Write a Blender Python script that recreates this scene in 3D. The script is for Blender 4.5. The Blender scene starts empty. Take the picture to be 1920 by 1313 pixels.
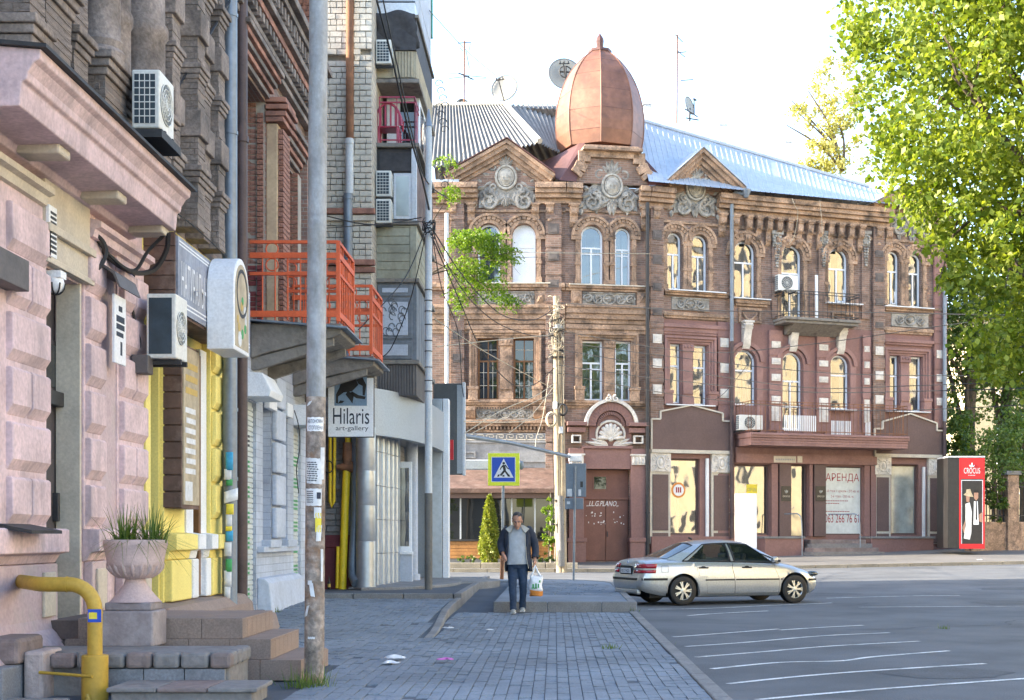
import bpy, bmesh, math, random
import numpy as np
from mathutils import Vector, Matrix, geometry, noise
random.seed(7); RNG = np.random.default_rng(7)
R = math.radians
S = bpy.context.scene
COL = S.collection
# ------------------------------------------------------------------ camera
F = 2600.0; CX = 1040.0; CY = 1005.0; EZ = 1.4           # focal length in photo pixels, principal point, eye height
cam = bpy.data.cameras.new('camera'); co = bpy.data.objects.new('camera', cam); COL.objects.link(co)
co.location = (0, 0, EZ); co.rotation_euler = (R(90), 0, 0)
cam.sensor_fit = 'HORIZONTAL'; cam.sensor_width = 36; cam.lens = F/1920*36
cam.shift_x = (960-CX)/1920; cam.shift_y = (CY-656.5)/1920
cam.clip_start = .1; cam.clip_end = 3000
S.camera = co
# ------------------------------------------------------------------ sky and sun
SUN_EL = R(25); TO_SUN = Vector((-.997, -.085, 0)).normalized()
TO_SUN = Vector((TO_SUN.x*math.cos(SUN_EL), TO_SUN.y*math.cos(SUN_EL), math.sin(SUN_EL)))
wd = bpy.data.worlds.new('World'); S.world = wd; wd.use_nodes = True
nt = wd.node_tree; nt.nodes.clear()
sky = nt.nodes.new('ShaderNodeTexSky'); sky.sky_type = 'NISHITA'; sky.sun_disc = False
sky.sun_elevation = SUN_EL; sky.sun_rotation = math.atan2(TO_SUN.x, TO_SUN.y)
sky.air_density = 1.0; sky.dust_density = 1.3; sky.ozone_density = 1.0
bg = nt.nodes.new('ShaderNodeBackground'); bg.inputs[1].default_value = .15
ow = nt.nodes.new('ShaderNodeOutputWorld')
nt.links.new(sky.outputs[0], bg.inputs[0]); nt.links.new(bg.outputs[0], ow.inputs[0])
sl = bpy.data.lights.new('sun', 'SUN'); sl.energy = 3.3; sl.angle = R(.5); sl.color = (1, .89, .72)
so = bpy.data.objects.new('sun', sl); COL.objects.link(so); so.location = (-30, -10, 40)
so.rotation_euler = TO_SUN.to_track_quat('Z', 'Y').to_euler()
S.view_settings.view_transform = 'Standard'; S.view_settings.look = 'None'
S.view_settings.exposure = 2.6; S.view_settings.gamma = 1; S.view_settings.use_curve_mapping = False
S.render.engine = 'CYCLES'
S.cycles.use_denoising = True
S.cycles.max_bounces = 7; S.cycles.diffuse_bounces = 4; S.cycles.transparent_max_bounces = 8

# ------------------------------------------------------------------ helpers
def P(px, py, D):                                        # photo pixel at distance D -> world point
    return Vector(((px-CX)*D/F, D, EZ+(CY-py)*D/F))
def X_(px, D): return (px-CX)*D/F
def Z_(py, D): return EZ+(CY-py)*D/F
W = {}                                                   # world matrix of every parent
def tag(o, label, cat, group=None):
    o['label'] = label; o['category'] = cat
    if group: o['group'] = group
    return o
def thing(name, label, cat, loc=(0, 0, 0), rz=0, group=None):
    o = bpy.data.objects.new(name, None); COL.objects.link(o); o.empty_display_size = .2
    o.location = loc; o.rotation_euler = (0, 0, rz)
    W[o] = Matrix.Translation(Vector(loc)) @ Matrix.Rotation(rz, 4, 'Z')
    return tag(o, label, cat, group)
class Fac:                                               # an upright plane: u along it, w out of it, v up
    def __init__(s, O, t, n): s.O = Vector((O[0], O[1], 0)); s.t = Vector((t[0], t[1], 0)).normalized(); s.n = Vector((n[0], n[1], 0)).normalized()
    def map(s, p): return s.O + s.t*p[0] + s.n*p[1] + Vector((0, 0, p[2]))
    def uv(s, px, py, w=0):
        d = Vector(((px-CX)/F, 1, (CY-py)/F)); C = Vector((0, 0, EZ))
        k = ((s.O+s.n*w)-C).dot(s.n)/d.dot(s.n); p = C+d*k
        return (p-s.O).dot(s.t), p.z
    def U(s, px, w=0): return s.uv(px, CY, w)[0]
    def V(s, px, py, w=0): return s.uv(px, py, w)[1]
    def rect(s, x0, y0, x1, y1, w=0):
        xm = (x0+x1)/2
        return s.U(x0, w), s.U(x1, w), s.V(xm, y1, w), s.V(xm, y0, w)
    def off(s, w): return Fac((s.O+s.n*w)[:2], s.t[:2], s.n[:2])
def front(x, y): return Fac((x, y), (1, 0), (0, -1))     # faces the camera
class MB:
    def __init__(s, fr=None): s.v = []; s.f = []; s.fr = fr
    def add(s, vs, fs):
        n = len(s.v); s.v += [tuple(p) for p in vs]; s.f += [tuple(i+n for i in f) for f in fs]; return s
    def box(s, a0, a1, b0, b1, c0, c1):
        return s.add([(a0,b0,c0),(a1,b0,c0),(a1,b1,c0),(a0,b1,c0),(a0,b0,c1),(a1,b0,c1),(a1,b1,c1),(a0,b1,c1)],
                     [(0,3,2,1),(4,5,6,7),(0,1,5,4),(1,2,6,5),(2,3,7,6),(3,0,4,7)])
    def cbox(s, c, d): return s.box(c[0]-d[0]/2, c[0]+d[0]/2, c[1]-d[1]/2, c[1]+d[1]/2, c[2]-d[2]/2, c[2]+d[2]/2)
    def bar(s, p, q, w, h, up=(0, 0, 1)):
        p, q = Vector(p), Vector(q); d = (q-p).normalized(); up = Vector(up)
        if abs(d.dot(up)) > .98: up = Vector((0, 1, 0))
        a = d.cross(up).normalized()*w/2; b = a.cross(d).normalized()*h/2
        vs = [p-a-b, p+a-b, p+a+b, p-a+b, q-a-b, q+a-b, q+a+b, q-a+b]
        return s.add(vs, [(0,3,2,1),(4,5,6,7),(0,1,5,4),(1,2,6,5),(2,3,7,6),(3,0,4,7)])
    def tube(s, pts, r, n=8, cap=True, closed=False):
        pts = [Vector(p) for p in pts]; m = len(pts); n0 = len(s.v)
        rs = r if isinstance(r, (list, tuple)) else [r]*m
        ref = None
        for i, p in enumerate(pts):
            a = pts[(i-1) % m] if (closed or i > 0) else p; b = pts[(i+1) % m] if (closed or i < m-1) else p
            d = (b-a); d = d.normalized() if d.length > 1e-9 else Vector((0, 0, 1))
            if ref is None: ref = Vector((0, 0, 1)) if abs(d.z) < .9 else Vector((1, 0, 0))
            e = (ref-d*ref.dot(d)); e = e.normalized() if e.length > 1e-6 else d.orthogonal().normalized()
            ref = e; g = d.cross(e)
            for k in range(n):
                t = 2*math.pi*k/n; s.v.append(tuple(p+(e*math.cos(t)+g*math.sin(t))*rs[i]))
        for i in range(m if closed else m-1):
            j = (i+1) % m
            for k in range(n):
                l = (k+1) % n; s.f.append((n0+i*n+k, n0+i*n+l, n0+j*n+l, n0+j*n+k))
        if cap and not closed:
            s.f.append(tuple(n0+k for k in range(n))[::-1]); s.f.append(tuple(n0+(m-1)*n+k for k in range(n)))
        return s
    def lathe(s, c, prof, n=20, ph=0, sx=1, sy=1, cap=True):   # prof: (radius, height)
        n0 = len(s.v); m = len(prof)
        for r, z in prof:
            for k in range(n):
                t = 2*math.pi*k/n+ph; s.v.append((c[0]+r*sx*math.cos(t), c[1]+r*sy*math.sin(t), c[2]+z))
        for i in range(m-1):
            for k in range(n):
                l = (k+1) % n; s.f.append((n0+i*n+k, n0+i*n+l, n0+(i+1)*n+l, n0+(i+1)*n+k))
        if cap:
            s.f.append(tuple(n0+k for k in range(n))[::-1]); s.f.append(tuple(n0+(m-1)*n+k for k in range(n)))
        return s
    def disc(s, c, r, b0, b1, n=20, rx=None):             # round plate lying in the (a, c) plane, from b0 to b1
        rx = rx or r
        return s.prism([(c[0]+rx*math.cos(2*math.pi*k/n), c[1]+r*math.sin(2*math.pi*k/n)) for k in range(n)], b0, b1)
    def prism(s, poly, b0, b1):                           # polygon in (a, c), extruded along b
        n = len(poly); vs = [(p[0], b0, p[1]) for p in poly]+[(p[0], b1, p[1]) for p in poly]
        fs = [tuple(range(n)), tuple(range(2*n-1, n-1, -1))]+[(i, i+n, (i+1) % n+n, (i+1) % n) for i in range(n)]
        return s.add(vs, fs)
    def prof(s, poly, a0, a1):                            # profile in (b, c), run along a
        n = len(poly); vs = [(a0, p[0], p[1]) for p in poly]+[(a1, p[0], p[1]) for p in poly]
        fs = [tuple(range(n)), tuple(range(2*n-1, n-1, -1))]+[(i, i+n, (i+1) % n+n, (i+1) % n) for i in range(n)]
        return s.add(vs, fs)
    def flat(s, poly, b):                                 # filled polygon at w = b
        n = len(poly); return s.add([(p[0], b, p[1]) for p in poly], [tuple(range(n))])
    def holed(s, outer, holes, b, depth=0):               # face with holes, and the reveals going back
        loops = [[Vector((p[0], p[1], 0)) for p in outer]]+[[Vector((p[0], p[1], 0)) for p in h] for h in holes]
        pts = [p for l in loops for p in l]
        tri = geometry.tessellate_polygon(loops)
        s.add([(p.x, b, p.y) for p in pts], [tuple(t) for t in tri])
        if depth:
            for h in holes:
                n = len(h); s.add([(p[0], b, p[1]) for p in h]+[(p[0], b-depth, p[1]) for p in h],
                                  [(i, (i+1) % n, (i+1) % n+n, i+n) for i in range(n)])
        return s
    def ring(s, c, r0, r1, b0, b1, t0=0, t1=math.pi, n=16):
        for k in range(n):
            a, b = t0+(t1-t0)*k/n, t0+(t1-t0)*(k+1)/n
            s.prism([(c[0]+r*math.cos(t), c[1]+r*math.sin(t)) for r, t in ((r0, a), (r1, a), (r1, b), (r0, b))], b0, b1)
        return s
    def grid(s, fn, nu, nv):
        n0 = len(s.v)
        for j in range(nv+1):
            for i in range(nu+1): s.v.append(tuple(fn(i/nu, j/nv)))
        for j in range(nv):
            for i in range(nu):
                a = n0+j*(nu+1)+i; s.f.append((a, a+1, a+nu+2, a+nu+1))
        return s
    def ball(s, c, r, n=10, m=6):
        rx, ry, rz = r if isinstance(r, (tuple, list)) else (r, r, r)
        prof = [(math.sin(math.pi*(i+.02)/(m+.04)), -math.cos(math.pi*(i+.02)/(m+.04))) for i in range(m+1)]
        n0 = len(s.v); s.lathe((0, 0, 0), prof, n)
        for i in range(n0, len(s.v)):
            p = s.v[i]; s.v[i] = (c[0]+p[0]*rx, c[1]+p[1]*ry, c[2]+p[2]*rz)
        return s
    def mesh(s, name, inv=None):
        V = s.v; Fc = s.f
        me = bpy.data.meshes.new(name)
        wv = [s.fr.map(p) for p in V] if s.fr else [Vector(p) for p in V]
        if inv is not None: wv = [inv @ p for p in wv]
        if s.fr: Fc = [f[::-1] for f in Fc]
        me.from_pydata([tuple(p) for p in wv], [], Fc)
        uvl = me.uv_layers.new(name='UVMap'); uv = np.zeros((len(me.loops), 2), np.float32); k = 0
        for f in Fc:                                      # box projection in metres, in the builder's own axes
            a, b, c = V[f[0]], V[f[1]], V[f[2]]
            if len(f) > 3: c = V[f[3]] if f[3] != f[0] else c
            e1 = (b[0]-a[0], b[1]-a[1], b[2]-a[2]); e2 = (c[0]-a[0], c[1]-a[1], c[2]-a[2])
            nx = abs(e1[1]*e2[2]-e1[2]*e2[1]); ny = abs(e1[2]*e2[0]-e1[0]*e2[2]); nz = abs(e1[0]*e2[1]-e1[1]*e2[0])
            i, j = (0, 2) if ny >= nx and ny >= nz else ((1, 2) if nx >= nz else (0, 1))
            for q in f: uv[k, 0] = V[q][i]; uv[k, 1] = V[q][j]; k += 1
        uvl.data.foreach_set('uv', uv.ravel())
        return me
    def build(s, name, mat, parent=None, smooth=None, bevel=0, kind=None, local=False, thick=0, sub=0):
        inv = None
        if parent is not None and not local: inv = W[parent].inverted()
        me = s.mesh(name, inv)
        me.materials.append(mat)
        o = bpy.data.objects.new(name, me); COL.objects.link(o)
        if parent is not None: o.parent = parent; W[o] = W[parent].copy()
        else: W[o] = Matrix.Identity(4)
        if smooth:
            me.shade_smooth()
            if smooth < 179: me.set_sharp_from_angle(angle=R(smooth))
        if thick:
            m = o.modifiers.new('thick', 'SOLIDIFY'); m.thickness = thick; m.offset = 0
        if bevel:
            m = o.modifiers.new('edge', 'BEVEL'); m.width = bevel; m.segments = 2; m.limit_method = 'ANGLE'; m.angle_limit = R(40)
        if sub:
            m = o.modifiers.new('sub', 'SUBSURF'); m.levels = sub; m.render_levels = sub
        if kind: o['kind'] = kind
        return o
def copy_tree(o, loc=None, rz=None, label=None, parent=None, mw=None):
    c = o.copy(); COL.objects.link(c); c.parent = parent
    if parent is None:
        if loc is not None: c.location = loc
        if rz is not None: c.rotation_euler = (0, 0, rz)
        if label: c['label'] = label
    for ch in [x for x in o.children]: copy_tree(ch, parent=c)
    return c
def arch(u0, u1, v0, vt, n=12, k=1.0):                    # outline of a round-headed opening
    r = (u1-u0)/2; um = (u0+u1)/2; vs = vt-r*k
    return [(u0, v0), (u1, v0)]+[(um+r*math.cos(math.pi*i/n), vs+r*k*math.sin(math.pi*i/n)) for i in range(n+1)]
def rectp(u0, u1, v0, v1): return [(u0, v0), (u1, v0), (u1, v1), (u0, v1)]
def inset(poly, d):
    n = len(poly); out = []
    for i in range(n):
        a, b, c = Vector(poly[i-1]), Vector(poly[i]), Vector(poly[(i+1) % n])
        e1 = (b-a); e2 = (c-b)
        if e1.length < 1e-6 or e2.length < 1e-6: out.append(tuple(b)); continue
        e1.normalize(); e2.normalize()
        n1 = Vector((-e1.y, e1.x)); n2 = Vector((-e2.y, e2.x)); m = (n1+n2)
        m = m/max(m.dot(n1), .3) if m.length > 1e-6 else n1
        out.append(tuple(b+m*d))
    return out
def frame_ring(mb, poly, d, b0, b1):                      # a frame following an outline
    q = inset(poly, d); n = len(poly)
    for i in range(n):
        j = (i+1) % n
        if (Vector(poly[i])-Vector(poly[j])).length < 1e-6: continue
        mb.prism([poly[i], poly[j], q[j], q[i]], b0, b1)
    return q
def text(body, size, mat, name, parent, fr, u, v, w=.004, width=None, align='CENTER', shear=0, sy=1.0, depth=.003, rot=0):
    c = bpy.data.curves.new('t', 'FONT'); c.body = body; c.size = size; c.align_x = align; c.shear = shear; c.extrude = 0; c.resolution_u = 3
    o = bpy.data.objects.new('t', c); COL.objects.link(o)
    dg = bpy.context.evaluated_depsgraph_get()
    me = bpy.data.meshes.new_from_object(o.evaluated_get(dg)); bpy.data.objects.remove(o)
    xs = [p.co.x for p in me.vertices]
    k = 1.0
    if width and xs: k = width/max(max(xs)-min(xs), 1e-6)
    mb = MB(fr); cr, sr = math.cos(rot), math.sin(rot)
    vs = [(p.co.x*k, p.co.y*sy) for p in me.vertices]
    mb.add([(u+x*cr-y*sr, w, v+x*sr+y*cr) for x, y in vs], [tuple(p.vertices) for p in me.polygons])
    bpy.data.meshes.remove(me)
    return mb.build(name, mat, parent)
def sagline(a, b, sag, n=14):
    a, b = Vector(a), Vector(b)
    return [a.lerp(b, i/n)-Vector((0, 0, sag*4*(i/n)*(1-i/n))) for i in range(n+1)]
def spline(pts, n=6):
    pts = [Vector(p) for p in pts]; out = []
    for i in range(len(pts)-1):
        p0, p1, p2, p3 = pts[max(i-1, 0)], pts[i], pts[i+1], pts[min(i+2, len(pts)-1)]
        for k in range(n):
            t = k/n
            out.append(.5*((2*p1)+(p2-p0)*t+(2*p0-5*p1+4*p2-p3)*t*t+(3*p1-p0-3*p2+p3)*t**3))
    out.append(pts[-1]); return out
def remeshed(mb, name, mat, parent, voxel, smooth_it=4, local=False, noise_amp=0):
    o = mb.build(name, mat, parent, local=local)
    m = o.modifiers.new('r', 'REMESH'); m.mode = 'VOXEL'; m.voxel_size = voxel; m.use_smooth_shade = True
    m = o.modifiers.new('s', 'SMOOTH'); m.iterations = smooth_it; m.factor = .5
    dg = bpy.context.evaluated_depsgraph_get()
    me = bpy.data.meshes.new_from_object(o.evaluated_get(dg)); o.modifiers.clear(); o.data = me
    if noise_amp:
        for v in me.vertices:
            n = noise.noise(v.co*Vector((9, 9, 5)))*.6+noise.noise(v.co*22)*.4
            v.co += v.normal*n*noise_amp
    me.materials.clear(); me.materials.append(mat); me.shade_smooth()
    return o
# ------------------------------------------------------------------ materials
def _n(t, typ, **kw):
    n = t.nodes.new(typ)
    for k, v in kw.items(): setattr(n, k, v)
    return n
def mat(name, col, rough=.8, var=.2, scale=2.0, bump=.15, bscale=30., metal=0, ior=1.45, spec=.5, coat=0, stain=None, stain_amt=.5, stain_scale=.8,
        fine=.1, streak=0, bdist=.01, coord='Object'):
    m = bpy.data.materials.new(name); m.use_nodes = True; t = m.node_tree; L = t.links
    b = t.nodes['Principled BSDF']; b.inputs['Roughness'].default_value = rough; b.inputs['Metallic'].default_value = metal
    b.inputs['IOR'].default_value = ior; b.inputs['Specular IOR Level'].default_value = spec; b.inputs['Coat Weight'].default_value = coat
    tc = _n(t, 'ShaderNodeTexCoord'); src = tc.outputs[coord]
    n1 = _n(t, 'ShaderNodeTexNoise'); n1.inputs['Scale'].default_value = scale; n1.inputs['Detail'].default_value = 6; n1.inputs['Roughness'].default_value = .62
    L.new(src, n1.inputs['Vector'])
    r = _n(t, 'ShaderNodeMapRange'); r.inputs[1].default_value = .3; r.inputs[2].default_value = .7
    r.inputs[3].default_value = 1-var; r.inputs[4].default_value = 1+var; L.new(n1.outputs[0], r.inputs[0])
    n2 = _n(t, 'ShaderNodeTexNoise'); n2.inputs['Scale'].default_value = bscale; n2.inputs['Detail'].default_value = 5; L.new(src, n2.inputs['Vector'])
    r2 = _n(t, 'ShaderNodeMapRange'); r2.inputs[1].default_value = .3; r2.inputs[2].default_value = .7
    r2.inputs[3].default_value = 1-fine; r2.inputs[4].default_value = 1+fine; L.new(n2.outputs[0], r2.inputs[0])
    mu = _n(t, 'ShaderNodeMath', operation='MULTIPLY'); L.new(r.outputs[0], mu.inputs[0]); L.new(r2.outputs[0], mu.inputs[1])
    vm = _n(t, 'ShaderNodeVectorMath', operation='SCALE'); vm.inputs[0].default_value = col; L.new(mu.outputs[0], vm.inputs['Scale'])
    out = vm.outputs[0]
    if stain:
        mp = _n(t, 'ShaderNodeMapping'); L.new(src, mp.inputs[0])
        if streak: mp.inputs['Scale'].default_value = (1, 1, 1/(1+streak))
        n3 = _n(t, 'ShaderNodeTexNoise'); n3.inputs['Scale'].default_value = stain_scale; n3.inputs['Detail'].default_value = 8; n3.inputs['Roughness'].default_value = .7
        L.new(mp.outputs[0], n3.inputs['Vector'])
        cr = _n(t, 'ShaderNodeMapRange'); cr.inputs[1].default_value = .50; cr.inputs[2].default_value = .66; cr.inputs[4].default_value = stain_amt; L.new(n3.outputs[0], cr.inputs[0])
        mx = _n(t, 'ShaderNodeMix', data_type='RGBA'); L.new(cr.outputs[0], mx.inputs[0]); L.new(out, mx.inputs[6]); mx.inputs[7].default_value = (*stain, 1); out = mx.outputs[2]
    L.new(out, b.inputs['Base Color'])
    if bump:
        bp = _n(t, 'ShaderNodeBump'); bp.inputs['Strength'].default_value = bump; bp.inputs['Distance'].default_value = bdist
        L.new(n2.outputs[0], bp.inputs['Height']); L.new(bp.outputs[0], b.inputs['Normal'])
    m['out'] = 1
    return m
def brickmat(name, c1, c2, mortar, bw=.26, bh=.077, ms=.009, stain=None, stain_amt=.6, rough=.88, bump=.6, sc=.6, mdark=0):
    m = bpy.data.materials.new(name); m.use_nodes = True; t = m.node_tree; L = t.links
    b = t.nodes['Principled BSDF']; b.inputs['Roughness'].default_value = rough
    tc = _n(t, 'ShaderNodeTexCoord')
    nw = _n(t, 'ShaderNodeTexNoise'); nw.inputs['Scale'].default_value = 2.5; L.new(tc.outputs['UV'], nw.inputs['Vector'])
    ws = _n(t, 'ShaderNodeVectorMath', operation='SCALE'); ws.inputs['Scale'].default_value = .012; L.new(nw.outputs[1], ws.inputs[0])
    wa = _n(t, 'ShaderNodeVectorMath', operation='ADD'); L.new(tc.outputs['UV'], wa.inputs[0]); L.new(ws.outputs[0], wa.inputs[1])
    br = _n(t, 'ShaderNodeTexBrick'); L.new(wa.outputs[0], br.inputs['Vector'])
    br.inputs['Scale'].default_value = 1; br.inputs['Brick Width'].default_value = bw; br.inputs['Row Height'].default_value = bh
    br.inputs['Mortar Size'].default_value = ms; br.inputs['Mortar Smooth'].default_value = .3; br.inputs['Bias'].default_value = 0
    br.inputs['Color1'].default_value = (*c1, 1); br.inputs['Color2'].default_value = (*c2, 1); br.inputs['Mortar'].default_value = (*mortar, 1)
    n1 = _n(t, 'ShaderNodeTexNoise'); n1.inputs['Scale'].default_value = sc; n1.inputs['Detail'].default_value = 8; n1.inputs['Roughness'].default_value = .7; L.new(tc.outputs['Object'], n1.inputs['Vector'])
    r = _n(t, 'ShaderNodeMapRange'); r.inputs[1].default_value = .3; r.inputs[2].default_value = .7; r.inputs[3].default_value = .65; r.inputs[4].default_value = 1.35; L.new(n1.outputs[0], r.inputs[0])
    vm = _n(t, 'ShaderNodeVectorMath', operation='SCALE'); L.new(br.outputs[0], vm.inputs[0]); L.new(r.outputs[0], vm.inputs['Scale'])
    out = vm.outputs[0]
    if stain:
        n3 = _n(t, 'ShaderNodeTexNoise'); n3.inputs['Scale'].default_value = 1.3; n3.inputs['Detail'].default_value = 9; n3.inputs['Roughness'].default_value = .72; L.new(tc.outputs['Object'], n3.inputs['Vector'])
        cr = _n(t, 'ShaderNodeMapRange'); cr.inputs[1].default_value = .5; cr.inputs[2].default_value = .64; cr.inputs[4].default_value = stain_amt; L.new(n3.outputs[0], cr.inputs[0])
        mx = _n(t, 'ShaderNodeMix', data_type='RGBA'); L.new(cr.outputs[0], mx.inputs[0]); L.new(out, mx.inputs[6]); mx.inputs[7].default_value = (*stain, 1); out = mx.outputs[2]
    L.new(out, b.inputs['Base Color'])
    n2 = _n(t, 'ShaderNodeTexNoise'); n2.inputs['Scale'].default_value = 40; L.new(tc.outputs['Object'], n2.inputs['Vector'])
    ad = _n(t, 'ShaderNodeMath', operation='MULTIPLY_ADD'); L.new(br.outputs['Fac'], ad.inputs[0]); ad.inputs[1].default_value = -1; L.new(n2.outputs[0], ad.inputs[2])
    bp = _n(t, 'ShaderNodeBump'); bp.inputs['Strength'].default_value = bump; bp.inputs['Distance'].default_value = .012; L.new(ad.outputs[0], bp.inputs['Height']); L.new(bp.outputs[0], b.inputs['Normal'])
    return m
def leafmat(name, col, col2, trans=.4, rough=.45):
    m = bpy.data.materials.new(name); m.use_nodes = True; t = m.node_tree; L = t.links
    b = t.nodes['Principled BSDF']; b.inputs['Roughness'].default_value = rough; b.inputs['Specular IOR Level'].default_value = .35
    g = _n(t, 'ShaderNodeNewGeometry'); mx = _n(t, 'ShaderNodeMix', data_type='RGBA'); L.new(g.outputs['Random Per Island'], mx.inputs[0])
    mx.inputs[6].default_value = (*col, 1); mx.inputs[7].default_value = (*col2, 1); L.new(mx.outputs[2], b.inputs['Base Color'])
    tr = _n(t, 'ShaderNodeBsdfTranslucent'); sc = _n(t, 'ShaderNodeVectorMath', operation='MULTIPLY'); L.new(mx.outputs[2], sc.inputs[0]); sc.inputs[1].default_value = (1.5, 1.5, .6); L.new(sc.outputs[0], tr.inputs[0])
    ms = _n(t, 'ShaderNodeMixShader'); ms.inputs[0].default_value = trans; L.new(b.outputs[0], ms.inputs[1]); L.new(tr.outputs[0], ms.inputs[2])
    L.new(ms.outputs[0], t.nodes['Material Output'].inputs['Surface'])
    return m
def glassmat(name, col=(.05, .06, .07), ior=2.3, rough=.02, wav=.15, scale=.7):
    m = mat(name, col, rough=rough, var=.35, scale=1.2, bump=0, ior=ior, fine=0)
    t = m.node_tree; L = t.links; b = t.nodes['Principled BSDF']; tc = _n(t, 'ShaderNodeTexCoord')
    n = _n(t, 'ShaderNodeTexNoise'); n.inputs['Scale'].default_value = scale; n.inputs['Detail'].default_value = 1; L.new(tc.outputs['Object'], n.inputs['Vector'])
    bp = _n(t, 'ShaderNodeBump'); bp.inputs['Strength'].default_value = wav; bp.inputs['Distance'].default_value = .05; L.new(n.outputs[0], bp.inputs['Height']); L.new(bp.outputs[0], b.inputs['Normal'])
    return m
def clearglass(name, tint=(.9, .95, .95), clear=.6, ior=1.7):
    m = bpy.data.materials.new(name); m.use_nodes = True; t = m.node_tree; L = t.links
    b = t.nodes['Principled BSDF']; b.inputs['Base Color'].default_value = (.02, .03, .03, 1); b.inputs['Roughness'].default_value = .03; b.inputs['IOR'].default_value = ior
    n = _n(t, 'ShaderNodeTexNoise'); n.inputs['Scale'].default_value = 1.2; n.inputs['Detail'].default_value = 1; tc = _n(t, 'ShaderNodeTexCoord'); L.new(tc.outputs['Object'], n.inputs['Vector']); bp = _n(t, 'ShaderNodeBump'); bp.inputs['Strength'].default_value = .3 if ior > 2 else .05; bp.inputs['Distance'].default_value = .05; L.new(n.outputs[0], bp.inputs['Height']); L.new(bp.outputs[0], b.inputs['Normal'])
    tr = _n(t, 'ShaderNodeBsdfTransparent'); tr.inputs[0].default_value = (*tint, 1)
    ms = _n(t, 'ShaderNodeMixShader'); ms.inputs[0].default_value = clear; L.new(b.outputs[0], ms.inputs[1]); L.new(tr.outputs[0], ms.inputs[2])
    L.new(ms.outputs[0], t.nodes['Material Output'].inputs['Surface']); return m
M = {}
M['asphalt'] = mat('asphalt', (.1, .106, .114), .85, .3, .5, .4, 70, stain=(.15, .152, .155), stain_amt=.75, stain_scale=.22, fine=.4)
M['asphalt_light'] = mat('asphalt_pavement', (.12, .115, .11), .9, .2, .5, .3, 50, stain=(.16, .15, .14), fine=.3)
M['ground'] = mat('earth', (.1, .095, .08), .95, .25, .5, .3, 20)
M['joint'] = mat('paver_joint', (.08, .09, .105), .95, .2, 1, .3, 40)
M['paver'] = mat('paver', (.185, .21, .24), .85, .25, .55, .3, 45, stain=(.115, .13, .15), stain_amt=.6, stain_scale=.5, fine=.18)
M['kerb'] = mat('concrete_kerb', (.2, .195, .19), .9, .22, 1.2, .3, 40, stain=(.1, .1, .1), fine=.2)
M['kerb_warm'] = mat('kerb_stone', (.27, .24, .19), .9, .25, 1.2, .3, 30, stain=(.15, .13, .1), fine=.2)
M['paint_white'] = mat('road_paint', (.62, .62, .6), .75, .2, 3, .2, 40, stain=(.14, .145, .15), stain_amt=.85, stain_scale=2.6, fine=.3)
M['pink'] = mat('pink_stucco', (.57, .435, .445), .88, .2, 1.6, .5, 22, stain=(.33, .27, .275), stain_amt=.75, stain_scale=2.2, streak=3, fine=.14)
M['pinkdk'] = mat('pink_stucco_weathered', (.47, .36, .37), .88, .2, 2.0, .4, 25, stain=(.35, .31, .29), stain_amt=.7, stain_scale=2)
M['cream'] = mat('cream_stucco', (.52, .46, .37), .88, .15, 1.5, .3, 30, stain=(.38, .33, .28), stain_amt=.6, stain_scale=1.6, streak=2)
M['plinth'] = mat('chipped_plinth', (.4, .33, .31), .92, .3, 3, .7, 14, stain=(.22, .21, .2), stain_amt=.8, stain_scale=3, bdist=.03)
M['yellow'] = mat('yellow_wall_paint', (.76, .64, .2), .8, .08, 1.3, .15, 40, stain=(.62, .5, .14), stain_amt=.4)
M['white'] = mat('white_paint', (.72, .73, .74), .6, .08, 2, .08, 40, stain=(.55, .55, .53), stain_amt=.4)
M['whitewin'] = mat('white_window_frame', (.75, .77, .8), .4, .05, 2, 0, 40)
M['darkbrick'] = mat('dark_brick', (.21, .175, .155), .9, .5, 2.2, .5, 26, stain=(.10, .09, .085), stain_amt=.6, stain_scale=1.6, fine=.25, bdist=.02)
M['darkwall'] = brickmat('dark_brick_wall', (.23, .18, .155), (.13, .105, .095), (.15, .14, .13), stain=(.24, .2, .17), stain_amt=.5)
M['redbrick'] = brickmat('old_red_brick_wall', (.28, .155, .12), (.18, .12, .1), (.26, .24, .215), stain=(.13, .1, .1), stain_amt=.6)
M['redbrick_piece'] = mat('old_red_brick', (.3, .15, .11), .9, .6, 2.3, .5, 25, stain=(.14, .085, .075), stain_amt=.7, stain_scale=3)
M['redpaint'] = mat('red_painted_brick', (.2, .045, .045), .8, .25, 2, .4, 24)
M['tanplaster'] = mat('bare_tan_plaster', (.5, .38, .25), .9, .18, 2, .3, 20, stain=(.34, .24, .17), stain_amt=.6)
M['mortar_pale'] = mat('pale_mortar', (.33, .3, .26), .95, .2, 3, .3, 30)
M['whitebrick'] = mat('white_silicate_brick', (.55, .505, .425), .9, .28, 1.7, .4, 30, stain=(.36, .32, .27), stain_amt=.5, stain_scale=2)
M['greybrick'] = brickmat('grey_painted_brick', (.44, .48, .55), (.4, .44, .51), (.33, .36, .42), bw=.4, bh=.13, ms=.008, stain=(.32, .34, .38), stain_amt=.45)
M['greypaint'] = mat('grey_blue_paint', (.42, .46, .53), .85, .15, 1.5, .3, 26, stain=(.3, .32, .36), stain_amt=.5)
M['greypieces'] = mat('grey_painted_block', (.45, .49, .56), .85, .15, 1.2, .4, 18, stain=(.34, .36, .4), stain_amt=.5)
M['farbrick'] = brickmat('brown_facade_brick', (.28, .17, .125), (.155, .1, .078), (.25, .2, .165), bw=.3, bh=.09, ms=.012, stain=(.085, .06, .05), stain_amt=.65, sc=.9)
M['fartrim'] = mat('brown_stone_trim', (.33, .22, .15), .88, .5, 1.6, .6, 16, stain=(.075, .058, .048), stain_amt=.85, stain_scale=1.9, fine=.28, bdist=.04)
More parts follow.
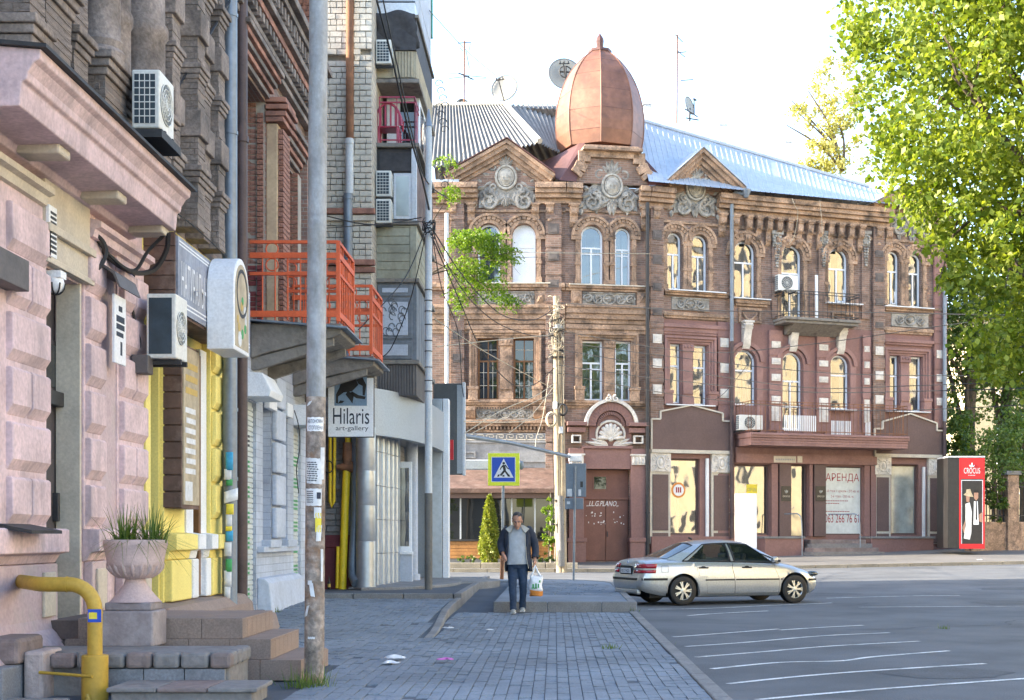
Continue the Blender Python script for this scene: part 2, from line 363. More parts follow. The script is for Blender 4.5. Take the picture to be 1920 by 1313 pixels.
M['farpaint'] = mat('red_brown_paint', (.24, .135, .118), .85, .15, .8, .3, 14, stain=(.17, .085, .075), stain_amt=.5)
M['fartrimred'] = mat('red_brown_trim', (.27, .155, .135), .85, .2, 1, .3, 14, stain=(.17, .09, .08), stain_amt=.5)
M['relief'] = mat('grey_plaster_relief', (.30, .28, .25), .85, .45, 2.5, .5, 14, stain=(.06, .056, .052), stain_amt=.85, stain_scale=3.4, bdist=.05)
M['reliefpale'] = mat('pale_plaster_relief', (.62, .58, .52), .85, .2, 3, .3, 14, stain=(.35, .31, .28), stain_amt=.5, stain_scale=4)
M['shield'] = mat('grey_shield_relief', (.40, .375, .33), .85, .35, 4, .4, 14, stain=(.16, .15, .14), stain_amt=.6, stain_scale=5)
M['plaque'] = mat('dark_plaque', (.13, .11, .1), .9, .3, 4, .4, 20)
M['brownboard'] = mat('brown_shopfront_board', (.13, .085, .075), .8, .12, 1, .15, 20)
M['creamtrim'] = mat('cream_trim', (.55, .5, .41), .8, .12, 2, .2, 20, stain=(.4, .34, .28), stain_amt=.5)
M['greystucco'] = mat('grey_stucco_band', (.26, .265, .27), .88, .2, 1.5, .4, 16, stain=(.14, .14, .14), stain_amt=.6)
M['copper'] = mat('brown_copper_sheet', (.19, .085, .052), .5, .3, 1.3, .12, 6, metal=.1, stain=(.11, .055, .042), stain_amt=.7, stain_scale=1.2, bdist=.008)
M['maroon'] = mat('maroon_roof_sheet', (.11, .05, .045), .55, .25, 1, .1, 6, metal=.2)
M['slate'] = mat('grey_corrugated_slate', (.2, .195, .185), .9, .2, 1.5, .2, 20, stain=(.16, .155, .15), stain_amt=.5)
M['zinc'] = mat('zinc_roof_sheet', (.36, .405, .465), .5, .1, .8, .04, 4, metal=.1)
M['galv'] = mat('galvanised_steel', (.18, .215, .26), .45, .2, 2, .1, 14, metal=.3, stain=(.12, .135, .155), stain_amt=.4)
M['silver'] = mat('silver_cladding', (.40, .43, .47), .33, .1, 1.5, .04, 8, metal=.6)
M['silvermat'] = mat('silver_grey_panel', (.33, .36, .385), .5, .07, 1, .04, 30, metal=.1, stain=(.28, .31, .33), stain_amt=.4)
M['pale_metal'] = mat('pale_grey_metal', (.55, .57, .6), .5, .1, 2, .05, 20, metal=.3)
M['brownpipe'] = mat('brown_painted_pipe', (.07, .045, .045), .55, .3, 3, .2, 30)
M['rust'] = mat('rusty_steel', (.22, .1, .05), .8, .4, 3, .4, 25, stain=(.1, .05, .035), stain_amt=.7, stain_scale=4)
M['darkmetal'] = mat('dark_metal', (.04, .04, .042), .6, .3, 4, .2, 30, metal=.3)
M['black'] = mat('black_rubber', (.012, .012, .013), .6, .2, 4, .1, 30)
M['pole'] = mat('weathered_steel_pole', (.29, .305, .32), .65, .25, 3.5, .45, 24, stain=(.13, .12, .09), stain_amt=.7, stain_scale=2.5, streak=2)
M['polebrown'] = mat('rust_stained_pole', (.24, .2, .17), .85, .5, 4.5, .8, 18, stain=(.22, .105, .04), stain_amt=.85, stain_scale=2.8, fine=.3, bdist=.02)
M['lamppost'] = mat('painted_lamp_post', (.5, .53, .55), .55, .12, 2, .15, 25, stain=(.35, .34, .31), stain_amt=.4, streak=2)
M['lamplow'] = mat('grey_brown_post_base', (.13, .125, .115), .7, .2, 3, .2, 25)
M['wood_pole'] = mat('pale_timber_pole', (.36, .29, .2), .9, .3, 3, .4, 20, stain=(.16, .13, .1), stain_amt=.6, streak=5)
M['orange'] = mat('orange_railing_paint', (.62, .11, .035), .55, .12, 3, .1, 30, stain=(.42, .075, .03), stain_amt=.4)
M['slab'] = mat('weathered_concrete_slab', (.22, .2, .175), .92, .35, 2, .7, 10, stain=(.07, .065, .06), stain_amt=.8, stain_scale=2, bdist=.03)
M['gas'] = mat('ochre_gas_pipe_paint', (.42, .27, .035), .5, .15, 3, .12, 30, stain=(.3, .18, .03), stain_amt=.5)
M['gasyellow'] = mat('yellow_gas_pipe_paint', (.75, .52, .02), .45, .12, 3, .1, 30)
M['maroonwall'] = mat('maroon_base_paint', (.11, .022, .027), .75, .2, 2, .2, 20)
M['browntile'] = mat('brown_step_tile', (.25, .185, .15), .75, .12, 4, .12, 60, stain=(.19, .14, .115), stain_amt=.4, fine=.2)
M['tilejoint'] = mat('step_grout', (.12, .09, .08), .95, .2, 3, .2, 40)
M['greytile'] = mat('grey_step_tile', (.17, .18, .2), .85, .15, 4, .2, 50, fine=.2)
M['oldstone'] = mat('old_step_stone', (.2, .19, .185), .92, .35, 3, .7, 14, stain=(.1, .095, .09), stain_amt=.7, stain_scale=3, bdist=.03)
M['oldstone_red'] = mat('old_red_step_stone', (.21, .165, .155), .92, .3, 3, .7, 14, stain=(.13, .11, .1), stain_amt=.7, bdist=.03)
M['urn'] = mat('pink_stone_urn', (.5, .385, .365), .9, .16, 4, .35, 50, stain=(.32, .25, .23), stain_amt=.5)
M['pedestal'] = mat('grey_pedestal', (.26, .225, .225), .92, .2, 3, .4, 30, stain=(.4, .37, .36), stain_amt=.5, stain_scale=3)
M['acwhite'] = mat('air_conditioner_casing', (.66, .66, .62), .5, .06, 3, .04, 30, stain=(.5, .48, .44), stain_amt=.4)
M['accoil'] = mat('air_conditioner_coil', (.028, .045, .06), .5, .3, 5, .3, 90)
M['woodbrown'] = mat('brown_cladding_board', (.12, .072, .055), .7, .4, 2, .3, 12, stain=(.22, .16, .13), stain_amt=.6, stain_scale=3, bdist=.015)
M['woodorange'] = mat('orange_timber_board', (.36, .17, .055), .7, .3, 2, .3, 16, stain=(.2, .085, .03), stain_amt=.6)
M['doorbrown'] = mat('brown_steel_door', (.17, .075, .055), .6, .15, 2, .1, 20, stain=(.12, .055, .042), stain_amt=.5)
M['doordark'] = mat('dark_door', (.06, .052, .055), .5, .2, 3, .1, 30)
M['shutter'] = mat('grey_roller_shutter', (.11, .1, .1), .6, .2, 3, .1, 30, metal=.2)
M['shutterpale'] = mat('pale_roller_shutter', (.5, .53, .5), .6, .12, 3, .1, 30)
M['corrdark'] = mat('grey_corrugated_sheet', (.13, .12, .115), .75, .2, 2, .1, 20)
M['bitumen'] = mat('black_bitumen_sheet', (.045, .043, .046), .75, .3, 3, .3, 12)
M['corrpale'] = mat('pale_corrugated_sheet', (.4, .34, .24), .8, .2, 2, .1, 20)
M['olive'] = mat('olive_wood_siding', (.33, .32, .245), .85, .22, 2, .3, 14, stain=(.13, .11, .075), stain_amt=.6, streak=4)
M['greywood'] = mat('grey_wood_cladding', (.17, .19, .215), .85, .25, 2, .3, 14, stain=(.09, .1, .115), stain_amt=.6, streak=4)
M['pinkplastic'] = mat('dark_pink_plastic', (.35, .03, .07), .4, .08, 3, 0, 30)
M['green'] = mat('green_sheet', (.03, .22, .13), .6, .2, 3, .1, 20)
M['glass'] = glassmat('window_glass', (.055, .06, .065), 2.5, wav=.35, scale=1.1)
M['clear'] = clearglass('clear_window_glass', (.85, .88, .88), .35, 3.0)
M['glassdark'] = glassmat('dark_window_glass', (.018, .02, .022), 1.75)
M['glassblind'] = glassmat('window_with_pale_blind', (.42, .4, .34), 2.2)
M['glassgrey'] = glassmat('whitened_window_glass', (.30, .34, .32), 1.9, rough=.15)
M['shopglass'] = clearglass('shop_window_glass', (.85, .85, .8), .22, 3.2)
M['brownwin'] = mat('brown_window_frame', (.17, .075, .025), .5, .2, 3, .1, 20)
M['signwhite'] = mat('white_sign_sheet', (.72, .73, .75), .45, .04, 2, 0, 30)
M['banner'] = mat('white_banner_vinyl', (.6, .63, .6), .45, .06, 2, .05, 6)
M['red'] = mat('red_sign_vinyl', (.52, .012, .018), .4, .06, 2, 0, 30)
M['redtext'] = mat('red_lettering', (.3, .018, .025), .6, .05, 2, 0, 30)
M['darktext'] = mat('dark_lettering', (.03, .03, .035), .6, .05, 2, 0, 30)
M['navytext'] = mat('navy_print', (.018, .025, .045), .6, .05, 2, 0, 30)
M['signblue'] = mat('road_sign_blue', (.01, .07, .45), .4, .05, 2, 0, 30)
M['signyellow'] = mat('fluorescent_yellow_sign', (.72, .78, .03), .4, .05, 2, 0, 30)
M['steelblue'] = mat('steel_blue_print', (.16, .24, .34), .5, .15, 6, 0, 30)
M['signback'] = mat('grey_sign_back', (.17, .2, .235), .55, .1, 3, .05, 30, metal=.3)
M['signdark'] = mat('dark_sign_cloth', (.085, .09, .092), .55, .15, 3, .05, 20)
M['graffiti'] = mat('white_graffiti_paint', (.7, .68, .66), .7, .1, 5, 0, 30)
M['paper'] = mat('paper_notice', (.62, .63, .64), .8, .1, 6, .1, 20, stain=(.45, .45, .42), stain_amt=.4, stain_scale=9)
M['paperyellow'] = mat('yellow_paper_notice', (.7, .58, .06), .8, .1, 6, .1, 20)
M['paperblue'] = mat('blue_paper_notice', (.05, .3, .5), .8, .1, 6, .1, 20)
M['cable'] = mat('black_cable', (.018, .018, .02), .6, .2, 4, .1, 40)
M['cablepale'] = mat('pale_cable', (.42, .37, .28), .7, .2, 4, .1, 40)
M['signtan'] = mat('tan_sign_print', (.4, .33, .22), .5, .3, 4, 0, 20)
M['signgrey'] = mat('blue_grey_sign_print', (.24, .26, .32), .5, .3, 2.5, 0, 20, stain=(.36, .34, .3), stain_amt=.6)
M['gold'] = mat('gold_lettering', (.5, .34, .08), .5, .1, 4, 0, 20)
M['greenprint'] = mat('green_print', (.06, .3, .1), .7, .15, 6, 0, 20)
M['bark'] = mat('tree_bark', (.09, .07, .05), .95, .35, 5, .8, 12, bdist=.03)
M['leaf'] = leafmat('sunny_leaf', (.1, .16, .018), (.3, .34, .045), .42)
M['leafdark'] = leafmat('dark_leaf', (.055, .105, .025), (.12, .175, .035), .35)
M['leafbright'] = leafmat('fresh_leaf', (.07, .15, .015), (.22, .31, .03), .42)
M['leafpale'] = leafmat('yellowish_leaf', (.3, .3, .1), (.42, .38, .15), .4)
M['leafthuja'] = leafmat('thuja_leaf', (.13, .18, .02), (.26, .27, .04), .3)
M['grass'] = leafmat('grass_blade', (.06, .12, .025), (.16, .21, .05), .3)
M['skin'] = mat('skin', (.42, .22, .15), .55, .12, 12, .1, 60)
M['hair'] = mat('short_dark_grey_hair', (.07, .065, .065), .8, .35, 30, .4, 160)
M['jacket'] = mat('navy_jacket_cloth', (.022, .028, .045), .8, .2, 6, .3, 20)
M['collar'] = mat('beige_grey_lining', (.38, .36, .31), .85, .12, 8, .3, 60)
M['tshirt'] = mat('grey_t_shirt', (.36, .38, .4), .9, .12, 5, .35, 14, bdist=.02)
M['jeans'] = mat('dark_blue_denim', (.022, .04, .075), .85, .3, 5, .35, 16, bdist=.02)
M['shoe'] = mat('grey_trainer', (.3, .3, .28), .7, .2, 9, .1, 40)
M['carpaint'] = mat('silver_beige_car_paint', (.44, .45, .45), .33, .03, 2, 0, 30, metal=.65, coat=.7)
M['carglass'] = glassmat('car_glass', (.03, .04, .04), 1.9, wav=.03)
M['cargls'] = clearglass('car_side_glass', (.75, .8, .78), .62)
M['taillight'] = mat('red_tail_light', (.32, .006, .02), .15, .1, 8, 0, 30, coat=.8)
M['chrome'] = mat('alloy_wheel', (.5, .5, .47), .35, .08, 6, 0, 30, metal=.7)
M['pinkbag'] = mat('pink_plastic_scrap', (.5, .12, .4), .5, .15, 8, .2, 30)
M['bagorange'] = mat('orange_bag_print', (.6, .22, .04), .5, .15, 8, .1, 30)
M['housewall'] = mat('yellow_house_wall', (.66, .55, .34), .85, .12, .5, .2, 8, stain=(.56, .46, .28), stain_amt=.5)
M['housewin'] = mat('house_window', (.035, .035, .04), .2, .2, 2, 0, 10)
M['posterskin'] = mat('poster_skin_tone', (.35, .2, .14), .5, .1, 9, 0, 30)
M['posterblack'] = mat('poster_black', (.02, .018, .018), .4, .3, 6, 0, 30)
M['dishwhite'] = mat('white_satellite_dish', (.3, .29, .26), .5, .05, 3, 0, 20)
M['dishedge'] = mat('dish_rim_paint', (.1, .1, .1), .5, .1, 3, 0, 20)
# ------------------------------------------------------------------ ground, roads, pavements
def sm(x): x = min(max(x, 0), 1); return x*x*(3-2*x)
def zroad(x, y): return -.1+.2*sm((y-29)/20)+max(0, min(x, 30)-3)*.016*sm((y-34)/14)
def kerb_y(x): return 49.6+max(0, x)*.14                  # the far kerb line
def fac_y(x): return 56.0 if x < .43 else (56+.178*(x-.43) if x < 3.81 else 56.6+.357*(x-3.81))
def zfar(x, y):                                           # far pavement rises towards the house
    k = kerb_y(x); a = zroad(x, k)+.11; b = .34+max(0, min(x, 18)-2)*.032
    return a+(b-a)*sm((y-k)/max(fac_y(min(x, 18))-k, 1))
g = MB(); g.grid(lambda u, v: (-500+1000*u, -60+900*v, -.45), 8, 8)
o = g.build('ground', M['ground']); o['kind'] = 'structure'
xs = [-70, -40, -25, -18, -12, -8, -5, -3, -1, 1.4, 3, 5, 8, 12, 16, 20, 26, 34, 50, 80]
ys = list(range(-14, 52, 2))+[51.3, 53]
g = MB(); nx = len(xs)
g.add([(x, y+(max(0, x)*.14 if y > 48 else 0), zroad(x, y+(max(0, x)*.14 if y > 48 else 0))) for y in ys for x in xs],
      [(j*nx+i, j*nx+i+1, (j+1)*nx+i+1, (j+1)*nx+i) for j in range(len(ys)-1) for i in range(nx-1)])
road = g.build('road', M['asphalt'], smooth=60); road['kind'] = 'structure'
# far pavement
xs2 = [-70, -30, -12, -6, -3, -1, 0, 1, 2, 3, 4, 5, 6, 8, 10, 12, 14, 16, 18, 22, 30, 50, 80]; n2 = 7
g = MB(); vs = []
for x in xs2:
    for j in range(n2+1):
        y = kerb_y(x)+.15+(fac_y(min(x, 18))+3+(x-18 if x > 18 else 0)*.3-kerb_y(x))*j/n2; vs.append((x, y, zfar(x, y)))
m_ = n2+1
g.add(vs, [(i*m_+j, (i+1)*m_+j, (i+1)*m_+j+1, i*m_+j+1) for i in range(len(xs2)-1) for j in range(n2)])
farwalk = g.build('far_pavement', M['asphalt_light'], smooth=60); farwalk['kind'] = 'structure'
x = -12.0; kb = MB()
while x < 26:
    x1 = x+1.18; y0, y1 = kerb_y(x), kerb_y(x1); z0, z1 = zfar(x, y0)+.012, zfar(x1, y1)+.012
    k = MB(); k.add([(x, y0, z0-.3), (x1, y1, z1-.3), (x1, y1+.17, z1-.3), (x, y0+.17, z0-.3), (x, y0, z0), (x1, y1, z1), (x1, y1+.17, z1), (x, y0+.17, z0)],
                    [(0,3,2,1),(4,5,6,7),(0,1,5,4),(1,2,6,5),(2,3,7,6),(3,0,4,7)])
    k.build('kerbstone', M['kerb_warm'], farwalk); x += 1.2
# near pavement: low strip, raised strip by the houses, corner block
KX = 1.52
def kx_up(y): return -1.72-.18*sm((y-19)/6)
def zup(x, y): return .16*sm((y-18.5)/8.5)
def zlow(x, y): return .12*sm((y-25.6)/12) if y > 25.6 else 0
def zwalk(x, y):
    if x < kx_up(y): return zup(x, y) if y < 27.6 else .25
    return zlow(x, y)
JZ = .012
g = MB(); ys = [8+.5*i for i in range(70)]
def strip(g, fx0, fx1, fz, y0, y1, n, dz=0):
    vs = []
    for i in range(n+1):
        y = y0+(y1-y0)*i/n
        for k in range(5):
            x = fx0(y)+(fx1(y)-fx0(y))*k/4; vs.append((x, y, fz(x, y)+dz))
    g.add(vs, [(i*5+k, i*5+k+1, i*5+k+6, i*5+k+5) for i in range(n) for k in range(4)])
strip(g, kx_up, lambda y: KX-.16, zlow, 2, 25.6, 40, -JZ)
strip(g, kx_up, lambda y: -1.13, zlow, 25.6, 40, 20, -JZ)
strip(g, lambda y: -5.6, kx_up, lambda x, y: zup(x, y), 2, 27.6, 50, -JZ)
strip(g, lambda y: -5.6, lambda y: kx_up(27), lambda x, y: .25, 27.6, 39.5, 20, -JZ)
walk = g.build('pavement', M['joint'], smooth=60); walk['kind'] = 'structure'
def kstone(p, q, w, h, z0, z1, mt=M['kerb'], par=walk):   # kerbstone from p to q, face to the right of travel
    p, q = Vector((*p, 0)), Vector((*q, 0)); d = (q-p).normalized(); n = Vector((d.y, -d.x, 0)); a = MB()
    b = [p, q, q-n*w, p-n*w]; zz = [z0, z1, z1, z0]
    a.add([(v.x, v.y, z-h) for v, z in zip(b, zz)]+[(v.x, v.y, z) for v, z in zip(b, zz)], [(0,3,2,1),(4,5,6,7),(0,1,5,4),(1,2,6,5),(2,3,7,6),(3,0,4,7)])
    return a.build('kerbstone', mt, par, bevel=.012)
y = 9.0
while y < 25.4: kstone((KX+RNG.normal(0, .004), y), (KX, y+.985), .15, .4, .012, .012); y += 1.0
y = 19.0
while y < 27.4:                                           # kerb of the raised strip
    a, b = (kx_up(y)+.05, y), (kx_up(y+.98)+.05, y+.98)
    kstone(a, b, .12, .3, zup(0, y)+.01, zup(0, y+.98)+.01); y += 1.0
x = -5.0
while x < -1.95: kstone((x, 27.55), (min(x+.98, -1.85), 27.55), .14, .3, .255, .255); x += 1.0
y = 27.7
while y < 39: kstone((-1.86, y), (-1.86, y+.98), .14, .45, .255, .255); y += 1.0
# corner block with a rounded far corner
cb = [(-1.13, 25.62), (1.52, 25.62), (1.55, 30), (1.6, 36)]+[(1.6-2.2*(1-math.cos(t)), 36+3.4*math.sin(t)) for t in [math.pi/2*i/8 for i in range(1, 9)]]+[(-3.0, 39.4), (-3.0, 38.4), (-1.13, 38.4)]
g = MB(); n = len(cb)
g.add([(p[0], p[1], -.3) for p in cb]+[(p[0], p[1], .165) for p in cb], [tuple(range(n, 2*n))]+[(i, (i+1) % n, (i+1) % n+n, i+n) for i in range(n)])
isl = g.build('raised_pavement', M['paver']); isl['kind'] = 'structure'
x = -1.13
while x < 1.5: kstone((x, 25.6), (min(x+1.0, 1.52)-.012, 25.6), .16, .3, .182, .182, par=isl); x += 1.0
ce = cb[1:12]
for a, b in zip(ce[:-1], ce[1:]):
    a, b = Vector(a), Vector(b); L = (b-a).length; k = max(1, round(L/1.1))
    for i in range(k):
        p = a.lerp(b, i/k); q = a.lerp(b, (i+.985)/k); kstone((p.x, p.y), (q.x, q.y), .15, .4, .178, .178, par=isl)
for r in range(14):                                       # rings of setts on the corner block
    rr = 1.2+r*.26; mbs = MB(); nn = int(rr*9)
    for i in range(nn):
        t0, t1 = math.pi*(.9+.95*i/nn), math.pi*(.9+.95*(i+.9)/nn); q = [(1.2+r_*math.cos(t)*.9, 38+r_*1.9*math.sin(t)) for r_, t in ((rr, t0), (rr+.235, t0), (rr+.235, t1), (rr, t1))]
        if all(-1.0 < p[0] < 1.35 and 25.9 < p[1] < 38.6 for p in q):
            z = .172+RNG.uniform(0, .006); mbs.add([(p[0], p[1], .16) for p in q]+[(p[0], p[1], z) for p in q], [(4,5,6,7),(0,1,5,4),(1,2,6,5),(2,3,7,6),(3,0,4,7)])
    if mbs.f: mbs.build('sett_ring', M['paver'], isl)['kind'] = 'stuff'
# pavers
cand = []
px_, py_ = .112, .224
y = 9.0
row = 0
while y < 27.3:
    x = -4.9+(px_/2 if False else 0)
    c_ = 0
    while x < KX-.16-.02:
        yy = y+(py_/2 if c_ % 2 else 0); xe = min(x+px_-.008, KX-.165); ok = True
        kx = kx_up(yy+.1)
        if yy > 18.9 and x < kx+.06 and xe > kx-.09: ok = False
        if yy > 25.2 and x > kx: ok = False
        if x < -2.4 and yy < 15.0: ok = False
        if x < -4.3 and yy < 27: ok = ok and yy > 21.3
        if ok: cand.append((x, xe, yy, yy+py_-.008))
        x += px_; c_ += 1
    y += py_
cand.sort(key=lambda c: (c[2], c[0]))
def inview(c): return c[2]*1300/2600 > 0 and (CY+1.4*F/c[3]) < 1330 and CX+c[1]*F/c[2] > -30
vis = [c for c in cand if inview(c)]
stuff = MB(); cnt = 0
pm = {}
for c in vis:
    z = zup(c[0], c[2]) if c[0] < kx_up(c[2]) else zlow(c[0], c[2])
    z1 = zup(c[0], c[3]) if c[0] < kx_up(c[2]) else zlow(c[0], c[3])
    dz = RNG.normal(0, .0035)+.004*noise.noise((c[0]*.8, c[2]*.5, 0)); t1, t2 = RNG.normal(0, .002, 2)
    vs = [(c[0], c[2], z-.03), (c[1], c[2], z-.03), (c[1], c[3], z1-.03), (c[0], c[3], z1-.03), (c[0], c[2], z+dz+t1), (c[1], c[2], z+dz+t2), (c[1], c[3], z1+dz-t1), (c[0], c[3], z1+dz-t2)]
    fs = [(4,5,6,7),(0,1,5,4),(1,2,6,5),(2,3,7,6),(3,0,4,7)]
    if RNG.random() < .012: continue
    if cnt < 296: MB().add(vs, fs).build('paver', M['paver'], walk); cnt += 1
    else: stuff.add(vs, fs)
stuff.build('paver', M['paver'], walk)['kind'] = 'stuff'
# repaired patches and cracks in the asphalt
M['patch'] = mat('asphalt_patch', (.078, .083, .09), .9, .25, 1.5, .5, 50, fine=.4); M['crack'] = mat('tar_crack', (.04, .042, .046), .8, .3, 4, .2, 40)
for cx_, cy_, a_, b_ in ((9.5, 21.5, 1.6, 1.3), (5.6, 34.5, 2.2, .9), (10.5, 30.5, 1.3, 1.6), (4.2, 15.2, .8, .7), (13.5, 37, 2.4, .8)):
    pl = [(cx_+a_*math.cos(t)*RNG.uniform(.8, 1.15), cy_+b_*math.sin(t)*RNG.uniform(.8, 1.15)) for t in [2*math.pi*k/12 for k in range(12)]]
    g = MB(); g.add([(x, y, zroad(x, y)+.0035) for x, y in pl], [tuple(range(12))]); g.build('asphalt_patch', M['patch'], road)
for s_ in range(9):
    p = Vector((RNG.uniform(2, 13), RNG.uniform(13, 38), 0)); an = RNG.uniform(-.5, .5)+(1.3 if s_ % 3 == 0 else 0); pts = []
    for k in range(14): pts.append(p.copy()); an += RNG.normal(0, .3); p = p+Vector((math.cos(an), math.sin(an), 0))*.32
    g = MB(); vs = []
    for i, q in enumerate(pts):
        d = (pts[min(i+1, 13)]-pts[max(i-1, 0)]).normalized(); n_ = Vector((-d.y, d.x, 0))*RNG.uniform(.008, .022)
        for t in (-1, 1): r_ = q+n_*t; vs.append((r_.x, r_.y, zroad(r_.x, r_.y)+.004))
    g.add(vs, [(2*i, 2*i+1, 2*i+3, 2*i+2) for i in range(13)]); g.build('crack', M['crack'], road)
mx, my = rp0 = (11.6, 27.2); MB().lathe((mx, my, zroad(mx, my)), [(.38, -.05), (.38, .006), (.33, .009), (.3, .004)], 24).build('manhole_cover', M['darkmetal'], road)
# parking lines on the road (thin wavering painted strips), 4 mm proud
def rp(px, py):                                           # road point under a photo pixel
    D = 1.5*F/(py-CY)
    for _ in range(8): D = (EZ-zroad(X_(px, D), D))*F/(py-CY)
    return X_(px, D), D
for pts in ([(1262, 1195), (1330, 1190), (1420, 1183), (1460, 1180)], [(1463, 1182), (1540, 1177), (1618, 1173)], [(1285, 1213), (1400, 1205), (1540, 1193), (1668, 1187)], [(1305, 1233), (1440, 1222), (1560, 1212), (1724, 1203)],
            [(1335, 1255), (1460, 1243), (1575, 1240), (1640, 1232), (1779, 1221)], [(1365, 1283), (1500, 1269), (1640, 1258), (1847, 1245)], [(1418, 1313), (1550, 1301), (1700, 1289), (1925, 1273)],
            [(1215, 1143), (1330, 1141), (1440, 1136), (1560, 1131)], [(1290, 1155), (1340, 1151), (1440, 1146)], [(1610, 1139), (1750, 1138), (1925, 1137)], [(1550, 1122), (1700, 1118), (1800, 1117)]):
    w = [Vector((*rp(*p), 0)) for p in pts]; w = spline(w, 5); g = MB(); vs = []
    for i, p in enumerate(w):
        d = (w[min(i+1, len(w)-1)]-w[max(i-1, 0)]).normalized(); nrm = Vector((-d.y, d.x, 0))*(.042+.012*noise.noise(p*3))
        for s_ in (-1, 1):
            q = p+nrm*s_; vs.append((q.x, q.y, zroad(q.x, q.y)+.005))
    g.add(vs, [(2*i, 2*i+1, 2*i+3, 2*i+2) for i in range(len(w)-1)])
    g.build('parking_line', M['paint_white'], road)
# ------------------------------------------------------------------ the brown corner house across the road
LW = Fac((0, 56), (1, 0), (0, -1))
_a, _b, _c = Vector((.43, 56)), Vector((3.81, 56.6)), Vector((17.24, 61.4))
def _fac(p, q):
    t = (q-p).normalized(); return Fac(p, t, (t.y, -t.x))
MW = _fac(_a, _b); RW = _fac(_b, _c)
LMW, LRW = (_b-_a).length, (_c-_b).length
H = thing('corner_house', 'brown brick corner house with copper dome and grey relief gables', 'house', (0, 56, .3))
EAVE = 15.55
def wv(f, px, py): return f.V(px, py)
def rr(f, x0, y0, x1, y1): return f.rect(x0, y0, x1, y1)
WIN = []                                                   # (fac, outline, style)
def awin(f, x0, yt, x1, yb, style, k=1.0):
    u0, u1, v0, v1 = f.rect(x0, yt, x1, yb); WIN.append((f, arch(u0, u1, v0, v1, 12, k), style, (u0, u1, v0, v1))); return u0, u1, v0, v1
def swin(f, x0, yt, x1, yb, style):
    u0, u1, v0, v1 = f.rect(x0, yt, x1, yb); WIN.append((f, rectp(u0, u1, v0, v1), style, (u0, u1, v0, v1))); return u0, u1, v0, v1
A3 = []                                                    # third-floor arches, for their surrounds
for f, x0, yt, x1, yb, st in ((LW, 896, 420, 938, 531, 'one'), (LW, 961, 420.5, 1004, 531, 'white'), (MW, 1089, 423, 1130.5, 535, 'grey'), (MW, 1153, 427, 1182, 538, 'curtain'),
                              (RW, 1251, 436, 1278, 545, 'tilt'), (RW, 1297, 441, 1326, 548, 'two'), (RW, 1376.5, 452, 1416, 561, 'two'), (RW, 1465, 460, 1503, 601, 'door'), (RW, 1553, 466, 1590, 569, 'tilt'),
                              (RW, 1663, 471, 1686, 573, 'tilt'), (RW, 1703, 476, 1727, 576, 'two')):
    A3.append((f, awin(f, x0, yt, x1, yb, st)))
for f, x0, yt, x1, yb, st in ((LW, 895.6, 634, 934.6, 750, 'brown'), (LW, 962.6, 634, 1003, 750, 'brown'), (MW, 1089, 639, 1130, 751, 'grey'), (MW, 1153, 640, 1183, 752, 'curtain'),
                              (RW, 1252.7, 645, 1276, 756, 'one'), (RW, 1299.5, 648, 1325, 760, 'one'), (RW, 1664, 667, 1685, 769, 'one'), (RW, 1705, 669, 1728, 772, 'one')):
    swin(f, x0, yt, x1, yb, st)
A2 = [(RW, awin(RW, 1377, 656, 1417, 760, 'blind')), (RW, awin(RW, 1466, 661, 1504, 806, 'door2')), (RW, awin(RW, 1556, 666, 1592, 768, 'one'))]
for x0, yt, x1, yb, st in ((1257, 860, 1312, 1003, 'shop1'), (1377, 871, 1443, 1003, 'shop2'), (1482, 871, 1514, 1008, 'shopdoor'), (1547.5, 875, 1617, 1003, 'banner'), (1671, 871, 1722, 1003, 'shopgrey')):
    swin(RW, x0, yt, x1, yb, st)
dr = MW.rect(1093, 880, 1181, 1053); WIN.append((MW, rectp(*dr), 'portal', dr))
# walls with their openings
zb = -.2
def wall_(f, u0, u1, top, depth=.38, nm='wall', mt=None, v0=None, v1=None):
    v0 = zb if v0 is None else v0; v1 = top if v1 is None else v1
    hs = [o_ for (g_, o_, s_, r_) in WIN if g_ is f and r_[2] >= v0-.01 and r_[2] < v1 and r_[3] <= v1+.01]
    mb = MB(f); mb.holed(rectp(u0, u1, v0, v1), hs, 0, depth); return mb.build(nm, mt or M['farbrick'], H)
VL = LW.V(900, 626); VM = MW.V(1140, 608); VR = RW.V(1490, 640)
VS = RW.V(1490, 818)                                       # first-floor level of the right wing
UL = -5.2
wall_(LW, UL, .43, EAVE, v0=VL, v1=EAVE); wall_(LW, UL, .43, VL, v0=zb, v1=VL)
wall_(MW, 0, LMW, EAVE, v0=VM, v1=EAVE); wall_(MW, 0, LMW, VM, v0=zb, v1=VM)
VX = RW.V(1490, 612)
wall_(RW, 0, LRW, EAVE, v0=VX, v1=EAVE); wall_(RW, 0, LRW, VX, v0=VS, v1=VX, mt=M['farpaint']); wall_(RW, 0, LRW, VS, v0=zb, v1=VS, mt=M['farpaint'])
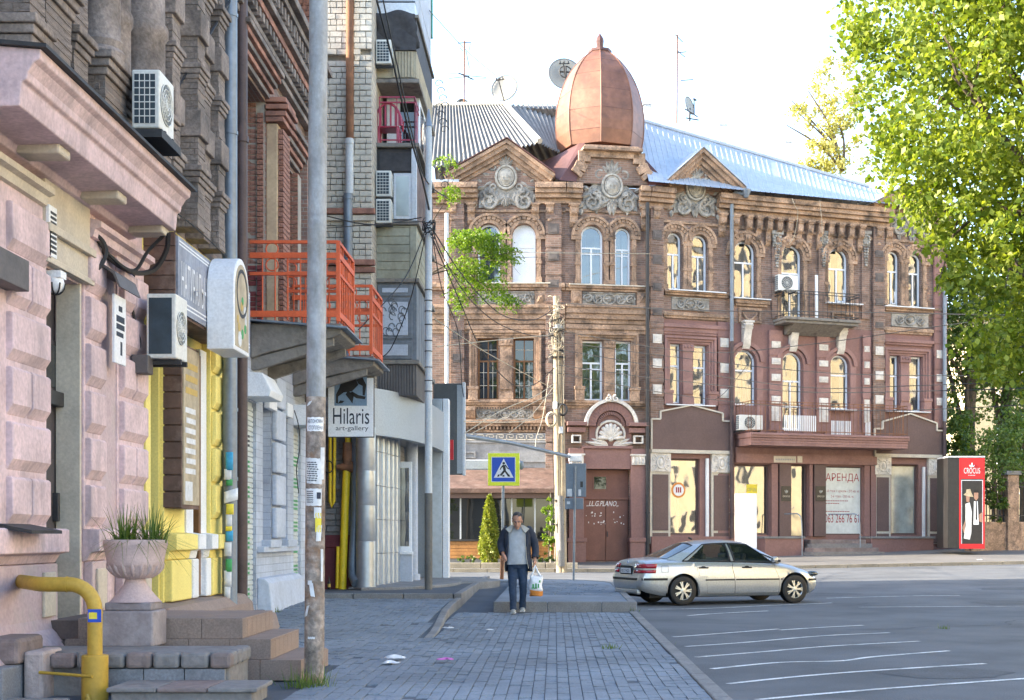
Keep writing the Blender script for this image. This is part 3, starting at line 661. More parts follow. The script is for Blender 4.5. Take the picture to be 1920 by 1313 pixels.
# closing walls behind and at the ends
mb = MB(); c = RW.map((LRW, 0, 0)); e = RW.map((LRW, -9, 0))
def slabwall(p, q, t=.4, z0=-.2, z1=EAVE):
    p, q = Vector((p[0], p[1], 0)), Vector((q[0], q[1], 0)); d = (q-p).normalized(); n = Vector((d.y, -d.x, 0))*t
    mb.add([(v.x, v.y, z) for z in (z0, z1) for v in (p, q, q-n, p-n)], [(0,3,2,1),(4,5,6,7),(0,1,5,4),(1,2,6,5),(2,3,7,6),(3,0,4,7)])
slabwall(c-RW.t*.002, e-RW.t*.002); slabwall((UL, 66), (UL, 56.002)); slabwall(e, (4, 66.0)); slabwall((4, 66), (UL, 66))
mb.build('end_wall', M['farbrick'], H)
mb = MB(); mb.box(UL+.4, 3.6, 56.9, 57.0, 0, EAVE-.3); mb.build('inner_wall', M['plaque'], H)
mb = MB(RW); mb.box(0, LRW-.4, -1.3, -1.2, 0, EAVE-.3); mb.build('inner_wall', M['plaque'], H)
# ---- windows
def window(f, poly, st, r):
    u0, u1, v0, v1 = r; um = (u0+u1)/2; wd_ = u1-u0; hh = v1-v0
    fm = M['brownwin'] if st == 'brown' else M['whitewin']
    if st in ('shop1', 'shop2', 'banner', 'shopgrey', 'shopdoor'): fm = M['brownboard']
    mb = MB(f); q = frame_ring(mb, poly, .075, -.24, -.16)
    W0 = -.235
    def vb(u, a, b, t=.035, w1=-.165): mb.box(u-t, u+t, W0, w1, a, b)
    def hb(v, a=None, b=None, t=.035, w1=-.17): mb.box((a if a is not None else u0+.07), (b if b is not None else u1-.07), W0, w1, v-t, v+t)
    tr = v0+hh*.63
    if st in ('grey', 'curtain', 'brown', 'two', 'one', 'tilt', 'blind'): hb(tr)
    if st in ('grey', 'curtain', 'brown', 'two', 'tilt'): vb(um, v0+.07, tr)
    if st in ('grey', 'curtain'): hb(v0+hh*.53, t=.02)
    if st == 'brown': vb(um, tr, v1-.07, .02)
    if st == 'white': hb(tr, t=.05)
    if st in ('door', 'door2'): hb(tr); vb(um, v0, tr)
    if st == 'door2': hb(v0+hh*.3)
    wo = mb.build('window', fm, H)
    gm = {'grey': 'glass', 'curtain': 'glassblind', 'brown': 'glassdark', 'white': 'glassblind', 'blind': 'glassblind', 'shop1': 'shopglass', 'shop2': 'shopglass', 'shopgrey': 'glassgrey', 'banner': 'shopglass', 'shopdoor': 'shopglass'}.get(st, 'glass')
    iq = inset(poly, .06)
    def pane(pl, m=gm, w=-.21, nm='pane'): g = MB(f); g.flat(pl, w); g.build(nm, M['clear' if m in ('glass', 'glassblind') else m], wo)
    if st in ('shop1', 'shop2', 'banner', 'shopgrey', 'shopdoor', 'white'):
        pane(iq, 'whitewin' if st == 'white' else gm)
    else:
        top = [(p[0], max(p[1], tr)) for p in iq]; top = [p for i, p in enumerate(top) if (Vector(p)-Vector(top[i-1])).length > 1e-4]
        pane(top)
        if st in ('grey', 'curtain', 'brown', 'two', 'tilt', 'door', 'door2'):
            pane(rectp(u0+.06, um, v0+.06, tr)); 
            if st != 'tilt': pane(rectp(um, u1-.06, v0+.06, tr), 'glassblind' if st == 'two' else gm)
            else: pane(rectp(um, u1-.06, v0+.06, tr))
        else: pane(rectp(u0+.06, u1-.06, v0+.06, tr))
    if st == 'tilt':                                       # the leaf that stands tilted open
        g = MB(f); a = um+.01; b = u1-.08
        for (x0, x1, z0, z1) in ((a, a+.05, 0, 1), (b-.05, b, 0, 1), (a, b, 0, .04), (a, b, .96, 1)):
            zz0, zz1 = v0+.08+(tr-v0-.1)*z0, v0+.08+(tr-v0-.1)*z1
            k0, k1 = -.16-.22*z0, -.16-.22*z1
            g.add([(x0, k0, zz0), (x1, k0, zz0), (x1, k0+.04, zz0), (x0, k0+.04, zz0), (x0, k1, zz1), (x1, k1, zz1), (x1, k1+.04, zz1), (x0, k1+.04, zz1)], [(0,3,2,1),(4,5,6,7),(0,1,5,4),(1,2,6,5),(2,3,7,6),(3,0,4,7)])
        g.build('tilted_sash', fm, wo)
    if st == 'brown':                                      # glazing bars
        g = MB(f)
        for s0, s1 in ((u0+.08, um-.03), (um+.03, u1-.08)):
            for k in (1, 2): g.box(s0, s1, -.2, -.185, v0+.07+(tr-v0)*k/3-.01, v0+.07+(tr-v0)*k/3+.01)
            g.box((s0+s1)/2-.01, (s0+s1)/2+.01, -.205, -.186, v0+.08, tr)
        g.box(u0+.08, u1-.08, -.2, -.185, tr+(v1-tr)*.5-.01, tr+(v1-tr)*.5+.01)
        g.build('glazing_bar', M['creamtrim'], wo)
    if st in ('curtain', 'one', 'grey', 'two', 'tilt', 'blind', 'door', 'door2', 'shop1', 'shop2'):
        k = RNG.uniform(.2, .42); big = st in ('curtain', 'blind')
        for s0, s1 in ((u0+.05, u0+wd_*(k if not big else .48)), (u1-wd_*(.3 if not big else .45), u1-.05)):
            if st[:4] == 'shop' and s0 > u0+.06: continue
            g = MB(f); g.grid(lambda a, b: (s0+(s1-s0)*a, -.36+.035*math.sin(a*19+s0*5)-.02*b, v0+.04+(v1-v0-.08-(wd_*.3 if st[:4] != 'shop' else 0))*b), 14, 2); g.build('curtain', M['paper' if st != 'grey' else 'steelblue'], wo, smooth=180)
    return wo
WO = {}
for f, poly, st, r in WIN:
    if st != 'portal': WO[st+str(round(r[0], 1))] = (window(f, poly, st, r), f, r)
# ---- mouldings
def band(f, u0, u1, steps, mt, nm='cornice'):             # steps: (v0, v1, projection), one part
    mb = MB(f)
    for v0, v1, w in steps: mb.box(u0, u1, -.05, w, v0, v1)
    return mb.build(nm, mt, H, bevel=.015)
def lev(f, px, *ys): return [f.V(px, y) for y in ys]
# sill bands and friezes, left and middle wing
for f, px, ua, ub in ((LW, 950, UL, .43), (MW, 1140, 0, LMW)):
    dy = 0 if f is LW else 3
    s0, s1 = lev(f, px, 540+dy, 532+dy); band(f, ua, ub, [(s0, s1, .2), (s0-.1, s0+.001, .12)], M['fartrim'], 'sill_course')
    a, b, c2, d = lev(f, px, 608, 600, 590, 576)
    band(f, ua, ub, [(a, b, .07), (b+.002, c2, .15), (c2+.002, d, .22), (d-.07, d+.06, .28)], M['fartrim'], 'string_course')
    a, b, c2 = lev(f, px, 626, 619, 610); band(f, ua, ub, [(a, b, .05), (b+.002, c2, .1)], M['fartrim'], 'string_course')
a, b, c2, d = lev(LW, 950, 764, 760, 756, 750); band(LW, UL, .43, [(a, b, .06), (b+.002, c2, .14), (c2+.002, d, .2)], M['fartrim'], 'sill_course')
a, b, c2, d, e_ = lev(LW, 950, 811, 806, 800, 795, 788); band(LW, UL, .43, [(a, b, .06), (c2, d, .2), (d+.002, e_, .27)], M['fartrim'], 'string_course')
g = MB(LW); v0, v1 = lev(LW, 950, 806, 800); k = UL
while k < .4: g.box(k, k+.08, -.02, .15, v0, v1); k += .15
v0, v1 = lev(LW, 950, 768, 764); k = -3.2
while k < -.4: g.box(k, k+.055, -.02, .12, v0, v1); k += .105
g.build('dentil', M['fartrim'], H)['kind'] = 'stuff'
a, b, c2, d = lev(MW, 1140, 766, 762, 757, 752); band(MW, 0, LMW, [(a, b, .06), (b+.002, c2, .14), (c2+.002, d, .2)], M['fartrim'], 'sill_course')
# top cornice (runs behind the gables)
for f, ua, ub in ((LW, UL, LW.U(896)), (LW, LW.U(1004), .46), (MW, -.02, MW.U(1089)), (MW, MW.U(1197), LMW+.02), (RW, -.02, RW.U(1259)), (RW, RW.U(1342), RW.U(1666)), (RW, RW.U(1754), LRW+.25)):
    band(f, ua, ub, [(EAVE-.75, EAVE-.55, .12), (EAVE-.549, EAVE-.38, .3), (EAVE-.379, EAVE-.2, .42), (EAVE-.199, EAVE+.02, .52)], M['fartrim'], 'cornice')
# corbels
def corbel(f, u, v0, v1, w, p, mt=None):
    h = v1-v0; mb = MB(f)
    pr = [(0, v1), (p, v1), (p, v1-h*.14), (p*.86, v1-h*.17), (p*.9, v1-h*.3), (p*.75, v1-h*.45), (p*.5, v1-h*.52), (p*.42, v1-h*.66), (p*.5, v1-h*.78), (p*.3, v1-h*.93), (p*.1, v0), (0, v0)]
    mb.prof(pr, u-w/2, u+w/2); mb.box(u-w*.65, u+w*.65, 0, p*1.08, v1-h*.09, v1-.002)
    mb.ball((u, p*.82, v1-h*.36), (w*.4, .05, h*.1), 8, 5); mb.ball((u, p*.5, v1-h*.78), (w*.35, .06, h*.08), 8, 5)
    return mb.build('corbel', mt or M['fartrim'], H, bevel=.01)
for k in range(12): corbel(RW, RW.U(1400+k*19.1), EAVE-1.95, EAVE-.76, .24, .36)
for px in (849, 884, 1004, 1031): corbel(LW, LW.U(px), EAVE-1.6, EAVE-.76, .3, .3)
for px in (1075, 1208): corbel(MW, MW.U(px), EAVE-1.7, EAVE-.76, .32, .3)
for px in (1228, 1352, 1376, 1645, 1663, 1750): corbel(RW, RW.U(px), EAVE-1.7, EAVE-.76, .3, .3)
# frieze line under the corbels
v0, v1 = lev(LW, 950, 399, 394); band(LW, UL, .43, [(v0, v1, .07)], M['fartrim'], 'string_course')
v0, v1 = lev(MW, 1140, 400, 395); band(MW, 0, LMW, [(v0, v1, .07)], M['fartrim'], 'string_course')
v0, v1 = lev(RW, 1490, 438, 433); band(RW, 0, LRW, [(v0, v1, .07)], M['fartrim'], 'string_course')
# ---- pilasters with square plaques
def pilaster(f, px0, px1, w, vs, plaques, mt, pm, top=EAVE-.76, v0=zb):
    u0, u1 = f.U(px0), f.U(px1); mb = MB(f); mb.box(u0, u1, -.02, w, v0, top)
    y = v0+.35
    while y < top-.3: mb.box(u0-.02, u1+.02, 0, w+.025, y, y+.46); y += .56
    mb.build('pilaster', mt, H, bevel=.01)
    for (yt, yb, m2) in plaques:
        va, vb = f.V((px0+px1)/2, yb), f.V((px0+px1)/2, yt); g = MB(f); um = (u0+u1)/2; hw = (u1-u0)*.36
        g.box(um-hw, um+hw, w, w+.05, va, vb); g.box(um-hw*.72, um+hw*.72, w+.05, w+.068, va+.07, vb-.07); g.build('plaque', M[m2], H, bevel=.008)
dk = [(421, 441, 'plaque'), (474, 491, 'plaque'), (526, 541, 'plaque')]
pilaster(LW, 1024, 1052, .16, None, dk+[(620, 637, 'plaque'), (665, 681, 'plaque')], M['farbrick'], None)
pilaster(LW, 846, 870, .16, None, [(621, 638, 'plaque'), (665, 681, 'plaque'), (570, 590, 'relief')], M['farbrick'], None)
wh = [(628, 645, 'reliefpale'), (674, 691, 'reliefpale'), (722, 740, 'reliefpale')]
pilaster(RW, 1217, 1240, .18, None, [(433, 452, 'plaque'), (480, 498, 'plaque'), (532, 547, 'plaque'), (579, 593, 'plaque')]+wh, M['farbrick'], None, v0=RW.V(1230, 786))
pilaster(RW, 1635, 1655, .14, None, [(471, 484, 'plaque'), (513, 530, 'plaque'), (561, 574, 'plaque'), (605, 617, 'plaque'), (651, 667, 'reliefpale'), (697, 713, 'reliefpale'), (742, 758, 'reliefpale')], M['farbrick'], None, v0=RW.V(1645, 803))
pilaster(RW, 1749, 1771, .14, None, [(658, 673, 'reliefpale'), (703, 717, 'reliefpale'), (747, 761, 'reliefpale')], M['farpaint'], None, v0=RW.V(1760, 803))
pilaster(RW, 1345, 1367, .1, None, [(635, 652, 'reliefpale'), (682, 700, 'reliefpale'), (730, 747, 'reliefpale')], M['farpaint'], None, top=VX)
for px0, px1, ys in ((1441, 1464, [(641, 653), (672, 684), (702, 715), (743, 757), (762, 790)]), (1530, 1553, [(647, 658), (677, 688), (707, 718), (747, 760), (764, 792)]), (1616, 1629, [(650, 661), (679, 691), (710, 722), (750, 763), (766, 793)])):
    pilaster(RW, px0, px1, .1, None, [(a, b, 'reliefpale') for a, b in ys], M['fartrimred'], None, top=RW.V(1490, 622), v0=RW.V(1490, 808))
for px0, px1 in ((1446, 1463), (1533, 1551), (1614, 1628)):   # brick strips with hanging fruit
    u0, u1 = RW.U(px0), RW.U(px1); va, vb = RW.V(px0, 598), RW.V(px0, 440); g = MB(RW); g.box(u0, u1, -.02, .1, va, vb); g.build('pilaster', M['farbrick'], H)
    g = MB(RW); um = (u0+u1)/2; vt = RW.V(px0, 436)
    g.box(u0-.05, u1+.05, .05, .2, vt-.1, vt+.05); g.box(u0, u1, .08, .14, vt-.62, vt-.1)
    for k in range(9):
        t = 2*math.pi*k/9; g.ball((um+.16*math.cos(t), .16, vt-.33+.18*math.sin(t)), (.07, .05, .06), 7, 5)
    for k in range(7):
        for s_ in (-1, 1): g.ball((um+s_*.07*(1-k/9), .13, vt-.72-.12*k), (.075-.004*k, .05, .06), 7, 5)
    g.build('hanging_fruit', M['relief'], H, smooth=60)
# ---- arched surrounds of the third floor
for i, (f, (u0, u1, v0, v1)) in enumerate(A3):
    r = (u1-u0)/2; um = (u0+u1)/2; vs = v1-r
    mb = MB(f); mb.ring((um, vs), r+.02, r+.17, -.02, .09); mb.ring((um, vs), r+.30, r+.40, -.02, .17, n=18)
    e_ = .004*(i % 2); mb.box(um-r-.40, um-r-.0, -.02, .12+e_, vs-.16-e_, vs-.002-e_); mb.box(um+r+.0, um+r+.40, -.02, .12+e_, vs-.16-e_, vs-.002-e_)
    for s_ in (-1, 1):
        a, b = sorted((um+s_*(r+.05), um+s_*(r+.22))); mb.box(a, b, -.02, .1+e_, v0, vs-.165)
        mb.box(a-.04, b+.04, -.02, .14, v0+.0, v0+.22); mb.box(a-.03, b+.03, -.02, .13, v0+(vs-v0)*.4, v0+(vs-v0)*.4+.12)
    mb.build('arch_surround', M['fartrim'], H)
    for k in range(11):
        t0, t1 = math.pi*(k+.08)/11, math.pi*(k+.92)/11; g = MB(f)
        g.prism([(um+q*math.cos(t), vs+q*math.sin(t)) for q, t in ((r+.175, t0), (r+.295, t0), (r+.295, t1), (r+.175, t1))], -.02, .13); g.build('voussoir', M['fartrim'], H)
for f, (u0, u1, v0, v1) in A2:
    r = (u1-u0)/2; um = (u0+u1)/2; vs = v1-r
    mb = MB(f); mb.ring((um, vs), r+.02, r+.14, -.02, .06); mb.ring((um, vs), r+.18, r+.34, -.02, .14, n=18)
    for s_ in (-1, 1):
        a, b = sorted((um+s_*(r+.02), um+s_*(r+.3))); mb.box(a, b, -.02, .09, VS+.05, vs)
    mb.build('arch_surround', M['fartrimred'], H)
    g = MB(f); vk = v1+.1; p = .38                        # scroll keystone
    g.prof([(0, vk+1.05), (p, vk+1.05), (p+.04, vk+.9), (p-.05, vk+.75), (p-.16, vk+.4), (p-.2, vk+.1), (.05, vk-.08), (0, vk-.08)], um-.17, um+.17)
    g.box(um-.22, um+.22, 0, p+.05, vk+1.0, vk+1.08)
    for s_ in (-.19, .19): g.tube([(um+s_, p-.12+.1*math.cos(t), vk+.85+.1*math.sin(t)) for t in [k*.7 for k in range(9)]], .03, 6)
    g.build('keystone', M['reliefpale'], H, smooth=40)
# rectangular surrounds
for f, x0, y0, x1, y1, mt in ((LW, 880, 621, 1015, 752, 'fartrim'), (MW, 1078, 625, 1196, 753, 'fartrim'), (RW, 1243, 632, 1340, 760, 'fartrimred'), (RW, 1656, 655, 1740, 772, 'fartrimred')):
    u0, u1, v0, v1 = f.rect(x0, y0, x1, y1); mb = MB(f)
    for k, (d, w) in enumerate(((0, .2), (.1, .13), (.2, .07))):
        a, b, t = u0+d, u1-d, v1-d
        mb.box(a, a+.098, -.02, w, v0, t-.1); mb.box(b-.098, b, -.02, w, v0, t-.1); mb.box(a, b, -.02, w, t-.098, t)
    for s_ in (u0, u1-.32): mb.box(s_-.03, s_+.35, -.02, .24, v0, v0+.55); mb.box(s_-.06, s_+.38, -.02, .27, v0+.45, v0+.58)
    mb.build('window_surround', M[mt], H, bevel=.01)
    a = (u0+u1)/2+(.0 if f in (LW,) else .06); g = MB(f)                # pier between the pair
    xs_ = {LW: (938, 960), MW: (1133, 1151)}.get(f, (1279, 1297) if x0 < 1300 else (1687, 1703)); a, b = f.U(xs_[0]), f.U(xs_[1])
    g.box(a, b, -.1, .08, v0, v1-.45); g.box(a-.05, b+.05, -.1, .14, v0, v0+.35); g.box(a+.0, b-.0, .08, .12, v0+.45, v0+.95); g.box(a-.05, b+.05, -.1, .15, v1-.6, v1-.32)
    for k in range(3): g.ball((a+(b-a)*(k+.5)/3, .15, v1-.42), (.06, .04, .07), 6, 5)
    g.build('pier', M[mt], H, bevel=.01)
# ---- relief ornament
def spiral(g, c, r0, turns, s_, w, rad, ph=0, n=26, fl=1):
    pts = []; rs = []
    for k in range(n+1):
        t = k/n; r = r0*(1-t*.86); an = ph+s_*turns*2*math.pi*t
        pts.append((c[0]+r*math.cos(an)*fl, w, c[1]+r*math.sin(an))); rs.append(rad*(1-.55*t))
    g.tube(pts, rs, 6)
def leafb(g, c, ang, L, wd_, w):
    d = (math.cos(ang), math.sin(ang)); n_ = (-d[1], d[0]); pts = []; 
    prof = [(0, .12), (.25, .9), (.55, 1), (.8, .6), (1, .08)]
    vs = []
    for t, k in prof:
        for s_, h in ((-1, 0), (0, .07), (1, 0)):
            vs.append((c[0]+d[0]*L*t+n_[0]*wd_*k*s_*.5, w+h*k, c[1]+d[1]*L*t+n_[1]*wd_*k*s_*.5))
    g.add(vs, [(i*3+j, i*3+j+1, i*3+j+4, i*3+j+3) for i in range(4) for j in range(2)])
def cartouche(f, px, py, x0, y0, x1, y1):
    uc, vc = f.uv(px, py); u0, u1, v0, v1 = f.rect(x0, y0, x1, y1); hw = (u1-u0)/2
    poly = [(u0+.02, v0+.15), (uc-.3*hw, v0+.25), (uc, v0+.45), (uc+.3*hw, v0+.25), (u1-.02, v0+.15), (u1-.05, v0+.8), (u1-hw*.45, vc+.1), (uc+.45, vc+.55), (uc+.15, v1-.1), (uc-.15, v1-.1), (uc-.45, vc+.55), (u0+hw*.45, vc+.1), (u0+.05, v0+.8)]
    g = MB(f); g.prism(poly, -.02, .06); root = g.build('cartouche', M['relief'], H)
    g = MB(f); g.ball((uc, .1, vc), (.3, .16, .36), 16, 8); g.tube([(uc+.4*math.cos(2*math.pi*k/20), .13, vc+.46*math.sin(2*math.pi*k/20)) for k in range(20)], .06, 6, closed=True)
    g.tube([(uc+.3*math.cos(2*math.pi*k/20), .16, vc+.36*math.sin(2*math.pi*k/20)) for k in range(20)], .025, 6, closed=True)
    g.box(uc-.13, uc+.13, .22, .28, vc-.02, vc+.02); g.tube([(uc+.14*math.cos(t), .25, vc-.02+.14*math.sin(t)) for t in [math.pi+math.pi*k/8 for k in range(9)]], .025, 6); g.box(uc-.02, uc+.02, .24, .285, vc-.14, vc+.12)
    g.build('shield', M['shield'], root, smooth=50)
    g = MB(f)
    for s_ in (-1, 1):
        spiral(g, (uc+s_*.52, vc+.42), .2, 1.3, -s_, .1, .07, math.pi/2+s_*.6); spiral(g, (uc+s_*.5, vc-.4), .18, 1.2, s_, .1, .06, -math.pi/2)
        spiral(g, (u0+.42 if s_ < 0 else u1-.42, v0+.42), .38, 1.6, s_, .1, .085, math.pi/2); spiral(g, (uc+s_*hw*.58, v0+.78), .24, 1.4, -s_, .09, .065, 0 if s_ > 0 else math.pi)
        spiral(g, (uc+s_*hw*.38, v0+.5), .17, 1.2, s_, .09, .055, math.pi/2)
        for k, (du, dv, an, L) in enumerate(((.2, .62, 60, .4), (.62, .1, 10, .4), (.55, -.15, -30, .45), (.3, -.55, -60, .5), (.8, -.35, -15, .5), (.7, -.75, -100, .42), (1.1, -.65, -45, .45), (.12, -.6, -95, .6), (.95, -.2, 30, .3), (1.25, -.95, -80, .3))):
            a = R(an) if s_ > 0 else math.pi-R(an); leafb(g, (uc+s_*du*hw/1.15, vc+dv), a, L, .2, .07)
    for k in range(-2, 3): leafb(g, (uc, vc+.42), math.pi/2+k*.42, .68-.07*abs(k), .2, .14)
    for k in range(-2, 3): leafb(g, (uc, v0+.62), -math.pi/2+k*.5, .42, .15, .09)
    g.build('scroll', M['relief'], root, smooth=50)
cartouche(LW, 949, 334, 897, 303, 1003, 398); cartouche(MW, 1146.5, 350, 1091, 316, 1195, 402); cartouche(RW, 1302, 355, 1261, 322, 1340, 410); cartouche(RW, 1709, 404, 1667, 375, 1752, 448)
def frieze(f, x0, y0, x1, y1, oval=True, nm='frieze_panel'):
    u0, u1, v0, v1 = f.rect(x0, y0, x1, y1); g = MB(f); h = v1-v0; um = (u0+u1)/2; vm = (v0+v1)/2
    g.box(u0, u1, -.02, .03, v0, v1); g.box(u0, u1, .03, .07, v1-.05, v1); g.box(u0, u1, .03, .07, v0, v0+.05)
    r = h*.36; n = max(1, int((u1-u0)/2/(r*2.05)))
    if oval: g.tube([(um+r*1.25*math.cos(2*math.pi*k/18), .06, vm+r*math.sin(2*math.pi*k/18)) for k in range(18)], .035, 6, closed=True); g.ball((um, .05, vm), (.1, .06, .12), 8, 5); leafb(g, (um-.2, vm), 0, .4, .12, .05)
    for s_ in (-1, 1):
        for k in range(n):
            c = (um+s_*(r*2.3+k*r*2.0), vm)
            if abs(c[0]-um) > (u1-u0)/2-r*.6: continue
            spiral(g, c, r, 1.5, s_*(1 if k % 2 else -1), .06, .05, 0 if s_ > 0 else math.pi, 20)
            for q in range(3): leafb(g, c, q*2.1+k, r*1.0, .1, .05)
    return g.build(nm, M['relief'], H, smooth=50)
frieze(LW, 896, 547, 1002, 574); frieze(MW, 1092, 549, 1191, 575); frieze(LW, 893, 767, 1002, 787); frieze(RW, 1259, 559, 1329, 583); frieze(RW, 1671, 588, 1740, 614)
frieze(LW, 905, 846, 950, 880, False); frieze(LW, 985, 846, 1010, 878, False)
for f, xs_ in ((LW, (878, 1013)), (MW, (1080, 1203))):      # blocks at the frieze ends
    for px in xs_:
        u = f.U(px); v0, v1 = f.V(px, 574), f.V(px, 546); g = MB(f); g.box(u-.22, u+.22, -.02, .12, v0, v1); g.add([(u-.15, .12, v0+.1), (u+.15, .12, v0+.1), (u+.15, .12, v1-.1), (u-.15, .12, v1-.1), (u, .22, (v0+v1)/2)], [(0, 1, 4), (1, 2, 4), (2, 3, 4), (3, 0, 4)]); g.build('bracket_block', M['fartrim'], H)
for px in (880, 1012):
    u = LW.U(px); v0, v1 = LW.V(px, 788), LW.V(px, 763); g = MB(LW); g.prof([(0, v1), (.26, v1), (.28, v1-.15), (.12, v0+.1), (0, v0)], u-.25, u+.25); g.build('bracket_block', M['fartrim'], H, bevel=.01)
# right-wing bands
for f, px, (ya, yb), w, mt, ua, ub in ((RW, 1290, (551, 546), .2, 'fartrim', RW.U(1243), RW.U(1366)), (RW, 1700, (581, 576), .2, 'fartrim', RW.U(1656), RW.U(1765)), (RW, 1395, (570, 563), .18, 'fartrim', RW.U(1376), RW.U(1440)),
                                       (RW, 1290, (594, 587), .14, 'fartrim', RW.U(1242), RW.U(1366)), (RW, 1290, (616, 609), .16, 'fartrimred', RW.U(1242), RW.U(1366)), (RW, 1290, (624, 618), .09, 'fartrimred', RW.U(1242), RW.U(1366)),
                                       (RW, 1700, (623, 616), .14, 'fartrim', RW.U(1656), RW.U(1748)), (RW, 1700, (644, 638), .16, 'fartrimred', RW.U(1656), RW.U(1748))):
    v0, v1 = f.V(px, ya), f.V(px, yb); g = MB(f); g.box(ua, ub, -.02, w, v0, v1); g.box(ua+.05, ub-.05, -.02, w*.6, v0-.1, v0+.001); g.build('string_course', M[mt], H, bevel=.012)
for px, py in ((1404, 578), (1578, 586)):
    u0, u1, v0, v1 = RW.rect(px-20, py, px+22, py+28); g = MB(RW); frame_ring(g, rectp(u0, u1, v0, v1), .1, -.02, .1); g.tube(sagline((u0+.2, .05, v1-.2), (u1-.2, .05, v1-.2), .3, 10), .05, 6); g.build('swag_panel', M['fartrim'], H)
for i, (x0, x1, y) in enumerate(((1250, 1356, 547), (1370, 1440, 561), (1545, 1612, 570), (1655, 1745, 577), (1245, 1336, 760), (1655, 1738, 772), (1552, 1600, 769))):   # white metal sills
    u0, u1 = RW.U(x0), RW.U(x1); v = RW.V((x0+x1)/2, y); g = MB(RW); g.box(u0, u1, -.2, .3, v-.04, v); g.build('sill', M['white'], H)
for f, x0, x1, y in ((LW, 871, 1032, 533), (MW, 1066, 1214, 537)):
    u0, u1 = f.U(x0), f.U(x1); v = f.V((x0+x1)/2, y); g = MB(f); g.box(u0, u1, -.2, .26, v-.02, v+.025); g.build('sill', M['creamtrim'], H)
# ---- gables
def gable(f, pxa, pya, pxl, pyl, pxr, pyr, roofm, depth=4.0):
    ua, va = f.uv(pxa, pya, .5); ul, vl = f.uv(pxl, pyl, .5); ur, vr = f.uv(pxr, pyr, .5); vb = min(vl, vr, EAVE+.05)
    vl = vr = (vl+vr)/2
    g = MB(f); g.prism([(ul+.3, vb-.1), (ur-.3, vb-.1), (ur-.4, vr-.1), (ua, va-.25), (ul+.4, vl-.1)], -.1, .1); gb = g.build('gable', M['farbrick'], H)
    for (u, v), s_ in (((ul, vl), -1), ((ur, vr), 1)):
        d = Vector((u-ua, v-va)); L = d.length; d.normalize(); n_ = Vector((-d.y, d.x))*(1 if s_ > 0 else -1)
        if n_.y > 0: n_ = -n_
        for k, (o0, o1, w) in enumerate(((0, .13, .55), (.13, .3, .44), (.3, .46, .3), (.46, .6, .18))):
            g = MB(f); pts = []
            for t, o_ in ((0, o0), (L, o0), (L, o1), (0, o1)):
                p = Vector((ua, va))+d*t+n_*o_
                if t == 0: p = Vector((ua, va-o_/max(abs(n_.y), .3)))
                pts.append((p.x, p.y))
            g.prism(pts, -.05, w); g.build('raking_cornice', M['fartrim'], gb)
    g = MB(f); e_ = .6
    for (u, v) in ((ul, vl), (ur, vr)): g.add([(ua, e_, va+.03), (u, e_, v+.03), (u, -depth, v+.03), (ua, -depth, va+.03), (ua, e_, va+.07), (u, e_, v+.07), (u, -depth, v+.07), (ua, -depth, va+.07)], [(0,1,2,3),(4,5,6,7),(0,1,5,4),(1,2,6,5),(2,3,7,6),(3,0,4,7)])
    g.build('gable_roof', roofm, gb)
gable(LW, 950.6, 261, 832, 327, 1041, 327, M['maroon']); gable(RW, 1318, 278, 1250, 340, 1399, 352, M['zinc']); gable(RW, 1703, 345, 1637, 382, 1785, 395, M['zinc'])
# attic over the rounded corner
u0, u1 = MW.U(1094), MW.U(1196); vt = MW.V(1146, 288); vm_ = EAVE+.1
poly = [(MW.U(1078), vm_), (MW.U(1214), vm_), (MW.U(1214), vm_+.35), (MW.U(1207), vm_+.5), (MW.U(1200), vm_+.8), (u1, vt-.45), (u1, vt), (u0, vt), (u0, vt-.45), (MW.U(1090), vm_+.8), (MW.U(1084), vm_+.5), (MW.U(1078), vm_+.35)]
g = MB(MW); g.prism(poly, -.3, .14); g.build('attic', M['farbrick'], H)
g = MB(MW); pl = poly[2:]
for i in range(len(pl)-1):
    a, b = Vector(pl[i]), Vector(pl[i+1]); g.bar((a.x, .2, a.y), (b.x, .2, b.y), .5, .16, up=(0, 1, 0))
g.box(u0-.1, u1+.1, -.3, .5, vt, vt+.13); g.build('attic_coping', M['fartrim'], H, bevel=.02)
# ---- dome
DC = Vector((X_(1124.7, 58.2), 58.2, 0)); s_ = 58.2/F
prof = [(82*s_*px, Z_(py, 58.2)) for px, py in ((.93, 287), (.955, 276), (.985, 262), (1.0, 245), (1.0, 224), (.975, 205), (.93, 187), (.87, 170), (.79, 154), (.69, 139), (.575, 126), (.45, 114), (.30, 104), (.23, 100))]
dom = MB(); dom.lathe((DC.x, DC.y, 0), [(r*.985, z) for r, z in prof], 8, -math.pi/2); dome = dom.build('dome', M['copper'], H)
rows = [(0, 2), (2, 4), (4, 6), (6, 8), (8, 10), (10, 13)]
for k in range(8):
    t0, t1 = -math.pi/2+2*math.pi*k/8, -math.pi/2+2*math.pi*(k+1)/8
    for a, b in rows:
        g = MB(); vs = []
        for i in range(a, b+1):
            r, z = prof[i]; z += .006*(1 if i == a else 0); e = .02 if i < 12 else .01
            p, q = Vector((DC.x+r*math.cos(t0), DC.y+r*math.sin(t0), z)), Vector((DC.x+r*math.cos(t1), DC.y+r*math.sin(t1), z)); m_ = (p+q)/2
            d = (q-p); o_ = Vector((m_.x-DC.x, m_.y-DC.y, 0)).normalized()*(.01+.004*math.sin(k*3+i)); vs += [p+d*.02+o_, m_+o_*1.6, q-d*.02+o_]
        n = b-a; g.add(vs, [(i*3+j, i*3+j+1, i*3+j+4, i*3+j+3) for i in range(n) for j in range(2)])
        g.build('copper_panel', M['copper'], dome)
g = MB()
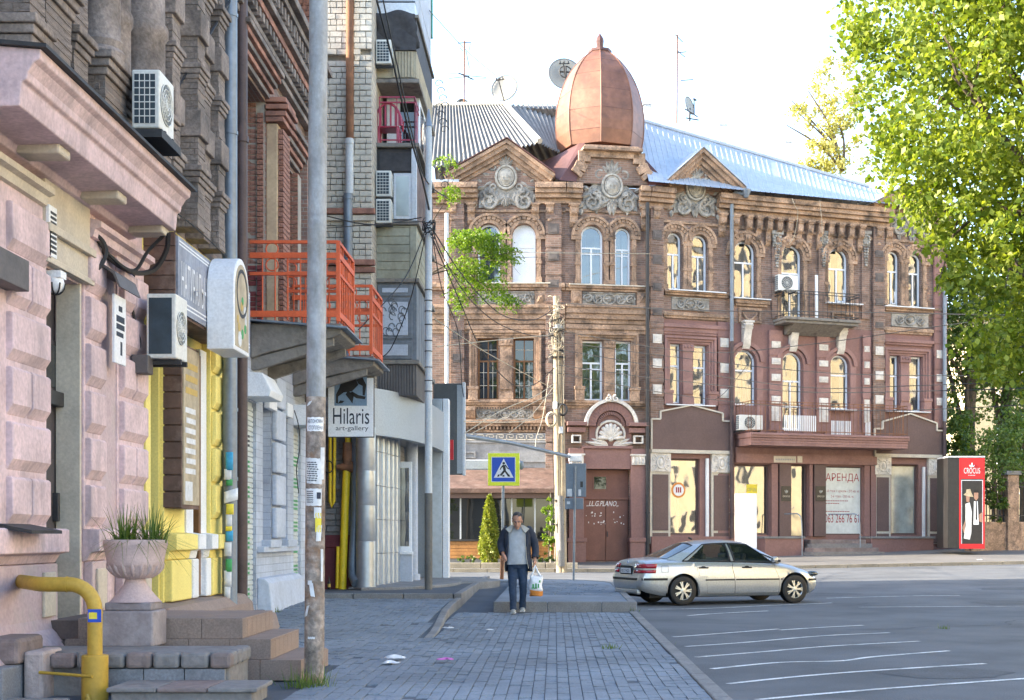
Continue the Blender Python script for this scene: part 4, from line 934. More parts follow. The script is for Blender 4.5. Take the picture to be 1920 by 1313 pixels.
for k in range(8):
    t = -math.pi/2+2*math.pi*k/8; g.tube([(DC.x+(r+.01)*math.cos(t), DC.y+(r+.01)*math.sin(t), z) for r, z in prof], .03, 6)
g.build('seam', M['copper'], dome, smooth=60)
for a, b in rows[1:]:
    r, z = prof[a]; MB().tube([(DC.x+(r+.004)*math.cos(t), DC.y+(r+.004)*math.sin(t), z) for t in [-math.pi/2+math.pi*k/4 for k in range(8)]], .014, 5, closed=True).build('cross_seam', M['maroon'], dome)
g = MB(); zt = prof[-1][1]; g.lathe((DC.x, DC.y, 0), [(.46, zt-.05), (.5, zt), (.5, zt+.1), (.2, zt+.12), (.14, zt+.2), (.17, zt+.5), (.15, zt+.62), (.02, zt+.82)], 8, -math.pi/2); g.build('finial', M['maroon'], dome)
# skirt roof under the dome, and the roofs
g = MB(); zb2 = prof[0][1]; rim = [MW.map((u_, w_, EAVE+.1)) for u_, w_ in ((MW.U(1046), .4), (MW.U(1078), .3), (MW.U(1079), -.35), (MW.U(1213), -.35), (MW.U(1214), .3), (MW.U(1250), .4))]
rim = [Vector((X_(985, 58.5), 58.5, EAVE+1.2))]+rim+[Vector((X_(1275, 59.5), 59.5, EAVE+1.0)), Vector((DC.x+3.6, DC.y+3.0, EAVE+2.5)), Vector((DC.x, DC.y+3.5, EAVE+2.5)), Vector((DC.x-3, DC.y+3, EAVE+2.2))]
tp = []
for i in range(len(rim)):
    d = Vector((rim[i].x-DC.x, rim[i].y-DC.y, 0)).normalized()*prof[0][0]*.98; tp.append(Vector((DC.x+d.x, DC.y+d.y, zb2)))
n = len(rim); g.add(rim+tp, [(i, (i+1) % n, (i+1) % n+n, i+n) for i in range(n)]); g.build('skirt_roof', M['maroon'], H)
def corr(name, p00, p10, p01, p11, nw, amp, mt, par, res=8, thick=0, sq=False):
    p00, p10, p01, p11 = map(Vector, (p00, p10, p01, p11)); nr = (p10-p00).cross(p01-p00).normalized()
    if nr.z < 0: nr = -nr
    def fn(u, v):
        p = p00.lerp(p10, u).lerp(p01.lerp(p11, u), v); ph = (u*nw) % 1
        h = (1 if ph < .1 else 0) if sq else math.sin(2*math.pi*u*nw)
        return p+nr*amp*h
    g = MB(); g.grid(fn, nw*res, 3); return g.build(name, mt, par, smooth=None if sq else 180, thick=thick)
ea = Z_(322, 55.6)
corr('slate_roof', (UL-.3, 55.6, ea), (X_(1012, 57.0), 57.0, Z_(268, 57)), (UL-.3, 61, Z_(198, 61)), (X_(947, 61), 61, Z_(196, 61)), 27, .055, M['slate'], H)
corr('slate_roof', (X_(1009, 57.05), 57.05, Z_(266, 57)), (X_(1075, 58.6), 58.6, Z_(300, 58.6)), (X_(950, 61.1), 61.1, Z_(196, 61)), (X_(1075, 64), 64, Z_(197, 64)), 14, .055, M['slate'], H)
g = MB(); g.tube([(X_(947, 61), 61, Z_(195, 61)), (X_(1012, 56.9), 56.9, Z_(266, 57))], .13, 6); g.tube([(UL-.3, 61, Z_(197, 61)), (X_(947, 61), 61, Z_(195, 61))], .1, 6); g.build('ridge_cap', M['creamtrim'], H)
corr('back_roof', (UL-.3, 66.5, EAVE), (4, 66.5, EAVE), (UL-.3, 61, Z_(198, 61)), (X_(1045, 63), 61.5, Z_(198, 61)), 20, .05, M['slate'], H, 4)
e0, e1 = RW.map((RW.U(1385, .75), .75, 0)), RW.map((RW.U(1640, .75), .75, 0)); e0.z = e1.z = EAVE+.12
L0 = Vector((X_(1190, 60.5), 60.5, Z_(224, 60.5))); L1 = Vector((X_(1629, 64.5), 64.5, Z_(352, 64.5)))
eL = RW.map((-.3, .75, EAVE+.12))
corr('metal_roof', eL, e1, L0, L1, 46, .02, M['zinc'], H, 10, sq=True)
e2 = RW.map((LRW+.4, .75, EAVE+.12)); corr('metal_roof', e1, e2, L1, (X_(1760, 66), 66, Z_(362, 66)), 14, .03, M['zinc'], H, 10, sq=True)
b0 = L0+Vector((2.5, 8, -4.2)); b1 = L1+Vector((2, 6, -2.5)); corr('metal_roof', L0, L1, b0, b1, 30, .03, M['zinc'], H, 10, sq=True)
g = MB(); g.tube([L0+Vector((0, 0, .05)), L1+Vector((0, 0, .05))], .09, 6); g.build('ridge_cap', M['zinc'], H)
for px, py0, py1, D in ((1213, 222, 198, 62), (1355, 255, 236, 64), (1477, 290, 268, 66)):
    g = MB(); x, z0, z1 = X_(px, D), Z_(py0+14, D), Z_(py1, D); g.box(x-.14, x+.14, D-.14, D+.14, z0, z1); g.box(x-.2, x+.2, D-.2, D+.2, z1, z1+.07); g.build('chimney', M['pale_metal'], H)
g = MB(LW); g.box(LW.U(818), LW.U(862), .1, .5, EAVE-.1, EAVE+.12); g.build('parapet_flashing', M['zinc'], H)
# ---- portal
pu = lambda x: MW.U(x)
um = pu(1144); vs = MW.V(1144, 800); r1 = (pu(1193)-pu(1095.5))/2
g = MB(MW)
for x0, x1 in ((1065, 1093), (1181, 1208.5)):
    a, b = pu(x0), pu(x1); g.box(a, b, -.02, .22, .1, MW.V(1144, 842)); g.box(a-.06, b+.06, -.02, .32, .1, 1.15); g.box(a-.1, b+.1, -.02, .36, 1.15, 1.32); g.box(a-.06, b+.06, -.02, .3, MW.V(1144, 812), MW.V(1144, 803)); g.box(a-.1, b+.1, -.02, .4, MW.V(1144, 800), MW.V(1144, 793))
g.box(pu(1093), pu(1181), -.05, .16, MW.V(1144, 880), MW.V(1144, 842)); g.box(pu(1090), pu(1184), -.02, .25, MW.V(1144, 842), MW.V(1144, 837))
g.ring((um, vs), r1-.45, r1-.12, -.02, .22, n=20); g.prism(arch(um-r1+.2, um+r1-.2, MW.V(1144, 836), vs+r1-.2), -.02, .05)
g.build('portal', M['farpaint'], H, bevel=.015)
g = MB(MW); g.ring((um, vs), r1-.1, r1+.03, -.02, .34, n=20)
for s_ in (-1, 1): spiral(g, (um+s_*.16, vs+r1+.02), .14, 1.2, s_, .36, .05, math.pi/2)
g.build('portal_arch', M['reliefpale'], H)
for k in range(21):
    t = math.pi*(k+.5)/21; g = MB(MW); c, s2 = math.cos(t), math.sin(t); rr0, rr1 = r1-.62, r1-.5
    dt = .045; g.prism([(um+q*math.cos(x), vs+q*math.sin(x)) for q, x in ((rr0, t-dt), (rr1, t-dt), (rr1, t+dt), (rr0, t+dt))], .02, .2); g.build('dentil', M['farpaint'], H)
vc = MW.V(1143, 815); g = MB(MW)                            # scallop shell
for k in range(-4, 5):
    an = math.pi/2+k*.36; L = .5; g.ball((um+L*.55*math.cos(an), .12, vc-.12+L*.75*math.sin(an)), (.1, .1, .1), 8, 5)
    pts = [(um+math.cos(an)*L*t, .1+.06*math.sin(math.pi*t), vc-.2+math.sin(an)*L*1.25*t) for t in (0, .3, .6, .9, 1)]; g.tube(pts, [.03, .05, .075, .09, .07], 7)
g.tube([(um+.58*math.cos(t), .08, vc+.02+.52*math.sin(t)) for t in [-.4+k*(math.pi+.8)/16 for k in range(17)]], .055, 6)
for s_ in (-1, 1):
    for k, (an, L) in enumerate(((8, .95), (22, .75), (-8, .8), (35, .5))): leafb(g, (um+s_*.1, vc-.45), R(an) if s_ > 0 else math.pi-R(an), L, .17, .07)
g.ball((um, .14, vc-.2), (.12, .1, .1), 8, 5); g.build('scallop_shell', M['reliefpale'], H, smooth=50)
for x0, x1 in ((1066, 1092), (1182, 1208)):
    a, b = pu(x0), pu(x1); v0, v1 = MW.V(1144, 872), MW.V(1144, 855); g = MB(MW); g.box(a, b, 0, .3, v0, v1); g.box(a-.05, b+.05, 0, .36, v1, v1+.06)
    for k in range(4): leafb(g, (a+(b-a)*(k+.5)/4, v0), math.pi/2, .35, .14, .3)
    g.build('capital', M['reliefpale'], H); v0, v1 = MW.V(1144, 832), MW.V(1144, 817)
    g = MB(MW); frame_ring(g, rectp(a+.1, b-.1, v0, v1), .05, 0, .27); g.build('square_moulding', M['reliefpale'], H)
u0, u1, v0, v1 = dr
dl = MB(MW); dl.box(u0+.02, u1-.02, -.3, -.22, v0, v1-.02); door = dl.build('door', M['doorbrown'], H)
umd = (u0+u1)/2; vt_ = v0+(v1-v0)*.68
for a, b in ((u0+.05, umd-.01), (umd+.01, u1-.05)):
    g = MB(MW); g.box(a, b, -.22, -.16, v0+.03, vt_-.05); g.build('door_leaf', M['doorbrown'], door, bevel=.01)
g = MB(MW); g.box(u0+.02, u1-.02, -.22, -.12, vt_-.03, vt_+.06); g.box(u0+.45, u0+.45+.55, -.22, -.2, vt_+.35, v1-.25); g.build('transom', M['doorbrown'], door)
g = MB(MW); g.box(u0+.5, u0+1.0, -.2, -.195, vt_+.4, v1-.3); g.build('transom_pane', M['glassdark'], door)
g = MB(MW); g.box(umd+.06, umd+.09, -.16, -.1, v0+1.0, v0+1.22); g.build('handle', M['darkmetal'], door)
text('„LL.G.PLANO„', .3, M['graffiti'], 'graffiti', door, MW, MW.U(1131), MW.V(1131, 949), w=-.155, width=1.32, shear=.3)
for k in range(26):
    g = MB(MW); a = RNG.uniform(u0+.15, u1-.2); b = MW.V(1135, RNG.uniform(962, 985)); w_ = RNG.uniform(.02, .06); g.box(a, a+w_, -.16, -.155, b, b+RNG.uniform(.02, .07)); g.build('paper_scrap', M['graffiti'], door)
# ---- grey stucco ground floor of the left wing with a key-pattern band
u0, u1, v0, v1 = LW.rect(838, 813, 1043, 827); g = MB(LW); g.box(UL, LW.U(1056), 0, .1, LW.V(950, 905), v0-.02); g.box(UL, LW.U(1056), 0, .16, v0-.08, v0); g.build('stucco_wall', M['greystucco'], H)
g = MB(LW); g.box(UL, LW.U(1056), 0, .14, v0, v1); kb_ = g.build('key_pattern_band', M['greystucco'], H)
g = MB(LW); x = u0; h = v1-v0; t = .035
while x < u1-.4:
    for (a, b, c2, d) in ((0, t, 0, .8), (0, .3, .8-t/h, .8), (.3-t, .3, .25, .8), (.11, .3, .25, .25+t/h), (.11, .11+t, .25, .55), (0, .4, 0, t/h)): g.box(x+a, x+b, .14, .165, v0+h*(c2+.08), v0+h*(d+.08))
    x += .4
g.build('key_pattern', M['creamtrim'], kb_)['kind'] = 'stuff'
for x0, y0, x1, y1 in ((868, 847, 892, 860), (892, 865, 905, 884), (972, 864, 1043, 885)):
    u0, u1, v0, v1 = LW.rect(x0, y0, x1, y1); g = MB(LW); frame_ring(g, rectp(u0, u1, v0, v1), .07, .1, .16); g.build('stucco_panel', M['greystucco'], H)
# ---- balconies, shop front, canopy
def rail(f, u0, u1, w, v0, v1, n, name='railing', sides=True, w0=.05, mt='darkmetal', r=.012):
    mb = MB(f); q = rectp(u0, u1, 0, 0)
    pth = [(u0, w0), (u0, w), (u1, w), (u1, w0)] if sides else [(u0, w), (u1, w)]
    for v in (v1, v1-.12, v0+.1):
        for a, b in zip(pth[:-1], pth[1:]): mb.bar((a[0], a[1], v), (b[0], b[1], v), .03, .03)
    tot = 0
    for a, b in zip(pth[:-1], pth[1:]):
        L = math.hypot(b[0]-a[0], b[1]-a[1]); k = max(1, int(L/((u1-u0)/n)))
        for i in range(k+1): t = i/k; p = (a[0]+(b[0]-a[0])*t, a[1]+(b[1]-a[1])*t); mb.tube([(p[0], p[1], v0), (p[0], p[1], v1-.001)], r, 5)
    return mb
u0, u1 = RW.U(1449), RW.U(1588); vf = RW.V(1520, 604)
g = MB(RW); g.box(u0, u1, -.05, 1.1, vf-.12, vf); g.box(u0+.05, u1-.05, -.05, 1.0, vf-.24, vf-.121)
g.prof([(0, vf-.24), (.9, vf-.24), (.15, vf-.62), (0, vf-.62)], u0+.5, u1-.6); bl = g.build('balcony', M['slab'], H, bevel=.02)
rail(RW, u0+.05, u1-.05, 1.05, vf, RW.V(1520, 556), 16).build('railing', M['darkmetal'], bl)
g = MB(RW); g.bar(RW_p := (RW.U(1521), .45, vf), (RW.U(1524), .3, vf+1.95), .12, .06); g.build('leaning_board', M['white'], bl)
u0, u1 = RW.U(1379), RW.U(1668); vf = VS
g = MB(RW); g.box(u0-.05, u1+.05, -.05, 1.45, vf-.2, vf); g.box(u0, u1, -.05, 1.5, vf-.1, vf-.04); g.build('canopy_edge', M['fartrimred'], H, bevel=.015)
g = MB(RW); g.box(u0, u1, -.05, 1.38, vf-.52, vf-.2)
for k, w in enumerate((1.42, 1.4)): g.box(u0, u1, 1.3, w, vf-.3-.12*k, vf-.24-.12*k)
cn = g.build('canopy', M['fartrimred'], H, bevel=.015)
rail(RW, u0+.02, u1-.02, 1.36, vf, RW.V(1520, 762), 34).build('balcony_railing', M['rust'], cn)
g = MB(RW); k = RW.U(1440)
while k < RW.U(1500): g.box(k, k+.05, 1.385, 1.395, vf+.1, vf+.75); k += .09
for a, b in ((1556, 1592), (1620, 1630)):
    k = RW.U(a)
    while k < RW.U(b): g.box(k, k+.05, .1, .14, vf+.1, vf+.7); k += .09
g.build('white_slat', M['white'], cn)['kind'] = 'stuff'
# shop front under the canopy
va = RW.V(1500, 871); vb = RW.V(1500, 1006)
g = MB(RW); g.box(RW.U(1377), RW.U(1640), -.02, .1, va+.02, VS-.53); g.box(RW.U(1377), RW.U(1640), .1, .18, va+.02, va+.42)
g.build('fascia', M['fartrimred'], H)
for x0, x1 in ((1444, 1456), (1459, 1481), (1515, 1521), (1524, 1546), (1618, 1628), (1630, 1640)):
    g = MB(RW); g.box(RW.U(x0), RW.U(x1), -.02, .13, vb, va); g.build('shop_pilaster', M['brownboard'] if x1-x0 > 15 else M['farpaint'], H, bevel=.01)
pl = RW.rect(1447, 856, 1488, 868); g = MB(RW); g.box(*pl[:2], .18, .2, *pl[2:]); sg = g.build('name_plate', M['creamtrim'], H)
pl2 = RW.rect(1491, 856, 1500, 868); g = MB(RW); g.box(*pl2[:2], .18, .2, *pl2[2:]); g.build('name_plate', M['creamtrim'], H)
for k in range(11): 
    g = MB(RW); a = pl[0]+.08+k*.085; g.box(a, a+.05, .2, .203, (pl[2]+pl[3])/2-.04, (pl[2]+pl[3])/2+.03); g.build('print_mark', M['signgrey'], sg)
for k, (x0, x1) in enumerate(((1462, 1480), (1526, 1545))):
    q = RW.rect(x0, 912, x1, 940); g = MB(RW); g.box(*q[:2], .13, .15, *q[2:]); p_ = g.build('wall_plaque', M['posterblack'], H)
    text('CROCUS', .1, M['creamtrim'], 'lettering', p_, RW, (q[0]+q[1])/2, q[2]+.17, .154, width=.34)
    g = MB(RW); um2 = (q[0]+q[1])/2
    for a in (-.5, 0, .5): leafb(g, (um2, q[2]+.32), math.pi/2+a, .16, .06, .15)
    g.build('crocus_emblem', M['creamtrim'], p_)
# banner
wb, fb, q = WO['banner'+str(round(RW.rect(1547.5, 875, 1617, 1003)[0], 1))]
g = MB(RW); g.box(q[0]+.03, q[1]-.03, -.14, -.13, q[2]+.05, q[3]-.05); bn = g.build('banner', M['banner'], wb)
um2 = (q[0]+q[1])/2; hh = q[3]-q[2]
for body, y, wd_, m, sy in (('АРЕНДА', 898, .9, 'redtext', 1.25), ('1-й этаж + цоколь - 275 кв. м.', 921, .9, 'redtext', 1.5), ('2-й этаж - 300 кв. м.', 931, .62, 'redtext', 1.5), ('063 266 76 61', 976, .92, 'redtext', 1.75)):
    text(body, {'А': .36, '0': .3}.get(body[0], .1), M[m], 'banner_lettering', wb, RW, um2, RW.V(1580, y+4 if y in (898, 976) else y+2), -.126, width=(q[1]-q[0])*wd_, sy=sy)
for y, wd_ in ((940, .85), (945, .5), (960, .9)):
    for i in range(int(16*wd_)):
        g = MB(RW); a = q[0]+.1+i*.085; v = RW.V(1580, y); g.box(a, a+.06, -.13, -.127, v, v+.035); g.build('print_mark', M['redtext'], wb)
# window decals
wb, fb, q = WO['shop1'+str(round(RW.rect(1257, 860, 1312, 1003)[0], 1))]
c = RW.uv(1276, 919); g = MB(RW); g.disc(c, .32, -.208, -.2, 24); dc = g.build('round_sticker', M['bagorange'], wb)
g = MB(RW); g.disc(c, .24, -.2, -.196, 24); g.build('sticker_disc', M['signwhite'], wb); g = MB(RW)
for k in range(3): g.box(c[0]-.12+k*.09, c[0]-.06+k*.09, -.196, -.193, c[1]-.1, c[1]+.12)
g.build('sticker_bar', M['redtext'], wb)
wb, fb, q = WO['shop2'+str(round(RW.rect(1377, 871, 1443, 1003)[0], 1))]
text('OPEN', .2, M['steelblue'], 'lettering', wb, RW, RW.U(1414), RW.V(1414, 921), -.205, width=.42)
g = MB(RW); g.box(RW.U(1404), RW.U(1424), -.208, -.205, RW.V(1414, 925), RW.V(1414, 908)); g.build('window_card', M['paperyellow'], wb)
# brown side panels with stepped cream outlines
for sx, (xl, xr, xa, ya, ysh, yb_, ystep) in enumerate(((1221, 1371, 1296, 760, 788, 844, 783), (1640, 1770, 1706, 776, 806, 852, 800))):
    ul, ur, ua = RW.U(xl, .2), RW.U(xr, .2), RW.U(xa, .2); vA, vS, vB = RW.V(xa, ya, .2), RW.V(xa, ysh, .2), RW.V(xa, yb_, .2); o_ = (ur-ul)*.11; vS2 = vS+.22
    pl = [(ul, vB), (ur, vB), (ur, vS), (ur-o_, vS), (ur-o_, vS2+.1), (ua, vA), (ul+o_, vS2+.1), (ul+o_, vS), (ul, vS)]
    g = MB(RW); g.prism(pl, .0, .2); pn = g.build('shop_gable_panel', M['brownboard'], H)
    g = MB(RW)
    for a, b in zip(pl[1:], pl[2:]+[pl[0]]): g.bar((a[0], .215, a[1]), (b[0], .215, b[1]), .06, .11, up=(0, 1, 0))
    g.box(ul, ur, 0, .24, vB-.14, vB); g.build('panel_outline', M['creamtrim'], pn)
    for x0, x1 in (((1219, 1257), (1334, 1371)) if sx == 0 else ((1640, 1670), (1740, 1770))):
        a, b = RW.U(x0, .1), RW.U(x1, .1); vt2 = vB-.15; vc0 = vt2-.75; pb = RW.V(x0, 1020)
        g = MB(RW); g.box(a, b, 0, .16, vc0, vt2); c = ((a+b)/2, (vc0+vt2)/2); g.tube([(c[0]+.17*math.cos(t), .17, c[1]+.24*math.sin(t)) for t in [2*math.pi*k/16 for k in range(16)]], .04, 6, closed=True); g.ball((c[0], .16, c[1]), (.1, .07, .15), 8, 6)
        for s_ in (-1, 1): spiral(g, (c[0]+s_*(b-a)*.33, c[1]+.16), .13, 1.2, s_, .17, .035, math.pi/2); spiral(g, (c[0]+s_*(b-a)*.33, c[1]-.18), .13, 1.2, -s_, .17, .035, -math.pi/2)
        g.build('shop_capital', M['reliefpale'], H, smooth=50)
        g = MB(RW); g.box(a, b, 0, .1, pb, vc0); g.build('shop_pilaster', M['creamtrim'], H)
        g = MB(RW); g.box(a+.1, b-.1, .1, .13, pb+.55, vc0-.12); g.box(a+.1, b-.1, .1, .13, pb+.02, pb+.45); g.build('pilaster_panel', M['brownboard'], H, bevel=.008)
    g = MB(RW); g.box(RW.U(1322 if sx == 0 else 1728), RW.U(1327 if sx == 0 else 1732), .02, .12, RW.V(1325, 1020), RW.V(1325, 860 if sx == 0 else 868)); g.build('shop_trim', M['white'], H)
# plinth, steps, handrails
for x0, x1, w, zt in ((1415, 1487, .9, RW.V(1450, 1010, .9)), (1612, 1728, .9, RW.V(1650, 1010, .9)), (1218, 1414, .2, RW.V(1300, 1006)), (1729, 1800, .5, RW.V(1750, 1026))): MB(RW).box(RW.U(x0), RW.U(x1), -.02, w, .1, zt).build('plinth', M['farpaint'], H, bevel=.02)
for x0, x1 in ((1413, 1489), (1610, 1730)): MB(RW).box(RW.U(x0), RW.U(x1), .0, .95, RW.V((x0+x1)/2, 1010, .9), RW.V((x0+x1)/2, 1006, .9)).build('plinth_coping', M['kerb'], H, bevel=.01)
for k in range(4):
    z1 = RW.V(1550, 1012, .9)-.17*k; e = .12*k; g = MB(RW); g.box(RW.U(1498)-e, RW.U(1600)+e, .3, 1.0+.3*k, .1, z1); g.build('step', M['oldstone_red'] if k % 2 == 0 else M['oldstone'], H, bevel=.012)
for x0, xt in ((1503, 1480), (1612, 1562)):
    a = RW.U(x0, 1.5); b = RW.U(xt, .9); zt = RW.V(1550, 964, 1.0); g = MB(RW); g.tube(spline([(a, 1.55, .5), (a, 1.5, zt-.35), (a-.05, 1.3, zt-.02), (a-.3 if x0 > 1600 else a-.1, 1.0, zt), (b, .5, zt)], 4), .025, 6); g.build('handrail', M['galv'], H)
# downpipes of the corner house
for f, x, yt, yb_, mt, hook in ((RW, 1372, 372, 640, 'galv', 1), (RW, 1372, 640, 1010, 'brownpipe', 0), (RW, 1771, 545, 790, 'galv', 0), (RW, 1771, 790, 1020, 'brownpipe', 0), (RW, 1214, 380, 1045, 'darkmetal', 0), (LW, 838, 400, 720, 'lamppost', 0)):
    u = f.U(x, .3); g = MB(f); pts = [(u, .3, f.V(x, yb_, .3)), (u, .3, f.V(x, yt, .3))]
    if hook: pts += [(u+.12, .4, f.V(x, yt, .3)+.25), (u+.45, .6, EAVE+.0)]
    g.tube(pts, .085, 8)
    if hook: g.lathe((u+.5, .62, EAVE-.05), [(.08, -.1), (.22, .18), (.22, .24)], 8)
    for k in range(4): v = pts[0][2]+(pts[1][2]-pts[0][2])*(k+.5)/4; g.tube([(u, .3, v-.03), (u, .3, v+.03)], .1, 8)
    g.build('downpipe', M[mt], H, smooth=50)
# ------------------------------------------------------------------ left row: pink and yellow house
WL = Fac((-5, 0), (0, 1), (1, 0))                          # u = distance along the street, w = out over the pavement
def yx(px, w=0): return (-5+w)*F/(px-CX)
A = thing('row_house', 'pink and yellow shop front under a dark brick upper storey', 'house', (-5, 16, .2))
def bx(par, nm, mt, u0, u1, w0, w1, v0, v1, fr=WL, bev=.008): return MB(fr).box(u0, u1, w0, w1, v0, v1).build(nm, M[mt], par, bevel=bev)
mb = MB(WL); mb.holed(rectp(8, 16.8, -.1, 5.4), [rectp(13.57, 14.6, .33, 4.04)], 0, .6); mb.build('pink_wall', M['pink'], A)
mb = MB(WL); mb.holed(rectp(16.8, 21.12, -.1, 5.4), [rectp(17.02, 17.5, .45, 3.95), rectp(18.97, 19.22, .6, 3.95)], 0, .3); mb.build('yellow_wall', M['yellow'], A)
mb = MB(WL); mb.box(8, 21.12, -.4, 0, 5.4, 11.6); mb.build('upper_wall', M['darkwall'], A)
mb = MB(WL); mb.box(8, 8.3, -4, -.0, -.1, 11.6); mb.box(20.8, 21.11, -4, -.41, -.1, 11.6); mb.box(8.31, 20.79, -4, -3.7, -.1, 11.6)
for i, (a, b) in enumerate(((8, 8.3),)): pass
mb.build('side_wall', M['darkwall'], A)['kind'] = 'structure'
g = MB(WL); g.add([(8, .3, 11.6), (21.1, .3, 11.6), (21.1, -4.2, 12.9), (8, -4.2, 12.9), (8, .3, 11.7), (21.1, .3, 11.7), (21.1, -4.2, 13.0), (8, -4.2, 13.0)], [(0,3,2,1),(4,5,6,7),(0,1,5,4),(1,2,6,5),(2,3,7,6),(3,0,4,7)]); g.build('roof', M['maroon'], A)
# door with its far reveal
d = bx(A, 'door', 'doordark', 13.57, 14.6, -.31, -.25, .33, 3.45); bx(d, 'door_panel', 'doordark', 13.9, 14.5, -.25, -.23, .5, 2.2); bx(d, 'handle', 'darkmetal', 14.44, 14.5, -.25, -.17, 1.55, 1.85); bx(d, 'transom_rail', 'darkmetal', 13.57, 14.6, -.25, -.15, 2.75, 2.9); bx(d, 'transom_pane', 'glassdark', 13.6, 14.57, -.28, -.24, 2.95, 3.4)
bx(A, 'door_head', 'doordark', 13.57, 14.6, -.32, -.26, 3.45, 4.04)
bx(A, 'door_jamb', 'cream', 14.555, 14.6, -.24, .02, .33, 4.05); bx(A, 'threshold', 'kerb', 13.57, 14.6, -.3, .1, .2, .335)
lt = bx(A, 'door_lintel', 'cream', 13.45, 14.75, .0, .06, 4.06, 4.92); bx(lt, 'lintel_moulding', 'cream', 13.42, 14.78, .06, .12, 4.36, 4.44); bx(lt, 'lintel_moulding', 'cream', 13.42, 14.78, .06, .1, 4.06, 4.12)
vn = bx(A, 'vent_grille', 'white', 13.45, 13.66, .06, .1, 4.12, 4.62)
for k in range(9): bx(vn, 'grille_slot', 'darkmetal', 13.48, 13.63, .1, .105, 4.16+.047*k, 4.185+.047*k, bev=0)
g = MB(); c = Vector((-4.95, 13.75, 3.9)); g.ball(c, (.09, .09, .1), 10, 6); g.box(c.x-.08, c.x+.08, c.y-.08, c.y+.08, c.z+.05, c.z+.12); lm = g.build('bulkhead_lamp', M['white'], None, smooth=50); tag(lm, 'caged white bulkhead lamp under the lintel of the dark door', 'lamp')
g = MB(); 
for a in range(4): g.tube([(c.x+.1*math.cos(t)*math.cos(a*.785), c.y+.1*math.cos(t)*math.sin(a*.785), c.z-.11*math.sin(t)) for t in [k*math.pi/8 for k in range(9)]], .008, 5)
g.build('cage', M['darkmetal'], lm)
# rusticated blocks
def rblock(u0, u1, z0, mt='pink', split=False):
    n = 2 if split else 1
    for i in range(n):
        a = u0+(u1-u0)*i/n+(.02 if i else 0); b = u0+(u1-u0)*(i+1)/n-(.02 if split and i == 0 else 0)
        g = MB(WL); g.prof([(0, z0), (0, z0+.44), (.075, z0+.44), (.1, z0+.42), (.1, z0+.1), (.035, z0)], a, b); g.build('rusticated_block', M[mt], A, bevel=.012)
for k in range(6):
    z0 = 1.5+.5*k
    rblock(12.55, 13.5, z0, split=k % 2 == 0); rblock(14.68, 15.18, z0); rblock(15.82, 16.74, z0, split=k % 2 == 1)
bx(A, 'pilaster', 'pink', 12.4, 13.55, 0, .035, 1.47, 4.6); bx(A, 'pilaster', 'pink', 14.64, 15.22, 0, .03, 1.47, 4.6); bx(A, 'pilaster', 'pink', 15.76, 16.78, 0, .03, 1.47, 4.6)
bx(A, 'niche', 'pinkdk', 15.22, 15.76, -.06, .012, 1.2, 4.3)
for u0, u1, m2 in ((11.6, 13.75, 'pink'), (14.66, 15.3, 'pink'), (15.7, 16.95, 'pink')):
    g = MB(WL); g.prof([(0, 1.12), (.05, 1.14), (.1, 1.22), (.19, 1.24), (.19, 1.46), (.16, 1.47), (0, 1.47)], u0, u1); g.build('ledge', M[m2], A, bevel=.01)
    g = MB(WL); g.prof([(0, .1), (.3, .1), (.27, .3), (.16, .46), (.12, .5), (.1, .6), (.1, 1.13), (0, 1.13)], u0+.05, u1-.07); g.build('pilaster_base', M['pinkdk'], A, bevel=.015)
    if u1 < 16 or True: bx(A, 'base_panel', 'cream', u1-.5, u1-.2, .1, .13, .62, 1.05)
g = MB(WL); g.prof([(.1, 1.47), (.4, 1.42), (.4, 1.45), (.1, 1.51)], 12.2, 12.95); g.build('sill_flashing', M['darkmetal'], A)
for u0, u1 in ((8, 13.5), (13.53, 13.6)): pass
bx(A, 'plinth', 'plinth', 11.4, 13.6, 0, .34, -.1, .22, bev=.03); bx(A, 'plinth', 'plinth', 14.62, 15.1, -.1, .2, -.1, .42, bev=.03)
bx(A, 'shutter_box', 'shutter', 11.9, 12.62, 0, .22, 3.62, 3.9)
# moulding course and big cornice
g = MB(WL); g.prof([(0, 4.58), (.08, 4.6), (.1, 4.68), (.16, 4.7), (.16, 4.76), (0, 4.8)], 9, 13.44); g.build('moulding_course', M['cream'], A); g = MB(WL); g.prof([(0, 4.58), (.08, 4.6), (.1, 4.68), (.16, 4.7), (.16, 4.76), (0, 4.8)], 14.79, 16.8); g.build('moulding_course', M['pink'], A)
CPR = [(0, 4.86), (.1, 4.88), (.12, 4.95), (.56, 4.97), (.57, 5.04), (.58, 5.17), (.62, 5.19), (.63, 5.25), (.68, 5.33), (.73, 5.36), (.74, 5.44), (0, 5.5)]
g = MB(WL); g.prof(CPR, 11.5, 16.25); cor = g.build('cornice', M['pink'], A, bevel=.012)
g = MB(WL); g.prof([(.0, 5.5), (.76, 5.44), (.8, 5.44), (.8, 5.47), (0, 5.54)], 11.45, 16.3); g.build('cornice_flashing', M['darkmetal'], A)
for u in (12.6, 14.3, 15.9): bx(A, 'modillion', 'cream', u, u+.3, .1, .5, 4.88, 4.97, bev=.02)
